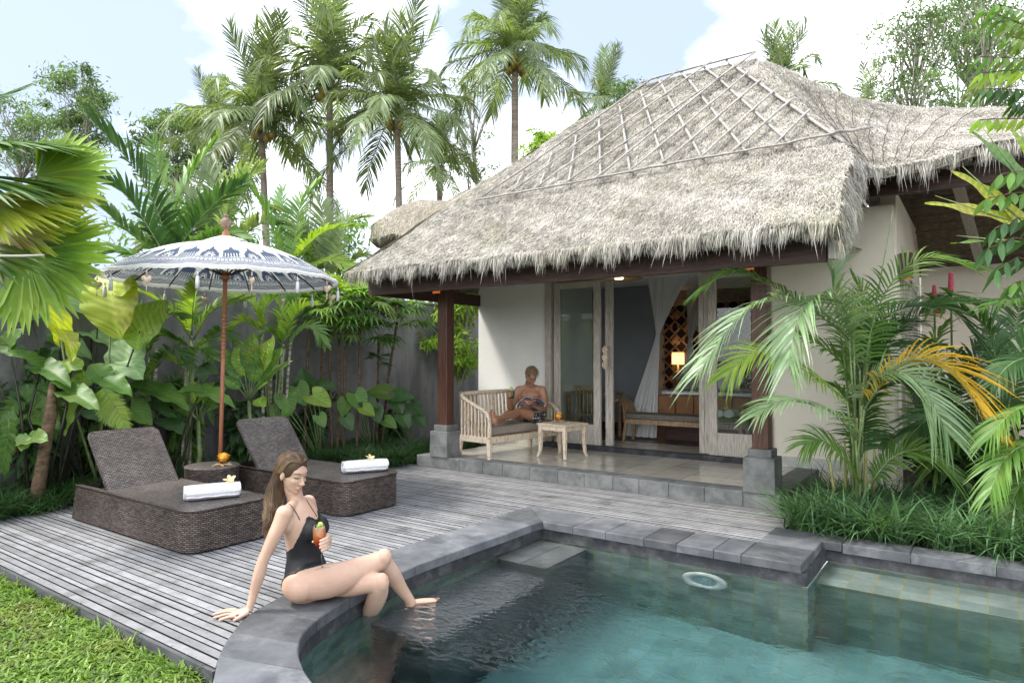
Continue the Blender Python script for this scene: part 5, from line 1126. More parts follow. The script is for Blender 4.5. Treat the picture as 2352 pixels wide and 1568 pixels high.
# clavicles and trapezius
chain(wb, [(shR+UP*0.004, 0.034, 0.034), (upc.lerp(shR, .5)+UP*0.035, 0.030, 0.034), (nb, 0.036, 0.040), (upc.lerp(shL, .5)+UP*0.028, 0.030, 0.034), (shL, 0.034, 0.034)], FRT, 12)
# neck
HC = W(674, 1083, 4.10); hf = (IMR*0.82+TOC*0.50+UP*-0.34).normalized(); hu = (UP*0.93+IMR*0.18+TOC*0.12)
chain(wb, [(nb-UP*0.02, 0.056, 0.054), (W(677, 1138, 4.14), 0.049, 0.050), (W(671, 1118, 4.125), 0.049, 0.052), (HC-UP*0.01-hf*0.02, 0.050, 0.055)], S, 16)
HL, HR = head(wb, HC, hf, hu, 1.0)
# propping arm (her right, nearest the camera)
elR = W(603, 1290, 3.93); wrR = PZ(574, 1393, 0.055)
chain(wb, [(shR, 0.051, 0.050), (W(646, 1197, 3.98), 0.047, 0.047), (W(628, 1235, 3.955), 0.040, 0.042), (W(612, 1270, 3.94), 0.034, 0.036), (elR, 0.033, 0.034), (W(595, 1320, 3.93), 0.035, 0.036), (W(584, 1357, 3.94), 0.027, 0.029), (wrR, 0.020, 0.026)], FRT, 16)
wb.ell(W(660, 1196, 4.03), (0.055, 0.06, 0.075), 14, 10)
kn = [PZ(u, v, 0.026) for u, v in ((541, 1399), (534, 1403), (533, 1409), (539, 1414))]; palm = PZ(556, 1403, 0.032)
chain(wb, [(wrR-UP*0.012, 0.030, 0.020), (PZ(562, 1402, 0.034), 0.037, 0.018), (PZ(548, 1405, 0.028), 0.042, 0.016), (PZ(538, 1406, 0.024), 0.041, 0.013)], TOC, 14)
tips = [(504, 1403), (489, 1410), (490, 1418), (503, 1423)]
for k, (a, tp) in enumerate(zip(kn, tips)):
    b = PZ(*tp, 0.011); mid_ = a.lerp(b, 0.45)+UP*0.004; chain(wb, [(a, 0.0100, 0.0105), (mid_, 0.0088, 0.0092), (a.lerp(b, .75)+UP*0.001, 0.0082, 0.0085), (b, 0.0066, 0.0068)], UP, 10, 3)
chain(wb, [(PZ(567, 1407, 0.034), 0.015, 0.015), (PZ(553, 1415, 0.022), 0.0125, 0.013), (PZ(545, 1420, 0.015), 0.0105, 0.011), (PZ(537, 1424, 0.012), 0.0085, 0.0085)], UP, 10, 3)
# far arm (her left) coming round to the glass
GT = W(734.5, 1235, 3.90); GB = W(741, 1306, 3.875); gax = (GT-GB).normalized(); gpos = lambda z: GB+gax*z
elL = W(733, 1236, 4.37); wrL = W(752, 1249, 4.14)
chain(wb, [(shL, 0.046, 0.046), (W(716, 1180, 4.35), 0.041, 0.042), (W(726, 1212, 4.38), 0.037, 0.038), (elL, 0.034, 0.035), (W(744, 1246, 4.25), 0.031, 0.032), (wrL, 0.021, 0.026)], FRT, 14)
hc = gpos(0.145); gb = gax.cross(TOC).normalized()          # gb: sideways of the glass in the picture
if gb.dot(IMR) < 0: gb = -gb
chain(wb, [(wrL, 0.026, 0.020), (hc+gb*0.034-TOC*0.055, 0.036, 0.019), (hc+gb*0.038-TOC*0.018, 0.040, 0.015)], gax, 12)
for k in range(4):
    z0 = 0.172-k*0.0195; q = gpos(z0); L0 = (0.0, 0.004, 0.0, -0.008)[k]; rg = 0.036 if k < 2 else 0.031
    P = [q+gb*(rg+.012)-TOC*0.020, q+gb*(rg+0.012)+TOC*0.006, q+gb*(rg-0.004)+TOC*0.024-gax*0.003, q+gb*(rg-0.024-L0)+TOC*0.035-gax*0.006]; chain(wb, [(P[0], .0105, .0105), (P[1], .0098, .0098), (P[2], .0088, .0088), (P[3], .0072, .0072)], gax, 10, 3)
q = gpos(0.150); P = [q+gb*0.030-TOC*0.040, q-gb*0.012-TOC*0.046, q-gb*0.036-TOC*0.026+gax*.004, q-gb*0.041-TOC*0.002+gax*.008]; chain(wb, [(P[0], .014, .014), (P[1], .0125, .0125), (P[2], .0105, .0105), (P[3], .0085, .0085)], gax, 10, 3)
# legs: right thigh crossed over the left
chain(wb, [(W(702, 1335, 4.07), 0.104, 0.110), (W(730, 1334, 4.09), 0.108, 0.109), (W(762, 1331, 4.13), 0.099, 0.102), (W(800, 1319, 4.18), 0.086, 0.090), (W(838, 1303, 4.23), 0.071, 0.076), (W(862, 1292, 4.26), 0.061, 0.064), (W(877, 1285, 4.28), 0.061, 0.062)], TOC, 22)
wb.ell(W(882, 1279, 4.265), (0.052, 0.050, 0.056), 14, 10)
chain(wb, [(W(876, 1286, 4.29), 0.054, 0.056), (W(891, 1304, 4.33), 0.050, 0.056), (W(904, 1324, 4.37), 0.048, 0.054), (W(920, 1349, 4.415), 0.038, 0.044), (W(936, 1370, 4.45), 0.031, 0.034), (W(945, 1384, 4.47), 0.031, 0.033)], TOC, 18)
fa, ft = PZ(947, 1388, -0.155), PZ(999, 1379, -0.150)
chain(wb, [(fa-IMR*0.035-UP*.005, 0.024, 0.026), (fa+IMR*0.005, 0.029, 0.032), (fa.lerp(ft, .4), 0.034, 0.032), (fa.lerp(ft, .75), 0.040, 0.024), (ft-IMR*.01, 0.042, 0.017)], TOC, 14)
for k in range(5):
    a = ft+TOC*(0.030-k*0.015)-IMR*.006; chain(wb, [(a, 0.0085, 0.0085), (a+(ft-fa).normalized()*(0.036-abs(k-3.2)*0.004)+UP*0.002, 0.0075, 0.007)], TOC, 8, 2)
# left leg underneath
chain(wb, [(W(716, 1338, 4.27), 0.100, 0.100), (W(760, 1339, 4.26), 0.096, 0.092), (W(805, 1340, 4.22), 0.082, 0.078), (W(845, 1338, 4.19), 0.064, 0.062), (W(868, 1337, 4.17), 0.058, 0.060)], TOC, 20)
wb.ell(W(876, 1337, 4.155), (0.050, 0.048, 0.060), 14, 10)
chain(wb, [(W(872, 1344, 4.17), 0.055, 0.056), (W(869, 1362, 4.21), 0.054, 0.060), (W(861, 1382, 4.27), 0.052, 0.060), (W(850, 1403, 4.34), 0.044, 0.050), (W(838, 1420, 4.40), 0.033, 0.036), (W(831, 1430, 4.43), 0.031, 0.033)], TOC, 18)
fb = W(829, 1434, 4.44); heel = W(804, 1429, 4.46); toe = W(849, 1447, 4.40)
chain(wb, [(heel, 0.024, 0.024), (W(818, 1432, 4.45), 0.030, 0.032), (fb+UP*-.01, 0.030, 0.032), (W(840, 1442, 4.42), 0.032, 0.024), (toe, 0.034, 0.014)], TOC, 14)
for k in range(5): a = toe+UP*(0.018-k*0.009)-IMR*.004; chain(wb, [(a, 0.0085, 0.0085), (a+IMR*(0.026-k*.002)+UP*(-.004), 0.0075, 0.007)], TOC, 8, 2)
G['skin'] = mskin('fair_skin', (0.47, 0.305, 0.225), (0.54, 0.36, 0.27))
wc = (pel.x, pel.y, 0.02)
woman = thing('person', 'long-haired woman in a black swimsuit sitting cross-legged on the pool edge holding a cocktail', 'person', wc)
hands = [np.array(PZ(520, 1410, .02)), np.array(hc)]
def softw(co):
    w_ = np.ones(len(co))
    for p, r in ((np.array(kn[1]), .14), (np.array(hc), .075), (np.array(HC+hf*0.06-hu*0.04), 0.095), (np.array(ft), .07), (np.array(toe), .06)):
        d = np.linalg.norm(co-p, axis=1); w_ = np.minimum(w_, np.clip((d-r*0.6)/(r*0.5), 0.16, 1))
    return w_
wbody, wco = fuse(wb, 'body', G['skin'], woman, voxel=0.0045, it=14, soft=softw)
wbv = bvh_of(wbody)
face_parts(wbv, HL, HR, woman, 1.0, mat('brow_brown', (0.14, 0.085, 0.05), rough=0.9))
# swimsuit: the torso's own skin pushed out by 3 mm inside the suit's outline
def suit_part(o, co, sel, off, name, m, parent):
    me = o.data; nrm = np.zeros(len(co)*3); me.vertices.foreach_get('normal', nrm); nrm = nrm.reshape(-1, 3)
    keep = [p.index for p in me.polygons if all(sel[v] for v in p.vertices)]; used = sorted({v for k in keep for v in me.polygons[k].vertices}); mp_ = {v: i for i, v in enumerate(used)}
    mb = MB(); mb.add([tuple(co[v]+nrm[v]*off) for v in used], [tuple(mp_[v] for v in me.polygons[k].vertices) for k in keep]); q = mb.build(name, m, parent)
    md = q.modifiers.new('s', 'SMOOTH'); md.factor = 0.5; md.iterations = 3; md = q.modifiers.new('t', 'SOLIDIFY'); md.thickness = 0.003; md.offset = -1; return q
pc = np.array(pel); ax_ = np.array(spine); Sn = np.array(S); Fn = np.array(FRT); Ls = (nb-pel).length
rel = wco-pc; h = rel@ax_/Ls; cs = [np.array(x) for x in (pel, wai, che, upc, nb)]; hs = [((x-pc)@ax_)/Ls for x in cs]
cx = np.stack([np.interp(h, hs, [c[k] for c in cs]) for k in range(3)], 1); rr_ = wco-cx; ss = rr_@Sn; ffw = rr_@Fn; phi = np.degrees(np.arctan2(ss, ffw)); aph = np.abs(phi); rad = np.hypot(ss, ffw)
htop = np.interp(aph, [0, 12, 24, 36, 48, 62, 78, 95, 120, 180], [0.755, 0.765, 0.80, 0.83, 0.82, 0.74, 0.62, 0.50, 0.45, 0.42])
hbot = np.interp(aph, [0, 20, 40, 60, 80, 100, 125, 150, 180], [-0.35, -0.15, 0.02, 0.13, 0.18, 0.15, 0.03, -0.12, -0.30])
def segd(p, a, b): a, b = np.array(a), np.array(b); ab = b-a; t = np.clip(((p-a)@ab)/(ab@ab), 0, 1); return np.linalg.norm(p-(a+t[:, None]*ab), axis=1)
arm = np.minimum.reduce([segd(wco, shR, elR), segd(wco, elR, wrR), segd(wco, shL, elL)-0.0, segd(wco, elL, wrL)])
torso_r = np.interp(h, [-.3, 0, .35, .7, .9], [.19, .19, .15, .185, .18])
sel = (h < htop) & (h > hbot) & (rad < torso_r) & (arm > 0.052) & (h > -0.35)
dk_leg = np.minimum(segd(wco, W(745, 1334, 4.1), W(877, 1285, 4.28))-0.085, segd(wco, W(775, 1340, 4.26), W(868, 1337, 4.17))-0.08)
sel &= ~((h < 0.22) & (dk_leg < 0.028) & (ffw > 0.02))
G['swim'] = mat('black_swimsuit', (0.010, 0.010, 0.012), (0.016, 0.016, 0.019), rough=0.55, scale=30, spec=0.35)
suit_part(wbody, wco, sel, 0.0045, 'swimsuit', G['swim'], woman)
def strap(px, par, r=0.0026, behind=None):
    P = []
    for u, v in px:
        d = Vector(ray(u, v)).normalized(); hit = wbv.ray_cast(Vector((0, 0, CAMH)), d, 8)
        if hit[0] is not None and (hit[0]-che).length < 0.35: P.append(hit[0]+hit[1]*0.0025)
    for q in (behind or []):
        near = wbv.find_nearest(q); P.append(near[0]+near[1]*0.003)
    MB().tube(P, r, 6, flat=0.6).build('strap', G['swim'], par)
strap([(688, 1194), (686, 1188), (681, 1179), (676, 1171), (670, 1163), (664, 1157), (657, 1155)], woman, behind=[shR.lerp(nb, .45)+UP*0.03-FRT*0.05, shR.lerp(nb, .4)-FRT*0.09-UP*0.04, che-S*0.06-FRT*0.12])
strap([(727, 1186), (722, 1177), (716, 1168), (710, 1158), (703, 1147)], woman, behind=[shL.lerp(nb, .45)+UP*0.03-FRT*0.04])
# hair: a shell over the skull and a long fall behind the shoulders, covered in strands
G['hair'] = mat('brown_hair', (0.085, 0.051, 0.030), (0.175, 0.115, 0.070), rough=0.5, scale=18, stretch=(1, 1, 0.4), tint=1.0, spec=0.15)
hb_ = MB(); hu_ = (HR @ Vector((0, 0, 1))); hl_ = (HR @ Vector((0, 1, 0)))
hb_.ell(HL(-0.022, 0, 0.026), (0.098, 0.083, 0.094), 20, 14, rot=HR); hb_.ell(HL(-0.050, 0, -0.02), (0.066, 0.076, 0.085), 16, 12, rot=HR)
fallp = [(HL(-0.065, 0, -0.02), 0.068, 0.045), (W(634, 1125, 4.10), 0.060, 0.044), (W(629, 1155, 4.06), 0.050, 0.036), (W(622, 1185, 4.01), 0.036, 0.026), (W(613, 1212, 3.98), 0.018, 0.014)]
chain(hb_, fallp, hl_, 16)
hairo, hco = fuse(hb_, 'hair', G['hair'], woman, voxel=0.008, it=6)
me = hairo.data; a_ = me.attributes.get('tint') or me.attributes.new('tint', 'FLOAT', 'POINT'); a_.data.foreach_set('value', np.full(len(me.vertices), 0.5))
st_ = MB(); g = np.random.default_rng(5); rnh = random.Random(9)
def strand(P, w0, tint):
    P = cat([np.array(p) for p in P], 5); T = np.gradient(np.array(P), axis=0); V = []
    for k, p in enumerate(P):
        wv = np.cross(T[k], np.array(TOC)+np.array([0.2, 0.1, 0.3])); wv /= max(1e-9, np.linalg.norm(wv)); ww = w0*(1-(k/len(P))**3*0.7); V += [p-wv*ww/2, p+wv*ww/2]
    n_ = len(P); st_.raw(np.array(V), np.array([[2*i, 2*i+1, 2*i+3, 2*i+2] for i in range(n_-1)]), np.full(2*n_, tint))
def skull(t, a, r=1.0):
    # t 0..1 from the parting backwards over one side (a = side -1/1), returns points on the hair shell
    return t
for k in range(1500):
    sg = rnh.choice((-1, -1, 1)); x0 = rnh.uniform(-0.085, 0.056); j = lambda s: rnh.gauss(0, s)
    top_ = HL(x0, sg*rnh.uniform(0.002, 0.012), 0.118-0.9*max(0, x0+0.01)**2*9-0.9*max(0, -x0-0.04)**2*8)
    lay = rnh.uniform(0.97, 1.05)
    m1 = HL(x0*0.72-0.016, sg*0.062*lay, 0.085); m2 = HL(-0.030+x0*0.48, sg*0.084*lay, 0.022+j(.006)); m3 = HL(-0.066+x0*0.20, sg*0.078*lay, -0.036+j(.006))
    e = rnh.uniform(0.5, 1.0); s0 = sg*rnh.uniform(0.1, 1.0); k4 = fallp[1][0]+hl_*(s0*0.058*lay)+hf*(j(.010)-.0); k5 = fallp[2][0]+hl_*(s0*0.050)+hf*j(.018)-hf*.004; k6 = fallp[3][0]+hl_*(s0*0.038)+hf*j(.016); k7 = fallp[4][0]+hl_*(s0*0.024)+hf*j(.012)-UP*rnh.uniform(-0.04, 0.05)
    lit = rnh.choice((0.5, 0.7, 0.9, 1.1, 1.35, 1.6)); P = [top_, m1, m2, m3, k4, k5, k6, k7]
    if e < 0.7: P = P[:-1]
    strand(P, rnh.uniform(0.0016, 0.0036), lit)
st_.build('hair_strands', G['hair'], woman, smooth=True)
# cocktail glass
ck = thing('cocktail_glass', 'tall stemmed glass of orange and red cocktail with mint held by the woman', 'cocktail', GB)
ga = gax.to_track_quat('Z', 'Y').to_matrix()
MB().lathe(GB, [(0.042, 0.001), (0.040, 0.003), (0.008, 0.007), (0.004, 0.015), (0.0037, 0.09), (0.007, 0.105), (0.025, 0.125), (0.0365, 0.155), (0.0385, 0.19), (0.036, 0.225), (0.035, 0.254)], 24, cap=False, axis=ga).build('glass', G['glassobj'], ck)
m = bpy.data.materials.new('layered_cocktail'); m.use_nodes = True; t = m.node_tree; pb = t.nodes['Principled BSDF']; a_ = t.nodes.new('ShaderNodeAttribute'); a_.attribute_name = 'tint'; cr = t.nodes.new('ShaderNodeValToRGB'); t.links.new(a_.outputs['Fac'], cr.inputs[0]); t.links.new(cr.outputs[0], pb.inputs['Base Color']); pb.inputs['Roughness'].default_value = 0.15; e_ = cr.color_ramp.elements
e_[0].color = (0.20, 0.004, 0.008, 1); e_[1].position = 1.0; e_[1].color = (0.86, 0.55, 0.36, 1)
for p_, c_ in ((0.25, (0.5, 0.01, 0.01, 1)), (0.45, (0.85, 0.10, 0.02, 1)), (0.72, (0.92, 0.33, 0.06, 1))): q = e_.new(p_); q.color = c_
tr = t.nodes.new('ShaderNodeBsdfTranslucent'); ms = t.nodes.new('ShaderNodeMixShader'); ms.inputs[0].default_value = 0.4; t.links.new(cr.outputs[0], tr.inputs[0]); t.links.new(pb.outputs[0], ms.inputs[1]); t.links.new(tr.outputs[0], ms.inputs[2]); t.links.new(ms.outputs[0], t.nodes['Material Output'].inputs['Surface'])
mb = MB(); pr = [(0.006, 0.108), (0.0235, 0.126), (0.035, 0.156), (0.037, 0.19), (0.0345, 0.234), (0.0, 0.236)]; mb.lathe(GB, pr, 24, cap=False, axis=ga); mb.t = [min(1, max(0, (pr[i//24][1]-0.105)/0.118)) for i in range(len(mb.v))]; mb.build('drink', m, ck)
G['mint'] = mat('mint_leaf', (0.10, 0.24, 0.03), (0.20, 0.38, 0.07), rough=0.5, scale=40, transl=0.3, tint=1.0)
mb = MB(); g = np.random.default_rng(4); n = 12; d = g.normal(size=(n, 3))*[1, 1, 0.5]+[0, 0, 0.5]; d /= np.linalg.norm(d, axis=1)[:, None]
mb.ribbons(np.array(gpos(0.238))+g.normal(0, .007, (n, 3)), d, g.normal(size=(n, 3)), 0.034, 0.022, np.array([0, 0, -0.3]), K=4, prof=[.3, .9, 1, .7, .1], tint=g.uniform(.7, 1.3, n)); mb.build('mint_sprig', G['mint'], ck)
MB().ell(gpos(0.25)+gb*0.014+TOC*.01, (0.017, 0.005, 0.017), 14, 8, rot=Matrix.Rotation(0.5, 3, 'Z')).build('lime_slice', mat('lime', (0.25, 0.45, 0.04), (0.5, 0.6, 0.12), rough=0.4, scale=60), ck)

# ---------------- the man ----------------
def Mn(u, v, f): return AT(976.2+u/5.12, 803.9+v/5.12, f)      # measured on an enlarged crop
ms_ = MB(); MF = 9.78
lean = Mn(1300, 640, 9.9)
mpel = Mn(1290, 765, 9.72); mwa = Mn(1265, 665, 9.76); mch = Mn(1232, 560, 9.8); mup = Mn(1232, 460, 9.8); mnb = Mn(1222, 415, 9.8); mshR = Mn(1100, 462, 9.80); mshL = Mn(1378, 462, 9.76)
chain(ms_, [(Mn(1290, 795, 9.74), 0.13, 0.10), (mpel, 0.165, 0.125), (mwa, 0.155, 0.10), (Mn(1240, 600, 9.79), 0.168, 0.11), (mch, 0.182, 0.115), (Mn(1232, 500, 9.8), 0.175, 0.105), (mup, 0.14, 0.08), (mnb, 0.068, 0.06)], IMR, 24)
for sx in (-1, 1): ms_.ell(mch+IMR*(sx*0.078)+TOC*0.062+UP*0.045, (0.072, 0.058, 0.055), 14, 10)
chain(ms_, [(mshR, 0.055, 0.055), (mup.lerp(mshR, .45)+UP*.02, 0.04, 0.045), (mnb+UP*.0, 0.05, 0.05), (mup.lerp(mshL, .45)+UP*.02, 0.04, 0.045), (mshL, 0.055, 0.055)], TOC, 12)
MH = Mn(1250, 300, 9.74); mf = (TOC*0.72+IMR*0.38-UP*0.72).normalized()
chain(ms_, [(mnb-UP*.02, 0.062, 0.058), (Mn(1228, 378, 9.79), 0.056, 0.056), (MH-mf*.02-UP*.02, 0.056, 0.06)], IMR, 14)
ML, MR = head(ms_, MH, mf, UP+TOC*.3, 1.06, True)
# arm with the drink (left in the picture)
ge = Mn(1012, 690, 9.70); gw_ = Mn(985, 555, 9.55)
chain(ms_, [(mshR, 0.058, 0.056), (Mn(1075, 540, 9.77), 0.050, 0.052), (Mn(1042, 620, 9.73), 0.045, 0.046), (ge, 0.040, 0.042), (Mn(1000, 640, 9.64), 0.042, 0.044), (Mn(990, 590, 9.58), 0.032, 0.034), (gw_, 0.025, 0.030)], TOC, 14)
DG = Mn(1020, 520, 9.50)-UP*0.055
chain(ms_, [(gw_, 0.03, 0.024), (Mn(978, 525, 9.54), 0.040, 0.020), (Mn(978, 500, 9.54), 0.040, 0.018)], TOC, 12)
for k in range(4):
    q = DG+UP*(0.085-k*0.021); P = [q-IMR*0.062-TOC*.01, q-IMR*0.058+TOC*0.018, q-IMR*0.034+TOC*0.040, q-IMR*0.012+TOC*0.043]; chain(ms_, [(P[0], .0115, .0115), (P[1], .0108, .0108), (P[2], .0098, .0098), (P[3], .0085, .0085)], UP, 8, 3)
q = DG+UP*0.07; chain(ms_, [(q-IMR*.055-TOC*.03, .015, .015), (q-IMR*.03-TOC*.045, .0125, .0125), (q-TOC*.043+UP*.01, .0095, .0095)], UP, 8, 3)
# arm under the magazine (right in the picture)
le = Mn(1400, 680, 9.66); lw_ = Mn(1285, 650, 9.48)
chain(ms_, [(mshL, 0.060, 0.058), (Mn(1398, 540, 9.74), 0.054, 0.055), (Mn(1405, 620, 9.70), 0.048, 0.050), (le, 0.042, 0.044), (Mn(1350, 680, 9.56), 0.040, 0.040), (lw_, 0.026, 0.030)], TOC, 14)
chain(ms_, [(lw_, 0.028, 0.022), (Mn(1262, 628, 9.44), 0.040, 0.018), (Mn(1245, 612, 9.42), 0.042, 0.016)], UP, 12)
for k in range(4):
    a = Mn(1240, 600+k*13, 9.41); b = Mn(1165+k*14, 592+k*14, 9.37); chain(ms_, [(a, .0115, .0115), (a.lerp(b, .5)+TOC*.012, .0105, .0105), (b, .0085, .0085)], UP, 8, 3)
chain(ms_, [(Mn(1262, 620, 9.44), .015, .015), (Mn(1275, 595, 9.38), .0125, .0125), (Mn(1300, 592, 9.35), .0095, .0095)], UP, 8, 3)
# legs along the bench, ankles crossed at the left end
seatz = PT+0.435
def onseat(u, v, up_): 
    p = bw(u, v, 0); return Vector((p.x, p.y, seatz+up_))
hipL = mpel+TOC*0.07; hipR = mpel-TOC*0.07-IMR*0.05
kL = Mn(1095, 722, 9.42); aL = Mn(862, 800, 8.83)
chain(ms_, [(Mn(1290, 772, 9.66), 0.095, 0.095), (Mn(1240, 760, 9.60), 0.088, 0.086), (Mn(1165, 738, 9.51), 0.075, 0.072), (kL, 0.060, 0.058)], TOC, 18)
chain(ms_, [(kL, 0.055, 0.055), (Mn(1050, 748, 9.30), 0.052, 0.056), (Mn(985, 770, 9.12), 0.048, 0.050), (Mn(910, 790, 8.94), 0.036, 0.036), (aL, 0.036, 0.034)], TOC, 16)
kR = Mn(960, 750, 9.56); aR = Mn(870, 835, 8.95)
chain(ms_, [(Mn(1270, 785, 9.78), 0.09, 0.085), (Mn(1160, 775, 9.72), 0.078, 0.07), (Mn(1050, 762, 9.64), 0.064, 0.06), (kR, 0.056, 0.052)], TOC, 16)
chain(ms_, [(kR, 0.05, 0.05), (Mn(935, 785, 9.36), 0.048, 0.048), (Mn(900, 815, 9.15), 0.040, 0.04), (aR, 0.034, 0.034)], TOC, 14)
# feet: soles towards the viewer, toes up
for (hx, hy), (tx, ty), f_ in (((815, 845), (783, 705), 8.74), ((835, 862), (812, 738), 8.86)):
    heel_ = Mn(hx, hy, f_); toe_ = Mn(tx, ty, f_); an = aL if f_ < 8.8 else aR
    chain(ms_, [(an, 0.034, 0.034), (heel_.lerp(toe_, .18)-IMR*(-.02), 0.036, 0.034)], UP, 12)
    chain(ms_, [(heel_, 0.033, 0.030), (heel_.lerp(toe_, .35), 0.036, 0.026), (heel_.lerp(toe_, .75), 0.046, 0.020)], TOC+IMR*.4, 14)
    for k in range(5):
        off = (TOC+IMR*.4).normalized()*(0.034-k*0.017); b = heel_.lerp(toe_, .8)+off; chain(ms_, [(b, .011, .011), (b+UP*(0.040-k*.004)-IMR*.010, .0105 if k else .013, .010)], UP, 8, 2)
G['tan'] = mskin('tanned_skin', (0.30, 0.15, 0.09), (0.37, 0.195, 0.12))
man = thing('person', 'shirtless man in printed shorts reclining on the daybed with magazine and drink', 'person', (mpel.x, mpel.y, seatz))
def softm(co):
    w_ = np.ones(len(co))
    for p, r in ((np.array(DG), .1), (np.array(Mn(1240, 610, 9.41)), .12), (np.array(MH+mf*.06), .10), (np.array(Mn(795, 760, 8.8)), .16)): d = np.linalg.norm(co-p, axis=1); w_ = np.minimum(w_, np.clip((d-r*0.6)/(r*0.5), 0.16, 1))
    return w_
mbody, mco = fuse(ms_, 'body', G['tan'], man, voxel=0.0065, it=10, soft=softm); mbv = bvh_of(mbody)
face_parts(mbv, ML, MR, man, 1.06, mat('brow_dark', (0.08, 0.05, 0.03), rough=0.9), lips=True)
# shorts
tp = np.minimum.reduce([segd(mco, Mn(1290, 772, 9.66), Mn(1190, 745, 9.54))-0.10, segd(mco, Mn(1270, 785, 9.78), Mn(1180, 778, 9.73))-0.10, segd(mco, mpel, Mn(1278, 720, 9.75))-0.17])
cutp = np.array(Mn(1232, 757, 9.6)); cdir = np.array((Mn(1290, 772, 9.66)-kL).normalized()); topn = np.array((mwa-mpel).normalized()); ht = (mco-np.array(mpel))@topn
armm = np.minimum.reduce([segd(mco, mshR, ge), segd(mco, ge, gw_), segd(mco, mshL, le), segd(mco, le, lw_)])
sel = (tp < 0.0) & (ht < 0.075) & ((mco-cutp)@cdir > -0.02) & (armm > 0.05)
G['shorts'] = brick_mat('black_white_printed_shorts', (0.012, 0.012, 0.014), (0.75, 0.75, 0.75), (0.012, 0.012, 0.014), 0.030, 0.045, 0.008, off=0.5, rough=0.85, bias=-0.15, swizzle='YZX', noise=(0.05, 8))
suit_part(mbody, mco, sel, 0.010, 'shorts', G['shorts'], man)
hq = (mco-np.array(MH))@np.array(MR)/1.06; bsel = (hq[:, 0] > -0.012) & (hq[:, 0] < 0.13) & (hq[:, 2] < -0.052) & (hq[:, 2] > -0.125) & (np.abs(hq[:, 1]) < 0.075) & ~((np.abs(hq[:, 1]) < 0.020) & (hq[:, 2] > -0.086) & (hq[:, 2] < -0.062))
suit_part(mbody, mco, bsel, 0.0015, 'beard', mat('short_beard', (0.15, 0.08, 0.045), (0.24, 0.135, 0.08), rough=0.9, scale=90), man)
# short blond-brown hair
G['hairm'] = mat('dark_blond_hair', (0.13, 0.085, 0.05), (0.36, 0.26, 0.15), rough=0.6, scale=30, tint=1.0)
hm = MB(); hm.ell(ML(-0.022, 0, 0.034), (0.098*1.04, 0.082*1.04, 0.085*1.06), 18, 12, rot=MR); hm.ell(ML(-0.055, 0, -0.005), (0.06, 0.076, 0.065), 14, 10, rot=MR)
g = np.random.default_rng(8); n = 1500; u_ = g.normal(size=(n, 3)); u_[:, 2] = np.abs(u_[:, 2])*1.0-0.25; u_ /= np.linalg.norm(u_, axis=1)[:, None]; u_ = u_[(u_[:, 0] < 0.75)]; n = len(u_)
Rm_ = np.array(MR); base = np.array(ML(-0.022, 0, 0.034))+(u_*np.array([0.100, 0.084, 0.088]))@Rm_.T; dr = (u_*0.5+np.array([0.35, 0.25, 0.75])+g.normal(0, .22, (n, 3)))@Rm_.T; dr /= np.linalg.norm(dr, axis=1)[:, None]
hm.ribbons(base, dr, g.normal(size=(n, 3)), g.uniform(0.015, 0.04, n), 0.004, np.array(MR @ Vector((0.3, 0.2, -0.2))), K=2, tint=g.uniform(.5, 1.6, n)); hm.build('hair', G['hairm'], man)
G['magc'] = mat('magazine_pages', (0.015, 0.018, 0.03), (0.10, 0.11, 0.14), rough=0.25, scale=9, detail=3, c3=(0.45, 0.22, 0.12), s3=7); G['paper'] = mat('paper', (0.75, 0.75, 0.74), rough=0.6)
mg = thing('magazine', 'open dark-paged magazine held by the man', 'magazine', Mn(1250, 610, 9.4)); mb = MB(); mp2 = MB()
for sg in (-1, 1):
    inner_b, inner_t = Mn(1245, 668, 9.36), Mn(1252, 578, 9.50)
    ob, ot = (Mn(1070, 668, 9.34), Mn(1118, 598, 9.48)) if sg < 0 else (Mn(1408, 662, 9.34), Mn(1424, 628, 9.44))
    rows = []; rows2 = []
    for k in range(13):
        f = k/12; bump = math.sin(math.pi*min(1, f*1.15))**0.8*0.030*(1 if f < .87 else 1); rows.append([inner_b.lerp(ob, f)+UP*bump*0.8, inner_t.lerp(ot, f)+UP*bump*1.4])
    mb.grid(rows if sg > 0 else [r[::-1] for r in rows]); rows2 = [[p+UP*0.004-TOC*0.012 for p in r] for r in rows]; mp2.grid(rows2); mp2.grid([[r[1], r2[1]] for r, r2 in zip(rows, rows2)]); mp2.grid([[r[0], r2[0]] for r, r2 in zip(rows, rows2)]); mp2.grid([[rows[-1][0], rows[-1][1]], [rows2[-1][0], rows2[-1][1]]])
mb.build('open_pages', G['magc'], mg); mp2.build('page_block', G['paper'], mg)
dg = thing('drink_glass', 'short glass of green drink with a lime slice held up by the man', 'drink', DG)
MB().lathe(DG, [(0.0, 0.0), (0.032, 0.0), (0.036, 0.05), (0.039, 0.125)], 20, cap=False).build('glass', G['glassobj'], dg)
MB().lathe(DG, [(0.0, 0.004), (0.030, 0.006), (0.034, 0.05), (0.036, 0.105), (0.0, 0.107)], 20, cap=False).build('drink', mat('green_drink', (0.10, 0.24, 0.10), (0.26, 0.42, 0.24), rough=0.2, scale=40, transl=0.4), dg)
MB().ell(DG+UP*0.145-IMR*.01+TOC*.01, (0.024, 0.005, 0.024), 14, 8, rot=Matrix.Rotation(PSI, 3, 'Z')).build('lime_slice', bpy.data.materials['lime'], dg)
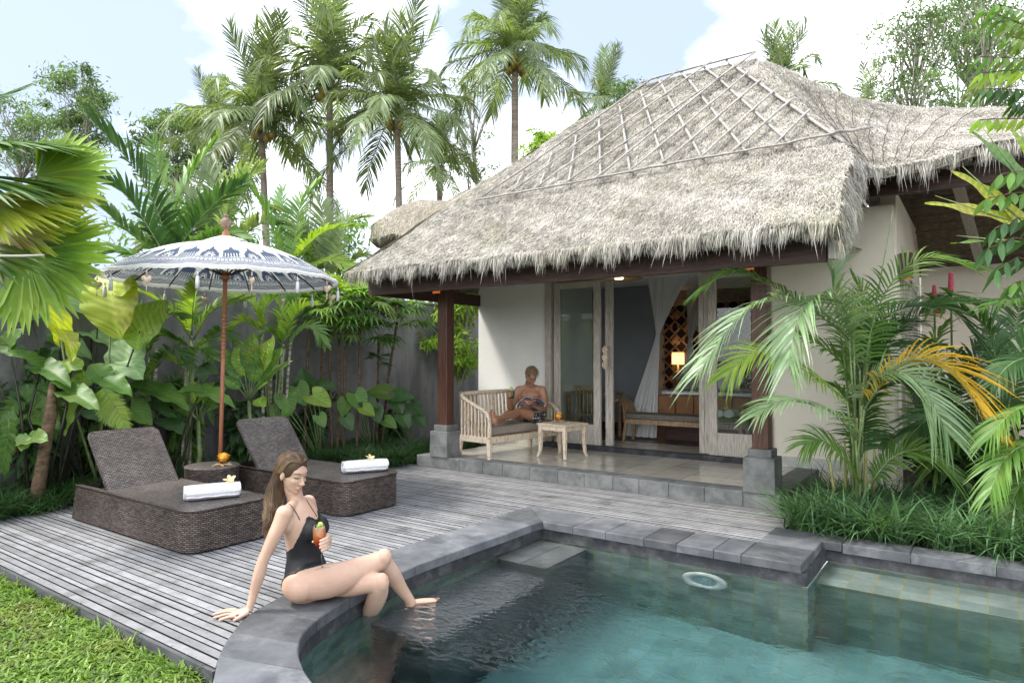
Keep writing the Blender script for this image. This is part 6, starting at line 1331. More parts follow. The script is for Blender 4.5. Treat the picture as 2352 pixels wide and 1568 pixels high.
# =============== FOLIAGE TOOLS ===============
def leafmat(name, c1, c2, tr=0.35, rough=0.45, scale=3.0, tcol=None, spec=0.45, c3=None):
    return mat(name, c1, c2, rough=rough, scale=scale, detail=4, tint=1.0, transl=tr, tcol=tcol or (1.5, 1.5, 0.6), spec=spec, c3=c3, s3=2.2)
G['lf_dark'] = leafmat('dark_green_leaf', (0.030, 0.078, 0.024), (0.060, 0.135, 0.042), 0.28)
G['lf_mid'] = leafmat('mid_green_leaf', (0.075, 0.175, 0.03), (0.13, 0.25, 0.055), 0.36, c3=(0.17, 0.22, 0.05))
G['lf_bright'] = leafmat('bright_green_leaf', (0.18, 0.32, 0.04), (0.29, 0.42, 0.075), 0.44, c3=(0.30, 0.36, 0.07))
G['lf_pale'] = leafmat('pale_green_leaf', (0.19, 0.33, 0.14), (0.28, 0.43, 0.20), 0.3, rough=0.55)
G['lf_grey'] = leafmat('silver_green_frond', (0.15, 0.27, 0.11), (0.34, 0.46, 0.28), 0.3, rough=0.32)
G['lf_yellow'] = leafmat('yellow_green_leaf', (0.34, 0.44, 0.035), (0.46, 0.50, 0.07), 0.46, c3=(0.30, 0.22, 0.06))
G['lf_orange'] = leafmat('yellowed_frond', (0.60, 0.38, 0.04), (0.74, 0.52, 0.09), 0.35, tcol=(1.2, 1.0, .5))
G['lf_coco'] = leafmat('coconut_leaf', (0.12, 0.18, 0.075), (0.22, 0.285, 0.14), 0.40, rough=0.4)
G['lf_tree'] = leafmat('tree_leaf', (0.09, 0.16, 0.06), (0.16, 0.25, 0.10), 0.38, scale=0.8)
G['stem_green'] = mat('green_stem', (0.10, 0.17, 0.05), (0.25, 0.30, 0.14), rough=0.5, scale=12)
G['stem_dark'] = mat('dark_petiole', (0.012, 0.012, 0.010), (0.04, 0.045, 0.025), rough=0.4, scale=9)
G['stem_cane'] = mat('ringed_cane', (0.16, 0.15, 0.10), (0.42, 0.40, 0.32), rough=0.7, scale=7, stretch=(0.3, 0.3, 3.5), contrast=(0.42, 0.56))
G['stem_brown'] = mat('brown_fibre_stem', (0.06, 0.04, 0.025), (0.18, 0.12, 0.07), rough=0.9, scale=14, stretch=(1, 1, 2), bump=0.5)
G['bark'] = mat('grey_palm_bark', (0.17, 0.14, 0.11), (0.34, 0.29, 0.24), rough=0.9, scale=4, stretch=(0.4, 0.4, 3.0), bump=0.5, bscale=8, bdist=0.05)
G['bark2'] = mat('pale_tree_bark', (0.26, 0.24, 0.21), (0.45, 0.42, 0.37), rough=0.9, scale=2)
G['coconut'] = mat('coconut_fruit', (0.22, 0.20, 0.04), (0.40, 0.28, 0.07), rough=0.5, scale=2)
def npc(P, n):
    P = np.array([list(p) for p in cat([np.array(list(p), float) for p in P], 8)]); d = np.concatenate([[0], np.cumsum(np.linalg.norm(np.diff(P, axis=0), axis=1))]); d /= max(d[-1], 1e-9); t = np.linspace(0, 1, n)
    return np.stack([np.interp(t, d, P[:, k]) for k in range(3)], 1)
def unit(a): return a/np.maximum(1e-9, np.linalg.norm(a, axis=-1))[..., None]
def frond(mb, pts, ll, n=44, w=0.03, start=0.12, droop=0.45, a0=72, a1=22, vup=0.25, tint=1.0, g=None, rr=0.008, K=3, mi=0, rmi=1, up=(0, 0, 1), jit=0.05, twist=0.0, rev=0.0):
    """a feather leaf: the rachis follows pts, leaflets on both sides"""
    g = g or RNG; C = npc(pts, n+1); L = npc(pts, 10); T = unit(np.gradient(C, axis=0)); upv = np.array(up, float); sd = unit(np.cross(T, upv)); Nn = np.cross(sd, T)
    if twist: c_, s_ = math.cos(twist), math.sin(twist); sd, Nn = sd*c_+Nn*s_, Nn*c_-sd*s_
    t = np.linspace(0, 1, n+1); k = t > start; tt = (t[k]-start)/(1-start); m = k.sum()
    ang = np.radians(a0+(a1-a0)*tt**1.2); ln = ll*(0.42+0.62*np.sin(np.pi*np.clip(0.12+0.80*tt, 0, 1)))
    for s in (-1, 1):
        j = g.normal(0, jit, (m, 3)); dv = T[k]*np.cos(ang)[:, None]+sd[k]*(s*np.sin(ang))[:, None]+Nn[k]*vup+j; dv = unit(dv); side = unit(T[k]-dv*np.sum(T[k]*dv, 1)[:, None]+g.normal(0, .15, (m, 3)))
        mb.ribbons(C[k]+T[k]*g.normal(0, 0.3/n, (m, 1))*ll, dv, side, ln*g.uniform(0.88, 1.08, m), w*g.uniform(0.85, 1.15, m), np.array([0, 0, -1.0])*droop*g.uniform(0.7, 1.3, (m, 1)), K=K, tint=tint*g.uniform(0.78, 1.2, m))
    mb.tube([tuple(p) for p in L], [rr*(1-0.8*i/9) for i in range(10)], 5, tint=1.0, mi=rmi)
def fan(mb, hub, d, nrm, R, n=38, spread=300, w=None, droop=0.25, tint=1.0, g=None, split=0.55, fold=0.35):
    """a fan-palm leaf: pleated segments joined near the hub, free and drooping at the tips"""
    g = g or RNG; d = np.array(d, float); d /= np.linalg.norm(d); nrm = np.array(nrm, float); nrm -= d*nrm.dot(d); nrm /= np.linalg.norm(nrm); s = np.cross(nrm, d)
    a = np.radians(np.linspace(-spread/2, spread/2, n)); dv = np.cos(a)[:, None]*d+np.sin(a)[:, None]*s+g.normal(0, .012, (n, 3)); tn_ = -np.sin(a)[:, None]*d+np.cos(a)[:, None]*s
    w_ = w or 2.25*R*split*math.radians(spread)/n; L = R*(0.74+0.26*np.cos(a*0.55))*g.uniform(0.93, 1.05, n)
    K = 6; ts = np.linspace(0, 1, K+1); prof = [min(x/split, 1) if x <= split else max(0.04, 1-((x-split)/(1-split))**1.1) for x in ts]
    mb.ribbons(np.repeat(np.array([list(hub)], float), n, 0), dv, tn_, L, w_, np.array([0, 0, -1.0])*droop*g.uniform(.6, 1.4, (n, 1))+nrm*(-0.05), K=K, prof=prof, fold=fold, tint=tint*g.uniform(0.8, 1.2, n))
def blade(mb, base, d, nrm, L, W, kind='heart', wave=0.03, droop=0.3, fold=0.12, tint=1.0, veins=7, nt=16, ns=10, g=None, curl=0.0, spots=0.0, mi=0):
    g = g or RNG; d = np.array(d, float); d /= np.linalg.norm(d); nrm = np.array(nrm, float); nrm -= d*nrm.dot(d); nrm /= max(1e-9, np.linalg.norm(nrm)); s = np.cross(nrm, d); V = []; T = []; ph = g.random()*6; base = np.array(list(base), float)
    lo = -0.28 if kind == 'heart' else 0.0
    for i in range(nt+1):
        t = lo+(1-lo)*i/nt; u = (t-lo)/(1-lo)
        if kind == 'heart': wv = (max(0, math.sin(math.pi*min(1, u*0.90+0.10)**0.80)))**0.70*(1-0.15*u)
        elif kind == 'oval': wv = math.sin(math.pi*(0.04+0.96*u)**0.9)**0.8
        else: wv = math.sin(math.pi*(0.03+0.97*u)**0.75)**0.9
        wv = max(wv, 0.015)
        for j in range(ns+1):
            q = -1+2*j/ns; te = t if t > 0 else t*abs(q)**0.8
            z = -droop*max(te, 0)**2*L+fold*abs(q)*wv*W-curl*q*q*wv*W+wave*L*math.sin(te*17+ph+(2 if q > 0 else 0))*abs(q)**2
            V.append(base+d*(te*L*(1-0.12*droop*max(te, 0)))+s*(q*wv*W*0.5)+nrm*z)
            tv = 1+0.24*math.cos(2*math.pi*veins*(te-0.30*abs(q)))*1.0-(0.25 if abs(q) < 0.11 else 0)*(-1)
            if spots and abs(q) < 0.85: tv = 1.0+spots*max(0, math.sin(te*70+q*8*(1 if q > 0 else -1)+ph)*0.7+g.normal(0, .5))*(1-abs(q))
            T.append(tint*tv)
    o = len(mb.v); mb.v += [tuple(v) for v in V]; mb.t += T
    for i in range(nt):
        for j in range(ns): mb.f.append((o+i*(ns+1)+j, o+i*(ns+1)+j+1, o+(i+1)*(ns+1)+j+1, o+(i+1)*(ns+1)+j)); mb.m.append(mi)
def grass_blades(mb, P, L, W, lean=0.7, bend=0.9, tr=(0.6, 1.35), K=4, g=None, up=0.9):
    g = g or RNG; n = len(P); a = g.uniform(0, 2*np.pi, n); l = g.uniform(0.15, lean, n); d = np.stack([np.cos(a)*l, np.sin(a)*l, np.full(n, up)], 1); d = unit(d); sd = np.stack([-np.sin(a), np.cos(a), g.normal(0, .2, n)], 1)
    mb.ribbons(P, d, sd, g.uniform(*L, n), g.uniform(*W, n), np.stack([np.cos(a)*0.35, np.sin(a)*0.35, -np.ones(n)*bend*g.uniform(.5, 1.2, n)], 1)*0.75, K=K, tint=g.uniform(*tr, n), prof=[0.75, 1, 0.9, 0.6, 0.08][:K+1] if K == 4 else None)

# =============== COCONUT PALMS BEYOND THE WALL ===============
def coconut(u, v, f, R, label, nf=24, nuts=12, ground=-0.1, trunk_u=None, seed=0, rad=0.16, up_bias=0.0, lean=0.0, crownonly=False, upr=3, cat_='coconut palm', ll=0.24):
    g = np.random.default_rng(seed); c = AT(u, v, f); tb_ = AT(trunk_u or u, 824, f); base = Vector((tb_.x, tb_.y, ground))
    t = thing('coconut_palm', label, cat_, base, 'coconut palms beyond the garden wall')
    P = [base.lerp(c, k/8)+IMR*(lean*math.sin(math.pi*k/8)) for k in range(9)]; P[-1] = c-UP*0.1
    MB().tube(P, [rad*(1.25-0.45*k/8) for k in range(9)], 9).build('trunk', G['bark'], t)
    mb = MB(); c = np.array(c)
    for k in range(nf):
        a = k*2.39996+g.normal(0, .15); e = (1-(k+0.5)/nf); el = math.radians(-38+118*e**0.9)+g.normal(0, .07)      # older fronds hang, new ones stand
        if k >= nf-upr: el = math.radians(g.uniform(74, 88))
        h = np.array([math.cos(a), math.sin(a), 0]); L = R*g.uniform(0.88, 1.1)*(1.28 if el > 1.1 else 1.0)
        d0 = h*math.cos(el)+np.array([0, 0, math.sin(el)]); sag = L*(0.50 if el < 1.2 else 0.12)
        pts = [c+h*0.08, c+d0*L*0.28+np.array([0, 0, 0.06*L]), c+d0*L*0.60-np.array([0, 0, sag*0.22]), c+d0*L*0.86-np.array([0, 0, sag*0.55])+h*0.04*L, c+d0*L-np.array([0, 0, sag*0.95])]
        frond(mb, pts, R*ll*(1.35 if el > 1.1 else 1.05), n=54, w=R*0.0165, start=0.16, droop=0.55 if el < 1.2 else 0.15, a0=66, a1=28, vup=0.12, tint=g.uniform(0.7, 1.25)*(0.8 if e > .75 and k < 4 else 1.0), g=g, rr=R*0.009, K=3, jit=0.07)
    o = mb.build('crown', [G['lf_coco'], G['stem_green']], t)
    if nuts:
        for k in range(nuts):
            a = g.uniform(0, 6.28); r_ = R*g.uniform(0.06, 0.13); q = Vector(c)+Vector((r_*math.cos(a), r_*math.sin(a), R*g.uniform(-0.16, -0.02))); MB().ell(q, (R*0.034, R*0.034, R*0.045), 9, 7).build('coconut', G['coconut'], t)
    return t
coconut(495, 300, 34, 2.6, 'small coconut palm, leftmost of the palms beyond the wall', nf=26, nuts=5, seed=1, trunk_u=508, rad=0.15)
coconut(600, 290, 30, 4.1, 'coconut palm left of the tall dark-trunked one, nuts low on its crown', nf=28, nuts=10, seed=2, trunk_u=628, rad=0.16)
coconut(757, 205, 30, 4.2, 'tall coconut palm above the umbrella with a dark trunk', nf=30, nuts=8, seed=3, trunk_u=759, rad=0.17, upr=4)
coconut(912, 265, 28, 3.8, 'coconut palm whose hanging fronds touch the left end of the roof', nf=30, nuts=8, seed=4, trunk_u=926, rad=0.15, upr=3)
coconut(1183, 135, 28, 3.4, 'coconut palm with a bare grey trunk and a big bunch of nuts', nf=30, nuts=24, seed=5, trunk_u=1181, rad=0.17, upr=3)
coconut(1010, 385, 38, 2.6, 'short distant coconut palm low behind the roof slope', nf=24, nuts=6, seed=6, rad=0.2)
coconut(1390, 250, 40, 3.2, 'slender coconut palm rising behind the left roof hip', nf=15, nuts=0, seed=7, rad=0.12, upr=3)
coconut(1795, 215, 22, 2.15, 'palm crown standing up behind the roof ridge', nf=16, nuts=0, seed=18, rad=0.12, upr=5)
coconut(1985, 262, 22, 1.5, 'low palm frond tip showing behind the right roof slope', nf=7, nuts=0, seed=29, rad=0.1, upr=2)
coconut(2440, 130, 14, 1.9, 'dark coconut crown at the upper right edge', nf=16, nuts=0, seed=10, rad=0.12)

# =============== BROADLEAF TREES ===============
def tree(u, v0, v1, f, wpx, label, nl=5000, ls=0.16, seed=0, m='lf_tree', sparse=0.5, trunk=True, grp='broadleaf trees behind the garden', name='tree', drop=False, tw=0.12, cl=26, ratio=0.6):
    """crown between picture heights v0 (top) and v1; trunk below; leaves grow in clumps at the limb ends"""
    g = np.random.default_rng(seed); tp = AT(u, v0, f); bt = AT(u, v1, f); base = Vector((bt.x, bt.y, -0.1)); W = wpx*f/F_PX; t = thing(name, label, 'tree', base, grp)
    top = np.array(tp); bot = np.array(bt); H = top[2]-bot[2]; mb = MB(); ends = []
    trunkp = [base+Vector((0, 0, (top[2]+0.1)*k/10))+IMR*(0.12*W*math.sin(k*0.8+seed))*(k/10) for k in range(10)]; trunkp[-1] = Vector(top)-Vector((0, 0, H*0.08))
    mb.tube(trunkp, [tw*(1-0.085*k) for k in range(10)], 7)
    for k in range(cl):
        hh = g.uniform(0.0, 0.95); z = bot[2]+H*hh; a = g.uniform(0, 6.28); env = W*0.5*(math.sin(math.pi*min(1, 0.16+0.78*hh))**0.8)*g.uniform(0.35, 1.05); c0 = np.array(trunkp[min(9, int(9*max(0.15, (z-0.6*env)/(top[2]+0.1))))])
        e = np.array([bot[0]+math.cos(a)*env, bot[1]+math.sin(a)*env, z]); m_ = (c0+e)/2+g.normal(0, .06*W, 3); mb.tube([tuple(c0), tuple(m_), tuple(e)], [tw*0.35, tw*0.22, tw*0.07], 5); ends.append((e, env))
        for q in range(2): e2 = e+g.normal(0, 0.13*W, 3)*[1, 1, .7]; mb.tube([tuple(m_), tuple(e2)], [tw*.16, tw*.05], 4); ends.append((e2, env))
    mb.build('trunk', G['bark2'], t)
    lm = MB(); E = np.array([e[0] for e in ends]); k = g.integers(0, len(E), nl); sc = W*0.085*(0.5+g.random(len(E)))[k][:, None]; p = E[k]+g.normal(0, 1, (nl, 3))*sc*[1, 1, .6]
    d = unit(g.normal(0, 1, (nl, 3))+np.array([0, 0, -0.5 if drop else 0.1])); tone = (0.6+0.8*g.random(len(E)))[k]
    lm.ribbons(p, d, g.normal(0, 1, (nl, 3)), ls*g.uniform(.7, 1.3, nl), ls*0.42, np.array([0, 0, -0.35]), K=2, tint=tone*g.uniform(0.75, 1.25, nl), prof=[.3, 1, .15]); lm.build('crown', G[m], t, smooth=False)
    return t
tree(190, 160, 350, 30, 150, 'slim airy tree against the sky behind the fan palm', nl=5200, ls=0.20, seed=1)
tree(60, 215, 380, 34, 160, 'lower dark tree at the far left behind the fan palm', nl=3500, ls=0.22, seed=11)
tree(395, 245, 400, 32, 150, 'bushy tree left of the coconut palms', nl=4200, ls=0.22, seed=2)
tree(535, 250, 430, 36, 140, 'dark tree seen through the left coconut palms', nl=3500, ls=0.22, seed=12)
tree(1440, 175, 330, 32, 110, 'small round tree over the left roof hip against blue sky', nl=3200, ls=0.17, seed=3)
tree(1090, 120, 420, 34, 150, 'very thin sparse tree with a pale trunk beside the bare palm trunk', nl=2400, ls=0.16, seed=4, tw=0.14, cl=22)
tree(1250, 290, 420, 24, 100, 'bright green leafy tree just behind the roof slope', nl=3800, ls=0.20, seed=5, m='lf_bright')
tree(2110, 10, 330, 26, 210, 'tall leafy tree behind the right roof, left one', nl=6500, ls=0.17, seed=6, tw=0.16, cl=44)
tree(2250, -60, 330, 28, 230, 'tall leafy tree behind the right roof, right one with the thick trunk', nl=6500, ls=0.18, seed=7, tw=0.24, cl=44)
for k, (u, v, w_, l) in enumerate(((40, 480, 260, 'leafy bush behind the wall under the fan palm'), (430, 470, 300, 'leafy bush behind the wall left of the umbrella top'), (700, 520, 260, 'leafy bush behind the wall right of the umbrella top'), (1060, 640, 150, 'leafy bright bush between the wall and the villa'), (860, 600, 110, 'leafy bush behind the wall at the roof corner'))):
    tree(u, v, v+190, 13, w_, l, nl=4200, ls=0.13, seed=30+k, m='lf_bright' if k in (3, 4) else 'lf_mid', name='shrub', grp='bushes behind the garden wall', tw=0.05, cl=18)

# =============== LEFT BED ===============
BX = -8.15
def bed(u, f=None, z=-0.05):
    p = PX(u, 900, BX); return Vector((p.x, p.y, z))
# big fan palm at the left edge
fp = thing('fan_palm', 'big fan palm with pleated yellow-green leaves filling the upper left edge', 'palm', Vector((-7.95, 1.85, -.05))); ZS = 1.2; root = AT(-170, 520, 5.1)
MB().tube([(root.x-.05, root.y, -.05), (root.x-.04, root.y, 1.2), root], [0.11, 0.095, 0.085], 9).build('trunk', G['stem_brown'], fp)
fans = [((85, 405), 5.0, (1, 0.05, 0), (0.1, .75, .4), 0.72, 'lf_bright', 210, 1.0, .18), ((-40, 330), 4.8, (1, 0.1, 0), (0, .25, .9), 0.95, 'lf_mid', 130, .75, .30), ((60, 585), 4.9, (1, -0.05, 0), (0.15, .8, .35), 0.78, 'lf_bright', 200, 1.1, .22),
        ((-60, 455), 4.6, (1, .0, 0), (.1, .45, .8), 1.0, 'lf_yellow', 120, .8, .30), ((-90, 560), 4.5, (1, -.12, 0), (.2, .4, .8), 0.85, 'lf_mid', 130, .8, .25), ((-60, 250), 5.0, (1, .55, 0), (-.3, .5, .6), 0.62, 'lf_dark', 120, 1.1, .15),
        ((-20, 505), 4.75, (1, .12, 0), (.1, .7, .5), 0.80, 'lf_yellow', 150, .9, .25), ((-110, 400), 4.5, (1, -.05, 0), (.0, .3, .9), .95, 'lf_mid', 110, .7, .35)]
for k, ((u, v), f, dd, nn_, R, m_, sp, tt, dr) in enumerate(fans):
    h = AT(u, v, f); d = IMR*dd[0]+UP*dd[1]; n_ = IMR*nn_[0]+TOC*nn_[1]+UP*nn_[2]; mb = MB(); fan(mb, h, d, n_, R*0.80*ZS, n=40, spread=sp, split=0.66, droop=dr*0.40, tint=tt, g=np.random.default_rng(k))
    mb.tube([root, root.lerp(h, .6)+UP*.08, h], [0.014, 0.011, 0.009], 6, mi=1); mb.build('leaf', [G[m_], G['stem_green']], fp, smooth=False)
MB().tube([AT(-40, 588, 3.9), AT(50, 588, 3.9), AT(101, 586, 3.9)], [0.009, 0.0095, 0.008], 7).build('bamboo_stick', G['bark2'], fp); ZS = 1.0

# feather palms rising behind the loungers, above the wall
def pxpalm(name, label, base, fronds, m='lf_mid', ll=0.42, w=0.035, n=30, grp=None, seed=0, stem='stem_green', catg='palm', rr=0.010, stems=(), K=3, vup=0.3, a0=62, droop=0.25, sc=1.0):
    """fronds: (px polyline, depth or (depth start, depth end), scale[, material])"""
    global ZS; ZS = sc; base = Vector(base)*1.0 if sc == 1.0 else Vector((base[0]*sc, base[1]*sc, -0.05)); ll, w, rr = ll*sc, w*sc, rr*sc
    if base.z > 0.1: base.z = -0.05
    t = thing(name, label, catg, base, grp); g = np.random.default_rng(seed)
    for k, fr in enumerate(fronds):
        pts, f, s = fr[:3]; mm = fr[3] if len(fr) > 3 else m; f0, f1 = f if isinstance(f, tuple) else (f, f); q = len(pts)-1
        P = [AT(u, v, f0+(f1-f0)*i/q) for i, (u, v) in enumerate(pts)]; mb = MB(); P0 = [Vector(base)+(P[0]-Vector(base))*0.0] if False else []
        frond(mb, P, ll*s, n=n, w=w*(0.7+0.3*s), start=0.06, droop=droop, a0=a0, a1=24, vup=vup, tint=g.uniform(0.85, 1.2), g=g, rr=rr, K=K, twist=g.normal(0, .25), up=(0.05, -0.2, 1))
        d = (P[0]-P[1]).normalized(); mb.tube([P[0], P[0].lerp(Vector(base), 0.35)+d*0.05, Vector(base)], [rr, rr*1.2, rr*1.6], 5, mi=1)
        mb.build('frond', [G[mm], G[stem]], t)
    for (pts, f, r) in stems:
        P = [AT(u, v, f) for u, v in pts]; P = [Vector((P[0].x, P[0].y, -.05))]+P if P[0].z > 0 else P; MB().tube(P, r*sc, 8).build('cane', G['stem_cane'], t)
    ZS = 1.0; return t
pxpalm('feather_palm', 'large dark feather palm behind the wall, left of the umbrella', AT(380, 700, 8.6), [
    ([(388, 590), (360, 480), (300, 375), (205, 272)], (8.4, 8.0), 1.15, 'lf_dark'), ([(390, 590), (395, 500), (440, 400), (495, 325)], (8.4, 8.6), 1.0, 'lf_mid'), ([(385, 600), (340, 520), (280, 440), (185, 400)], (8.3, 7.8), 1.1, 'lf_dark'),
    ([(392, 600), (430, 540), (490, 470), (560, 420)], (8.4, 8.2), 1.0, 'lf_dark'), ([(380, 605), (330, 560), (270, 510), (210, 450)], (8.3, 8.0), 0.9, 'lf_mid'), ([(392, 605), (440, 580), (500, 540), (545, 545)], (8.4, 8.0), .9, 'lf_mid'), ([(378, 610), (320, 590), (250, 580), (190, 620)], (8.2, 7.7), .9, 'lf_mid'), ([(386, 600), (378, 520), (372, 430), (352, 330)], (8.6, 9.0), 1.0, 'lf_mid')], ll=0.44, w=0.055, n=30, seed=3, rr=.012, sc=1.10)
pxpalm('feather_palm', 'fresh green feather palm behind the umbrella top, right of the finial', AT(650, 720, 9.4), [
    ([(655, 620), (630, 540), (600, 470), (555, 405)], (9.3, 9.0), 1.0, 'lf_mid'), ([(660, 620), (680, 540), (690, 470), (730, 420)], (9.3, 9.5), .9, 'lf_mid'), ([(665, 620), (700, 570), (750, 530), (810, 520)], (9.3, 9.0), .9, 'lf_bright'), ([(650, 620), (600, 590), (560, 560), (520, 530)], (9.3, 9.0), .8, 'lf_mid'), ([(670, 625), (720, 610), (770, 600), (830, 640)], (9.3, 9.0), .8, 'lf_bright'), ([(658, 620), (650, 560), (640, 510), (650, 440)], (9.5, 9.8), .8, 'lf_pale')], ll=0.42, w=0.045, n=30, seed=4, grp=None, sc=1.17)
pxpalm('feather_palm', 'grey-green feather palm between the umbrella and the dark-trunked coconut palm', AT(500, 720, 11.5), [
    ([(500, 600), (470, 520), (430, 450), (380, 420)], (11.5, 11.3), 1.2, 'lf_coco'), ([(505, 600), (520, 500), (540, 430), (600, 390)], (11.5, 11.5), 1.2, 'lf_coco'), ([(505, 600), (560, 540), (620, 510), (690, 540)], (11.5, 11.3), 1.2, 'lf_coco'), ([(500, 610), (440, 560), (380, 540), (330, 570)], (11.5, 11.3), 1.1, 'lf_coco'), ([(502, 600), (500, 500), (490, 420), (460, 370)], (11.6, 11.8), 1.1, 'lf_coco')], ll=0.55, w=0.05, n=36, seed=44)
pxpalm('feather_palm', 'grey-green feather palm between the umbrella top and the roof', AT(760, 700, 11.5), [
    ([(760, 640), (720, 560), (680, 500), (620, 480)], (11.5, 11.3), 1.1, 'lf_coco'), ([(762, 640), (780, 560), (800, 510), (840, 500)], (11.5, 11.6), 1.0, 'lf_coco'), ([(760, 640), (750, 560), (740, 480), (710, 440)], (11.6, 11.8), 1.1, 'lf_coco'), ([(765, 640), (810, 600), (840, 590), (870, 620)], (11.5, 11.4), .9, 'lf_coco')], ll=0.5, w=0.045, n=34, seed=45)
pxpalm('feather_palm', 'pale small palm in front of the wall top by the roof corner', AT(820, 760, 8.8), [
    ([(815, 700), (790, 660), (760, 640), (715, 640)], (8.8, 8.6), .7, 'lf_bright'), ([(820, 700), (830, 660), (850, 640), (890, 660)], (8.8, 8.9), .7, 'lf_bright'), ([(818, 700), (800, 640), (790, 600), (760, 570)], (8.9, 9.1), .7, 'lf_bright')], ll=0.4, w=0.04, n=24, seed=14, m='lf_bright', sc=1.38)
# clump of bamboo-stemmed palms against the wall
pxpalm('cane_palm', 'bright green cane palm with pale ringed stems, left of the umbrella pole', AT(430, 1010, 7.2), [
    ([(440, 770), (442, 720), (446, 680), (452, 640)], (7.1, 6.9), .75, 'lf_bright'), ([(440, 780), (400, 720), (360, 690), (320, 670)], (7.1, 6.9), .8, 'lf_bright'), ([(445, 780), (480, 720), (520, 700), (560, 690)], (7.1, 7.0), .8, 'lf_bright'), ([(440, 800), (400, 780), (370, 770), (345, 800)], (7.0, 6.8), .6, 'lf_mid'),
    ([(448, 800), (480, 780), (510, 760), (540, 790)], (7.0, 6.8), .65, 'lf_mid'), ([(430, 850), (400, 830), (370, 820), (350, 850)], (6.9, 6.7), .6, 'lf_bright'), ([(432, 850), (440, 815), (460, 800), (485, 820)], (6.9, 6.7), .6, 'lf_mid'), ([(440, 760), (430, 700), (410, 670), (380, 650)], (7.2, 7.2), .7, 'lf_bright')], ll=0.34, w=0.034, n=22, seed=5, sc=1.17,
    stems=(([(420, 1040), (422, 950), (428, 850)], 7.1, 0.016), ([(436, 1040), (438, 950), (441, 800)], 7.15, 0.017), ([(352, 1040), (354, 900), (360, 800)], 7.25, 0.022)), a0=55)
pxpalm('cane_palm', 'tall cane palm with grey-white stems, right of the umbrella pole', AT(625, 990, 8.4), [
    ([(600, 760), (590, 720), (570, 690), (530, 680)], (8.4, 8.2), .8, 'lf_bright'), ([(603, 760), (610, 710), (630, 680), (660, 670)], (8.4, 8.3), .8, 'lf_bright'), ([(640, 800), (650, 740), (640, 700), (620, 670)], (8.4, 8.3), .7, 'lf_bright'), ([(642, 800), (670, 740), (690, 710), (720, 700)], (8.4, 8.2), .8, 'lf_bright'),
    ([(655, 800), (690, 760), (720, 750), (745, 790)], (8.3, 8.1), .6, 'lf_mid'), ([(600, 760), (570, 740), (550, 740), (520, 770)], (8.3, 8.1), .6, 'lf_bright'), ([(648, 790), (655, 730), (680, 680), (700, 660)], (8.5, 8.6), .7, 'lf_mid'), ([(652, 800), (630, 770), (610, 760), (590, 790)], (8.3, 8.1), .5, 'lf_mid')], ll=0.36, w=0.036, n=22, seed=6, sc=1.12,
    stems=(([(605, 1000), (603, 880), (601, 760)], 8.4, 0.022), ([(622, 1000), (622, 880), (628, 760)], 8.45, 0.019), ([(640, 1000), (643, 880), (650, 790)], 8.4, 0.018), ([(655, 1000), (660, 880), (668, 780)], 8.4, 0.017)), a0=55)
pxpalm('cane_palm', 'leafy green palm behind the giant leaves left of the cane palm', AT(330, 1000, 6.9), [
    ([(345, 800), (330, 740), (300, 700), (270, 690)], (6.9, 6.7), .7, 'lf_mid'), ([(345, 800), (370, 740), (390, 720), (420, 730)], (6.9, 6.7), .7, 'lf_mid'), ([(345, 860), (380, 810), (400, 800), (430, 830)], (6.9, 6.7), .6, 'lf_dark'), ([(345, 900), (320, 850), (300, 830), (270, 850)], (6.9, 6.7), .6, 'lf_dark')], ll=0.36, w=0.03, n=22, seed=16, sc=1.15)
# rhapis palms
def rhapis(canes, heads, label, f=8.9, m='lf_dark', seed=0, grp='slender finger-leaved palms along the wall', sc=1.14):
    global ZS; ZS = sc; g = np.random.default_rng(seed); b0 = AT(canes[0][0][0], canes[0][0][1], f); t = thing('lady_palm', label, 'palm', (b0.x, b0.y, -.05), grp)
    for c_ in canes:
        P = [AT(u, v, f) for u, v in c_]; P = [Vector((P[0].x, P[0].y, -.05))]+P if P[0].z > 0 and c_[0][1] > 900 else P; MB().tube(P, 0.019*sc, 7).build('cane', G['stem_brown'], t)
    for k, (u, v, s) in enumerate(heads):
        hd = AT(u, v, f-.05); mb = MB()
        for q in range(9):
            a = q*0.78+g.normal(0, .2); el = g.uniform(-0.3, 1.0); d = Vector((math.cos(a)*math.cos(el), math.sin(a)*math.cos(el), math.sin(el))); p = hd+d*0.20*s*sc; mb.tube([hd, p], 0.004, 4, mi=1)
            fan(mb, p, d-UP*0.15, Vector((d.x*-.4, d.y*-.4, 1)), 0.27*sc*s*g.uniform(.8, 1.15), n=8, spread=150, w=0.046*s*sc, droop=0.38, tint=g.uniform(.7, 1.4), g=g, split=0.35, fold=0.15)
        mb.build('leaf_head', [G[m if k % 2 else 'lf_mid'], G['stem_green']], t, smooth=False)
    ZS = 1.0
rhapis([[(762, 1010), (758, 860), (755, 730)], [(775, 1010), (779, 860), (778, 700)], [(790, 1000), (792, 860), (795, 760)]], [(756, 735, .9), (778, 700, 1.1), (796, 760, 1.0), (810, 740, .9), (765, 775, .8), (750, 690, .9)], 'lady palm with brown stems, left one against the grey wall', seed=1, m='lf_mid')
rhapis([[(865, 1000), (868, 880), (870, 780)], [(880, 990), (893, 860), (912, 740)], [(915, 730), (912, 700)]], [(869, 770, 1.0), (870, 830, .6), (912, 720, 1.0), (890, 690, .9), (935, 700, .9), (850, 740, .9), (952, 740, .8), (840, 700, .9)], 'lady palm with two stems, right one against the grey wall nearest the post', seed=2, f=9.3, sc=1.17)
rhapis([[(700, 1000), (705, 850), (712, 740)]], [(712, 735, .9), (730, 710, .9), (695, 700, .8)], 'lady palm with a single thin stem beside the tall cane palm', seed=3, f=8.7, m='lf_bright')
shrub_later = []
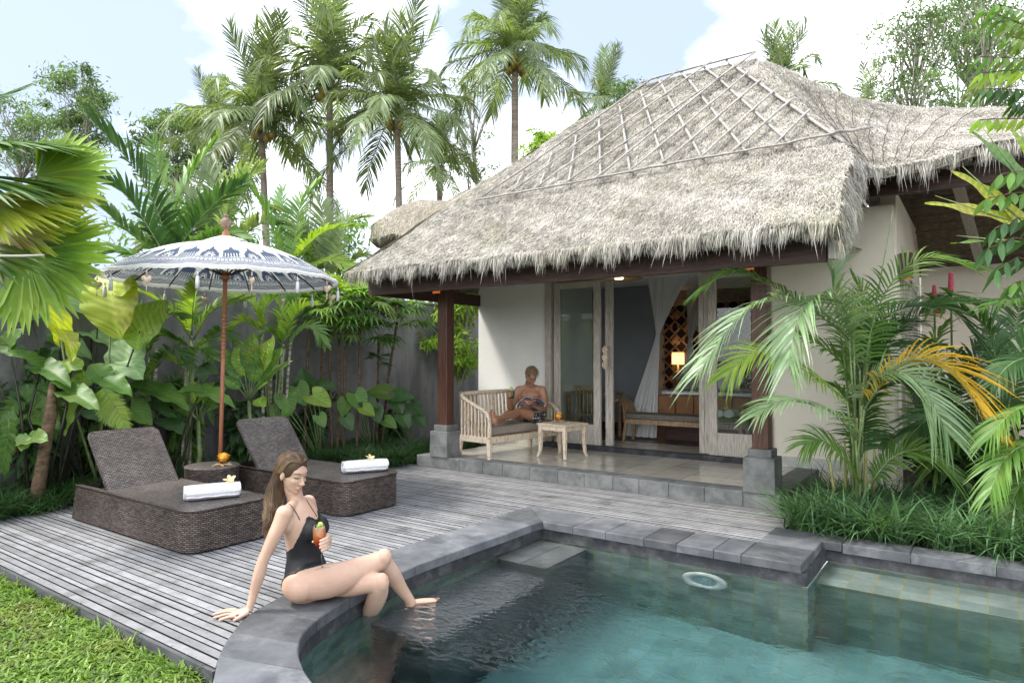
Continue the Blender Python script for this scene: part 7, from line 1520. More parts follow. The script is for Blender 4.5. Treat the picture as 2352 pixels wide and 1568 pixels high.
# giant taro leaves
def giant(label, leaves, base, seed=0, m0='lf_mid', stem='stem_dark', nm='elephant_ear', grp='giant leafy plants by the wall', kind='heart', sc=1.2, **kw):
    global ZS; ZS = sc; g = np.random.default_rng(seed); q_ = AT(sum(l[0][0] for l in leaves)/len(leaves), 900, sum((l[2] if not isinstance(l[2], tuple) else l[2][0]) for l in leaves)/len(leaves)); base = Vector((q_.x-.05, q_.y, -.05)); t = thing(nm, label, 'plant', base, grp)
    for (bu, bv), (tu, tv), f, W, m_, n_, st in leaves:
        f0, f1 = f if isinstance(f, tuple) else (f, f); b = AT(bu, bv, f0); tp = AT(tu, tv, f1); d = tp-b; L = d.length*1.02; nv = IMR*n_[0]+TOC*n_[1]+UP*n_[2]; mb = MB()
        blade(mb, b, d, nv, L, W*f0*ZS/F_PX, kind=kind, g=g, tint=g.uniform(.85, 1.15), **{**dict(wave=0.035, droop=0.25, fold=0.14), **kw})
        if st: mb.tube([b, b.lerp(Vector(base), .45)+UP*0.14+Vector((g.normal(0, .05), g.normal(0, .06), 0)), Vector(base)+Vector((g.normal(0, .05), g.normal(0, .09), 0))], [0.008, 0.012, 0.018], 7, mi=1)
        mb.build('leaf', [G[m_], G[stem if m_ != 'lf_yellow' else 'stem_green']], t)
    ZS = 1.0; return t
B1 = PX(150, 1120, -7.95); B1 = Vector((-7.9, B1.y, -0.05))
giant('giant elephant ear with backlit yellow-green leaves and dark stalks behind the near lounger', [
    ((137, 755), (88, 625), (5.9, 5.7), 60, 'lf_yellow', (0.9, .45, .2), 1), ((137, 755), (185, 800), (5.9, 5.6), 60, 'lf_yellow', (0.9, .45, .2), 0), ((258, 674), (270, 590), (6.2, 6.4), 140, 'lf_yellow', (.0, .8, -.35), 1), ((258, 676), (262, 768), (6.2, 6.0), 135, 'lf_yellow', (.1, .9, .2), 0), ((322, 760), (372, 680), (6.2, 6.3), 100, 'lf_bright', (.0, .9, .2), 1), ((322, 765), (310, 800), (6.2, 6.1), 70, 'lf_bright', (.0, .9, .2), 0),
    ((160, 640), (190, 715), (6.5, 6.4), 85, 'lf_pale', (.0, .8, .5), 1), ((292, 830), (300, 745), (6.3, 6.5), 95, 'lf_pale', (.0, .8, .6), 1), ((292, 828), (318, 858), (6.3, 6.1), 80, 'lf_pale', (.0, .8, .6), 0), ((130, 778), (205, 800), (6.4, 6.2), 60, 'lf_mid', (.0, .4, .9), 1), ((210, 765), (282, 790), (6.6, 6.5), 65, 'lf_pale', (.0, .3, .9), 1)], B1, seed=1)
B2 = Vector((-7.75, 2.75, -0.05))
giant('elephant ear with wavy drooping mid-green leaves in front of the wall, lower left', [
    ((95, 842), (35, 795), (5.5, 5.3), 55, 'lf_mid', (.2, .6, .8), 1), ((95, 842), (152, 862), (5.5, 5.3), 62, 'lf_mid', (0, .5, .85), 0), ((160, 900), (125, 870), (5.4, 5.3), 50, 'lf_mid', (0, .5, .8), 1), ((160, 900), (218, 920), (5.4, 5.2), 62, 'lf_mid', (0, .5, .8), 0), ((235, 865), (205, 832), (5.6, 5.6), 58, 'lf_mid', (0, .6, .7), 1), ((235, 868), (300, 892), (5.6, 5.5), 62, 'lf_mid', (0, .45, .85), 0),
    ((20, 790), (44, 752), (5.4, 5.4), 60, 'lf_mid', (0, .7, .6), 1), ((18, 795), (30, 812), (5.4, 5.3), 40, 'lf_mid', (0, .7, .6), 0), ((165, 850), (145, 815), (5.5, 5.6), 60, 'lf_bright', (0, .6, .8), 1), ((65, 1010), (100, 1000), (5.2, 5.1), 60, 'lf_mid', (0, .6, .8), 1), ((70, 1005), (45, 1030), (5.2, 5.1), 55, 'lf_mid', (0, .7, .7), 0), ((165, 900), (168, 995), (5.5, 5.4), 26, 'lf_bright', (1, .3, 0), 0)], B2, seed=2, sc=1.27)
B3 = Vector((-7.75, 3.65, -0.05))
giant('elephant ear with wide horizontal leaves reaching to the umbrella pole', [
    ((345, 895), (292, 875), (6.0, 5.9), 58, 'lf_mid', (0, .45, .9), 1), ((345, 895), (428, 912), (6.0, 5.8), 66, 'lf_mid', (0, .4, .9), 0), ((460, 898), (410, 890), (6.0, 5.9), 50, 'lf_mid', (0, .45, .9), 1), ((455, 898), (535, 910), (6.0, 5.8), 52, 'lf_mid', (0, .4, .9), 0), ((330, 925), (400, 938), (6.1, 5.9), 44, 'lf_dark', (0, .4, .9), 1), ((480, 860), (455, 830), (6.6, 6.7), 50, 'lf_dark', (0, .7, .5), 1)], B3, seed=3, sc=1.3)
giant('elephant ear with darker leaves low against the wall at the left edge', [
    ((70, 720), (30, 690), (5.8, 5.8), 80, 'lf_mid', (0, .7, .6), 1), ((75, 725), (120, 700), (5.8, 5.9), 70, 'lf_dark', (0, .7, .6), 0), ((70, 905), (25, 880), (5.6, 5.6), 70, 'lf_dark', (0, .6, .8), 1), ((90, 950), (130, 975), (5.6, 5.5), 66, 'lf_mid', (0, .6, .8), 1), ((40, 960), (5, 990), (5.5, 5.4), 66, 'lf_mid', (0, .6, .8), 1), ((210, 940), (245, 960), (5.9, 5.8), 60, 'lf_dark', (0, .6, .8), 1), ((300, 935), (345, 965), (6.1, 6.0), 64, 'lf_mid', (0, .6, .8), 1), ((380, 960), (420, 985), (6.3, 6.2), 56, 'lf_dark', (0, .6, .8), 1), ((225, 730), (262, 700), (6.2, 6.3), 80, 'lf_pale', (0, .8, .5), 1)], B2, seed=9, sc=1.26)
# dumb canes with spotted leaves
def dumb(label, cu, cv, f, leaves, seed, sc=1.18):
    f = f*sc; g = np.random.default_rng(seed); base = AT(cu, cv+170, f); base.z = -0.05; t = thing('dumb_cane', label, 'plant', base, 'spotted dumb canes by the wall'); c_ = AT(cu, cv+40, f)
    MB().tube([base, base.lerp(c_, .5)+IMR*.02, c_], [0.035, 0.03, 0.022], 9).build('stem', G['stem_green'], t)
    for (du, dv, L, W, nn_) in leaves:
        tp = AT(cu+du, cv+dv, f-.1); b = c_.lerp(tp, .38)+UP*.03; mb = MB(); d = tp-b; blade(mb, b, d, TOC*nn_+UP*(1.1-nn_)-IMR*(0.002*du), d.length, W*f/F_PX, kind='oval', spots=1.3, wave=.015, droop=.15, fold=.12, veins=8, nt=22, ns=12, g=g, tint=1.0); mb.tube([c_, b], [0.009, 0.006], 5, mi=1); mb.build('leaf', [G['lf_mid' if g.random() < .6 else 'lf_bright'], G['stem_green']], t)
dumb('spotted dumb cane with upright cream-flecked leaves behind the umbrella pole', 572, 880, 7.4, [(5, -118, 0, 48, .8), (50, -108, 0, 46, .8), (-25, -100, 0, 46, .8), (95, -62, 0, 34, .4), (50, -20, 0, 40, .5), (38, 50, 0, 36, .4), (-55, -80, 0, 40, .7), (-60, -20, 0, 38, .5), (20, -60, 0, 44, .9), (70, -85, 0, 42, .8)], 1)
dumb('low spotted dumb cane left of the umbrella pole', 455, 925, 7.0, [(-70, -35, 0, 40, .4), (-45, 15, 0, 40, .4), (30, -50, 0, 44, .5), (60, -40, 0, 40, .6), (-15, -50, 0, 42, .6), (45, 5, 0, 38, .4), (-60, -5, 0, 36, .5)], 2)
# heart-leaved philodendrons low by the wall
def hearts(label, base, leaves, seed, m='lf_mid', sc=1.17):
    g = np.random.default_rng(seed); t = thing('heart_leaf_plant', label, 'plant', base, 'low heart-leaved plants by the wall')
    for (u, v, f, L, ang, m_) in leaves:
        f = f*sc; c_ = AT(u, v, f); a = math.radians(ang); s_ = f/F_PX; d = (IMR*math.cos(a)+UP*math.sin(a)*0.8+TOC*0.35).normalized(); mb = MB(); b = c_-d*(L*s_*.35)
        blade(mb, b, d, TOC*0.75+UP*0.75, L*s_*.85, L*s_*.9, kind='heart', wave=.015, droop=.25, fold=.10, veins=6, g=g, tint=g.uniform(.85, 1.2)); mb.tube([b, b.lerp(Vector(base), .5)+UP*.05, Vector(base)], [0.005, 0.006, 0.008], 5, mi=1); mb.build('leaf', [G[m_], G['stem_green']], t)
hearts('cluster of glossy heart-shaped leaves right of the umbrella pole', Vector((-7.95, 6.4, -.05)), [(698, 872, 8.3, 58, 95, 'lf_dark'), (690, 905, 8.1, 58, -60, 'lf_mid'), (735, 915, 8.1, 62, -25, 'lf_bright'), (660, 925, 8.0, 60, -70, 'lf_mid'), (645, 955, 8.0, 56, -80, 'lf_mid'), (655, 950, 7.9, 30, -120, 'lf_mid'), (745, 885, 8.4, 50, 10, 'lf_dark'), (738, 965, 8.0, 36, -60, 'lf_mid')], 1)
hearts('cluster of dark heart-shaped leaves in the middle of the wall', Vector((-7.95, 7.4, -.05)), [(795, 912, 8.7, 44, 150, 'lf_dark'), (825, 920, 8.6, 56, -60, 'lf_mid'), (790, 935, 8.6, 44, -100, 'lf_mid'), (850, 925, 8.6, 44, -20, 'lf_dark'), (845, 942, 8.5, 40, -30, 'lf_bright'), (800, 970, 8.5, 40, -60, 'lf_dark'), (865, 950, 8.7, 44, -70, 'lf_dark')], 2)
hearts('broad bluish heart-shaped leaves near the left terrace post', Vector((-7.8, 8.1, -.05)), [(870, 900, 9.0, 60, 170, 'lf_mid'), (925, 908, 9.0, 54, 5, 'lf_dark'), (915, 930, 9.0, 44, -60, 'lf_dark'), (955, 935, 9.1, 46, -40, 'lf_dark'), (895, 970, 8.9, 40, -30, 'lf_mid'), (930, 965, 9.0, 44, -60, 'lf_dark'), (965, 965, 9.1, 40, -50, 'lf_dark')], 3)
# ferns
def fern(label, base, fr, seed, m='lf_bright', sc=1.27):
    base = Vector((base.x*sc, base.y*sc, -.05)); t = thing('fern', label, 'fern', base, 'ferns among the giant leaves'); g = np.random.default_rng(seed)
    for pts, f, s in fr: mb = MB(); frond(mb, [AT(u, v, f*sc) for u, v in pts], s*sc, n=34, w=.016*sc, start=0.02, droop=.15, a0=78, a1=40, vup=.05, g=g, rr=.004, K=2, jit=.03, up=(0.5, -0.7, .3)); mb.build('frond', [G[m], G['stem_green']], t)
fern('bright fern frond hanging over the back of the near lounger', AT(235, 900, 5.5), [([(235, 890), (252, 915), (272, 945), (288, 985)], 5.5, .11), ([(230, 895), (238, 930), (245, 950), (262, 970)], 5.55, .08), ([(215, 880), (195, 865), (180, 870), (160, 890)], 5.6, .08)], 1)
fern('dark ferns low at the left edge behind the grass', AT(60, 1010, 5.4), [([(90, 900), (60, 905), (30, 930), (5, 970)], 5.5, .12), ([(70, 880), (90, 900), (100, 930), (105, 970)], 5.5, .11), ([(20, 960), (20, 1000), (10, 1040), (5, 1080)], 5.3, .10), ([(120, 890), (90, 890), (70, 930), (60, 980)], 5.6, .11), ([(110, 910), (130, 930), (125, 960), (120, 1000)], 5.6, .10)], 2, 'lf_mid')
t_ = thing('old_tree', 'rough dark brown mossy trunk standing behind the near lounger', 'tree', (-7.8, 2.75, 0)); MB().tube([(-7.75, 2.7, -.05), (-7.78, 2.78, .5), (-7.8, 2.85, .95), (-7.78, 2.85, 1.25)], [0.075, 0.055, 0.06, 0.03], 9).build('trunk', G['stem_brown'], t_)

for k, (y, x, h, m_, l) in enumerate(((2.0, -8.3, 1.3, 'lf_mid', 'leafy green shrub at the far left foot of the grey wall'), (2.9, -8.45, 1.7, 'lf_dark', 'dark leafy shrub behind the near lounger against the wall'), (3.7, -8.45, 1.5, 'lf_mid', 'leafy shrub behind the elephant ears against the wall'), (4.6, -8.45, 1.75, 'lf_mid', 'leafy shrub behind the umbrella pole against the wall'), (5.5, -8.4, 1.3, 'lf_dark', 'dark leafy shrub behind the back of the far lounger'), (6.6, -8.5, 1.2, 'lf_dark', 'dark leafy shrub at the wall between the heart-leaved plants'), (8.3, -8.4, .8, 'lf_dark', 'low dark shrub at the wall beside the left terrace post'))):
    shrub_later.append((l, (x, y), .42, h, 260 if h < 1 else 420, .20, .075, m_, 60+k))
rhapis([[(735, 1000), (738, 860), (742, 720)], [(820, 1000), (825, 860), (828, 730)]], [(742, 700, 1.1), (728, 670, 1.0), (828, 715, 1.1), (845, 690, 1.0), (806, 690, 1.0), (760, 680, .9)], 'lady palm with bright finger leaves between the two darker ones', seed=7, f=9.0, m='lf_bright')
# ---- mondo grass along the bed edge, one mass ----
def clumps(name, centers, per, L, W, m, seed, rad=0.09, **kw):
    g = np.random.default_rng(seed); C_ = np.array(centers); P = np.repeat(C_, per, 0)+np.concatenate([g.normal(0, rad, (len(C_)*per, 2)), np.zeros((len(C_)*per, 1))], 1); mb = MB(); grass_blades(mb, P, L, W, g=g, **kw); o = mb.build(name, m, None, smooth=False); tag(o, kind='stuff'); return o
g = np.random.default_rng(2); cs = []
for k in range(150):
    y = g.uniform(1.3, 7.9); x = g.uniform(-8.5, -7.55); cs.append((x, y, -0.05))
for k in range(60): cs.append((g.uniform(-7.7, -6.75), g.uniform(7.0, 9.2), -0.05))
for k in range(40): cs.append((-7.62+g.normal(0, .05), g.uniform(1.9, 7.0), -0.05))
for k in range(26): cs.append((g.uniform(-7.5, -6.75)+0.0, g.uniform(6.2, 7.0), -0.03))
for k in range(14): cs.append((g.uniform(-7.9, -7.2), g.uniform(1.75, 2.5), -0.03)) if k < 3 else None
o = clumps('mondo_grass', cs, 110, (0.28, 0.52), (0.008, 0.013), G['lf_dark'], 3, rad=0.07, bend=0.75); tag(o, 'dark green strappy border grass along the foot of the grey wall', 'grass')
# ---- lawn ----
n = 52000; g = np.random.default_rng(5); x = g.uniform(-7.6, -1.7, n); y = g.uniform(0.35, 1.815, n); k = (y < 1.80) & ((x < -3.1) | (y < 1.75-(x+3.1)*0.45)); P = np.stack([x[k], y[k], np.full(k.sum(), -0.068)], 1)
mb = MB(); grass_blades(mb, P, (0.03, 0.08), (0.007, 0.016), lean=1.5, bend=0.7, tr=(0.45, 1.5), K=3, g=g, up=.6); q = 1700; xx = g.uniform(-7.6, -3.0, q); ok_ = np.sin(xx*9)+np.sin(xx*23+1)+g.normal(0, .5, q) > 0.3; grass_blades(mb, np.stack([xx[ok_], g.uniform(1.76, 1.815, ok_.sum()), np.full(ok_.sum(), -.068)], 1), (0.07, 0.15), (0.006, 0.012), lean=1.0, bend=0.7, tr=(0.6, 1.3), K=3, g=g); o = mb.build('lawn_grass', leafmat('lawn_blade', (0.115, 0.215, 0.028), (0.20, 0.31, 0.055), 0.35, scale=1.5, c3=(0.22, 0.24, 0.07)), None, smooth=False); tag(o, 'bright broad-bladed lawn grass beside the deck', 'grass', kind='stuff')
# =============== RIGHT BED ===============
AB = Vector((-1.02, 7.0, -0.05))
S_ = 6.35
areca = pxpalm('areca_palm', 'big areca palm with arching silver-green fronds in front of the right wall', AB, [
    ([(1975, 850), (1935, 760), (1915, 670), (1906, 560)], (6.3, 6.2), 1.15, 'lf_grey'), ([(1950, 780), (1880, 705), (1760, 690), (1680, 745), (1605, 855)], (6.2, 5.7), 1.0, 'lf_grey'), ([(1960, 760), (1930, 690), (1870, 680), (1830, 740), (1812, 835)], (6.2, 5.6), 1.0, 'lf_grey'),
    ([(1930, 760), (1850, 700), (1760, 650), (1680, 625), (1614, 665)], (6.4, 6.3), .75, 'lf_mid'), ([(1945, 920), (1880, 870), (1785, 815), (1730, 810), (1671, 860)], (6.1, 5.8), .85, 'lf_bright'), ([(1965, 1010), (1920, 950), (1850, 925), (1790, 921), (1745, 950)], (6.1, 5.8), .8, 'lf_grey'),
    ([(1985, 860), (2005, 740), (2050, 645), (2120, 592), (2234, 610)], (6.3, 6.1), .85, 'lf_mid'), ([(1985, 840), (2020, 740), (2100, 700), (2185, 712), (2230, 760)], (6.4, 6.3), 1.0, 'lf_dark'), ([(1990, 860), (2060, 760), (2160, 700), (2260, 695), (2360, 690)], (6.5, 6.0), 1.15, 'lf_dark'),
    ([(1985, 940), (2040, 860), (2110, 822), (2190, 850), (2265, 960)], (6.1, 5.6), 1.15, 'lf_orange'), ([(1980, 930), (2000, 870), (2060, 850), (2120, 890), (2175, 990)], (6.1, 5.6), .9, 'lf_grey'), ([(1975, 1110), (1945, 1060), (1890, 1010), (1850, 1020)], (6.2, 6.0), .75, 'lf_mid'), ([(2000, 1110), (2050, 1050), (2120, 1035), (2198, 1100)], (6.1, 5.8), .75, 'lf_mid'),
    ([(1970, 900), (1960, 800), (1985, 700), (1960, 640)], (6.5, 6.6), .9, 'lf_mid'), ([(1975, 900), (1930, 830), (1880, 790), (1840, 770)], (6.4, 6.4), .8, 'lf_mid'), ([(1985, 900), (2000, 820), (2030, 760), (2090, 740)], (6.4, 6.5), .9, 'lf_dark'), ([(1980, 1050), (1985, 960), (2010, 900), (2060, 880)], (6.3, 6.2), .8, 'lf_dark'), ([(1975, 1060), (1960, 960), (1930, 900), (1900, 880)], (6.3, 6.3), .7, 'lf_mid'),
    ([(1985, 1000), (1990, 900), (1985, 820), (1998, 760)], (6.5, 6.7), .8, 'lf_bright')], ll=0.50, w=0.021, n=46, seed=8, rr=.009, stem='stem_green', K=4, vup=.22, a0=60, droop=.40)
MB().tube([AB+Vector((0, .05, .3)), AT(2000, 760, 6.3), AT(2051, 485, 6.3)], [0.014, 0.011, 0.003], 6).build('new_spear', G['stem_green'], areca)
for k, (bu, tu, tv) in enumerate(((1925, 1905, 1050), (1945, 1940, 1010), (1962, 1968, 960), (1985, 1990, 970), (2003, 2010, 1010), (1975, 1982, 880))):
    b = PZ(bu, 1192-(k % 3)*6, -0.04); MB().tube([b, b.lerp(AT(tu, tv, 6.25), .5), AT(tu, tv, 6.25)], [0.026-0.002*k, 0.016, 0.009], 8).build('cane', mat('yellow_green_cane%d' % k, (0.24, 0.28, 0.05), (0.50, 0.46, 0.22), rough=0.5, scale=6, stretch=(.5, .5, 2), c3=(0.20, 0.12, 0.06), s3=5), areca)
pxpalm('shade_palm', 'dark leafy palm at the right edge behind the yellowed frond', Vector((0.45, 7.4, -.05)), [
    ([(2290, 1000), (2250, 880), (2180, 800), (2090, 790)], (6.6, 6.3), 1.0, 'lf_dark'), ([(2300, 980), (2290, 860), (2270, 760), (2200, 700)], (6.6, 6.6), 1.0, 'lf_dark'), ([(2310, 980), (2330, 860), (2360, 780), (2420, 740)], (6.6, 6.4), 1.0, 'lf_dark'), ([(2290, 1020), (2220, 960), (2150, 950), (2090, 1000)], (6.5, 6.2), .9, 'lf_dark'), ([(2300, 900), (2280, 760), (2240, 700), (2170, 690)], (6.9, 7.0), 1.0, 'lf_dark'),
    ([(2310, 1040), (2260, 1000), (2190, 1010), (2150, 1070)], (6.3, 6.0), .8, 'lf_mid'), ([(2310, 900), (2330, 760), (2350, 690), (2390, 640)], (6.9, 7.0), .9, 'lf_dark')], ll=0.46, w=0.03, n=40, seed=9, vup=.2, droop=.4, a0=60)
pxpalm('shade_palm', 'bright-tipped palm fronds drooping in from the lower right edge', Vector((0.75, 6.5, -.05)), [
    ([(2440, 1010), (2380, 1010), (2310, 1050), (2275, 1130)], (5.5, 5.2), .9, 'lf_mid'), ([(2450, 1060), (2400, 1080), (2340, 1120), (2310, 1200)], (5.5, 5.2), .8, 'lf_mid'), ([(2430, 960), (2380, 930), (2320, 950), (2270, 1010)], (5.6, 5.3), .9, 'lf_mid'), ([(2440, 860), (2400, 820), (2330, 830), (2280, 880)], (5.8, 5.6), .8, 'lf_dark'), ([(2440, 760), (2400, 710), (2330, 690), (2270, 700)], (5.9, 5.7), .8, 'lf_mid')], ll=0.34, w=0.022, n=40, seed=10, vup=.2, droop=.45, a0=60, K=4)
pxpalm('shade_palm', 'dense dark palm filling the gap between the areca palm and the cream wall', Vector((0.0, 8.4, -.05)), [
    ([(2130, 1080), (2110, 960), (2080, 880), (2030, 850)], (7.2, 7.0), 1.0, 'lf_dark'), ([(2140, 1080), (2160, 950), (2200, 870), (2260, 850)], (7.2, 7.0), 1.0, 'lf_dark'), ([(2135, 1060), (2130, 900), (2140, 800), (2180, 740)], (7.3, 7.4), 1.0, 'lf_mid'), ([(2140, 1100), (2180, 1040), (2240, 1020), (2300, 1060)], (7.0, 6.8), .9, 'lf_dark'),
    ([(2130, 1100), (2090, 1030), (2060, 1000), (2030, 1010)], (7.1, 6.9), .8, 'lf_mid'), ([(2150, 1040), (2200, 920), (2260, 800), (2340, 790)], (7.3, 7.2), 1.0, 'lf_dark'), ([(2150, 1080), (2230, 980), (2300, 930), (2370, 940)], (7.1, 6.9), 1.0, 'lf_mid')], ll=0.46, w=0.032, n=38, seed=39, vup=.2, droop=.4, a0=60)
# dark glossy shrubs under the palms
def shrub(label, c, r, h, nl, ll, wl, m, seed, nm='shrub', catg='shrub', grp='dark leafy shrubs of the right bed'):
    g = np.random.default_rng(seed); t = thing(nm, label, catg, (c[0], c[1], -.05), grp); mb = MB(); tips = []
    for k in range(14):
        a = g.uniform(0, 6.28); e = Vector((c[0]+r*0.8*math.cos(a)*g.uniform(.2, 1), c[1]+r*0.8*math.sin(a)*g.uniform(.2, 1), h*g.uniform(.45, 1))); mb.tube([(c[0], c[1], -.05), (c[0]*.5+e.x*.5, c[1]*.5+e.y*.5, e.z*.5), e], [0.012, 0.008, 0.004], 5); tips.append(np.array(e))
    mb.build('stems', G['stem_brown'], t); T = np.array(tips); k = g.integers(0, len(T), nl); f_ = g.uniform(.25, 1, (nl, 1)); p = np.array([c[0], c[1], 0])+(T[k]-np.array([c[0], c[1], 0]))*f_+g.normal(0, .04, (nl, 3)); d = unit(g.normal(0, 1, (nl, 3))+(p-np.array([c[0], c[1], h*.4]))*1.2/r)
    lm = MB(); lm.ribbons(p, d, np.cross(d, [0, 0, 1])+g.normal(0, .3, (nl, 3)), g.uniform(.7, 1.2, nl)*ll, wl*g.uniform(.8, 1.2, nl), [0, 0, -.45], K=4, prof=[.2, .85, 1, .7, .05], fold=.2, tint=g.uniform(.6, 1.5, nl)); lm.build('leaves', G[m], t, smooth=False); return t
for a_ in shrub_later: shrub(*a_, grp='leafy shrubs along the grey wall')
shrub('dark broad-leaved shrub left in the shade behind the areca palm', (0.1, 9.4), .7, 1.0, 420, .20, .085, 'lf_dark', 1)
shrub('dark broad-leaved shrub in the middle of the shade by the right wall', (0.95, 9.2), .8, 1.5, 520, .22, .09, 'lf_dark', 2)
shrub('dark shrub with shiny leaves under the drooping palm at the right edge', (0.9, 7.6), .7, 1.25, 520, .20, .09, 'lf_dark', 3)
shrub('low leafy shrub right behind the strappy grass', (0.35, 8.0), .5, .6, 320, .18, .08, 'lf_mid', 4)
shrub('tall red-fruited leafy shrub beside the cream wall', (1.6, 10.2), 1.0, 2.1, 620, .24, .09, 'lf_mid', 5)
# red torch ginger
G['ginger'] = mat('red_ginger_bract', (0.30, 0.03, 0.05), (0.48, 0.09, 0.12), rough=0.5, scale=30, bump=.5)
def ginger(u, v0, v1, f, r, label):
    a, b = AT(u, v1, f), AT(u, v0, f); t = thing('red_ginger', label, 'flower', a, 'red ginger flower spikes'); n = 9; mb = MB()
    for k in range(n):
        q = a.lerp(b, k/n); mb.lathe(q, [(r*(.75+.25*math.sin(math.pi*(k+1)/(n+1))), 0), (r*(1.0+.1*math.sin(k))*(1-.35*(k/n)**3), (b-a).length/n*.7), (r*.55, (b-a).length/n*1.15)], 10)
    mb.build('spike', G['ginger'], t); mb = MB(); mb.tube([Vector((a.x, a.y+.2, -.05)), a.lerp(Vector((a.x, a.y, 0)), .5), a], 0.012, 6); g = np.random.default_rng(3); n_ = 12; d = unit(g.normal(0, 1, (n_, 3))*[1, 1, .4]); mb.ribbons(np.repeat([list(a-UP*.04)], n_, 0), d, np.cross(d, [0, 0, 1]), .28, .08, [0, 0, -.5], K=4, fold=.2, rmi=0) if False else mb.ribbons(np.repeat([list(a-UP*.04)], n_, 0), d, np.cross(d, [0, 0, 1]), .28, .08, [0, 0, -.5], K=4, fold=.2); mb.build('stalk_and_leaves', G['lf_mid'], t)
ginger(2184, 625, 668, 7.4, .028, 'tall red ginger spike standing before the cream wall'); ginger(2146, 655, 680, 8.0, .024, 'short pink-red ginger spike left of the tall one')
# strappy grass of the right bed, one mass
shrub('dark low shrub with broad leaves between the areca palm and the side doors', (-0.35, 8.3), .45, .75, 360, .20, .09, 'lf_dark', 6)
shrub('bushy dark shrub at the right edge below the drooping palm', (1.25, 7.0), .6, 1.0, 420, .2, .085, 'lf_dark', 7)
g = np.random.default_rng(12); cs = []
for k in range(70): x = g.uniform(-1.35, 1.4); cs.append((x, g.uniform(6.25, 7.6), -0.04))
for k in range(28): cs.append((g.uniform(-0.9, 1.4), 6.24+abs(g.normal(0, .05)), -0.03))
for k in range(9): cs.append((g.uniform(-1.45, -1.15), g.uniform(6.2, 6.75), -0.04))
o = clumps('strappy_grass', cs, 42, (0.38, 0.78), (0.009, 0.017), leafmat('strappy_leaf', (0.05, 0.12, 0.045), (0.10, 0.20, 0.08), .25), 13, rad=0.06, bend=0.7, lean=0.9); tag(o, 'long strappy grass spilling over the dark planter edge on the right', 'grass')
n = 6000; P = np.stack([g.uniform(-1.5, 0.6, n), g.uniform(6.9, 8.7, n), np.full(n, -.04)], 1); mb = MB(); grass_blades(mb, P, (.03, .07), (.012, .022), lean=1.5, bend=.6, tr=(.6, 1.4), K=3, g=g, up=.5); tag(mb.build('ground_cover', G['lf_bright'], None, smooth=False), 'small creeping ground cover under the areca palm', 'ground cover', kind='stuff')
# banana plant
bn = thing('banana_plant', 'banana plant with yellowing torn leaves at the right edge under the eave', 'banana plant', Vector((1.0, 6.6, -.05))); stemt = AT(2420, 620, 5.6)
MB().tube([(1.0, 6.6, -.05), AT(2430, 900, 5.8), stemt], [0.09, 0.08, 0.06], 10).build('stem', G['stem_green'], bn); G['lf_banana'] = leafmat('yellowing_banana_leaf', (0.30, 0.36, 0.04), (0.44, 0.46, 0.08), .4, c3=(0.32, 0.20, 0.08))
for k, (b, tp, W, m_, nn_) in enumerate((((2390, 470), (2250, 285), 84, 'lf_mid', (.5, .8, .3)), ((2370, 530), (2203, 375), 58, 'lf_banana', (.3, .8, .4)), ((2360, 520), (2137, 446), 50, 'lf_banana', (0, .7, .7)), ((2380, 560), (2188, 540), 26, 'lf_mid', (0, .4, .9)), ((2400, 480), (2330, 250), 60, 'lf_bright', (.6, .7, .2)))):
    f = 5.5-.05*k; mb = MB(); B_ = AT(*b, f); T_ = AT(*tp, f); d = T_-B_; blade(mb, B_, d, IMR*nn_[0]+TOC*nn_[1]+UP*nn_[2], d.length, W*f/F_PX, kind='lance', wave=.012, droop=.10, fold=.10, veins=26, nt=40, ns=8, tint=1.0); mb.tube([B_, T_.lerp(B_, .05)], [0.012, 0.003], 5, mi=1); mb.tube([stemt, B_], [0.02, 0.012], 6, mi=1); mb.build('leaf', [G[m_], G['stem_green']], bn)
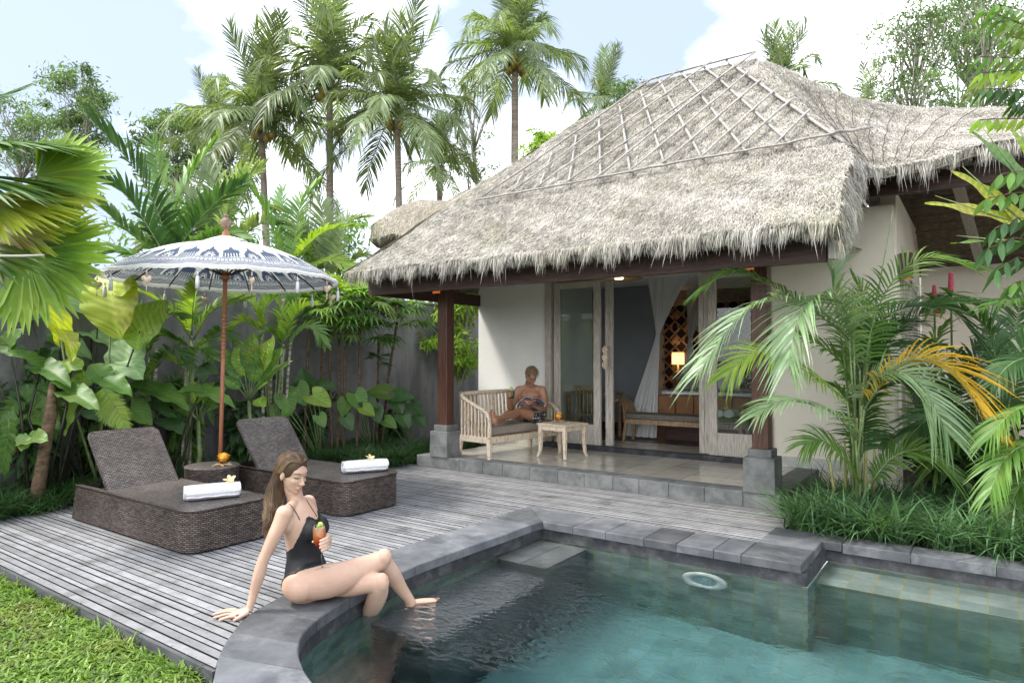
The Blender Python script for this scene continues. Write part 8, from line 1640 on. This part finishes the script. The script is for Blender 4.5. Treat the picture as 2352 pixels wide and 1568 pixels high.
# near branches hanging in at the right edge
nb_ = thing('leafy_branch_tree', 'tree outside the right edge whose leafy sprays hang into the picture', 'tree', Vector((2.6, 3.2, -.1))); MB().tube([(2.6, 3.2, -.1), (2.5, 3.3, 2.2), AT(2500, 200, 4.6), AT(2480, -60, 4.6)], [0.09, 0.07, 0.05, 0.03], 9).build('trunk', G['bark2'], nb_)
g = np.random.default_rng(21)
def spray(pts, f, ll, nl, m, seed, hang=.75, w=.38):
    g = np.random.default_rng(seed); C = npc([AT(u, v, f) for u, v in pts], nl); T = unit(np.gradient(C, axis=0)); mb = MB(); mb.tube([tuple(p) for p in C[::3]]+[tuple(C[-1])], 0.004, 5, mi=1)
    for s in (-1, 1):
        sd = unit(np.cross(T, [0, 0, 1])); d = unit(T*0.45+sd*s*0.45+np.array([0, 0, -hang])+np.array(TOC)*.1+g.normal(0, .12, (nl, 3)))
        mb.ribbons(C, d, unit(np.array(IMR)*1.0+g.normal(0, .25, (nl, 3))), ll*g.uniform(.8, 1.15, nl), ll*w, T*0.1+np.array([0, 0, -.15]), K=5, prof=[.15, .7, 1, .95, .6, .05], fold=.12, tint=g.uniform(.75, 1.3, nl))
    mb.build('spray', [G[m], G['stem_brown']], nb_, smooth=False)
for k, (pts, m_) in enumerate((([(2420, 45), (2350, 25), (2290, 10)], 'lf_mid'), ([(2420, 70), (2340, 55), (2262, 18)], 'lf_mid'), ([(2420, 150), (2350, 135), (2250, 130)], 'lf_mid'), ([(2420, 165), (2340, 160), (2255, 168)], 'lf_bright'), ([(2420, 215), (2340, 205), (2255, 205)], 'lf_dark'), ([(2420, 275), (2340, 272), (2250, 275)], 'lf_bright'), ([(2430, 110), (2380, 95), (2320, 85)], 'lf_mid'), ([(2430, 240), (2390, 240), (2330, 235)], 'lf_dark'))): spray(pts, 4.5+.04*k, 0.115, 9, m_, k)
for k, (pts, m_) in enumerate((([(2420, 440), (2350, 440), (2270, 455)], 'lf_mid'), ([(2420, 500), (2340, 500), (2285, 525)], 'lf_dark'), ([(2420, 560), (2330, 545), (2270, 570)], 'lf_dark'), ([(2420, 610), (2340, 590), (2290, 620)], 'lf_dark'), ([(2420, 380), (2360, 390), (2300, 400)], 'lf_mid'), ([(2420, 650), (2370, 640), (2330, 650)], 'lf_mid'))): spray(pts, 4.7, 0.15, 6, m_, 30+k, hang=.6, w=.36)
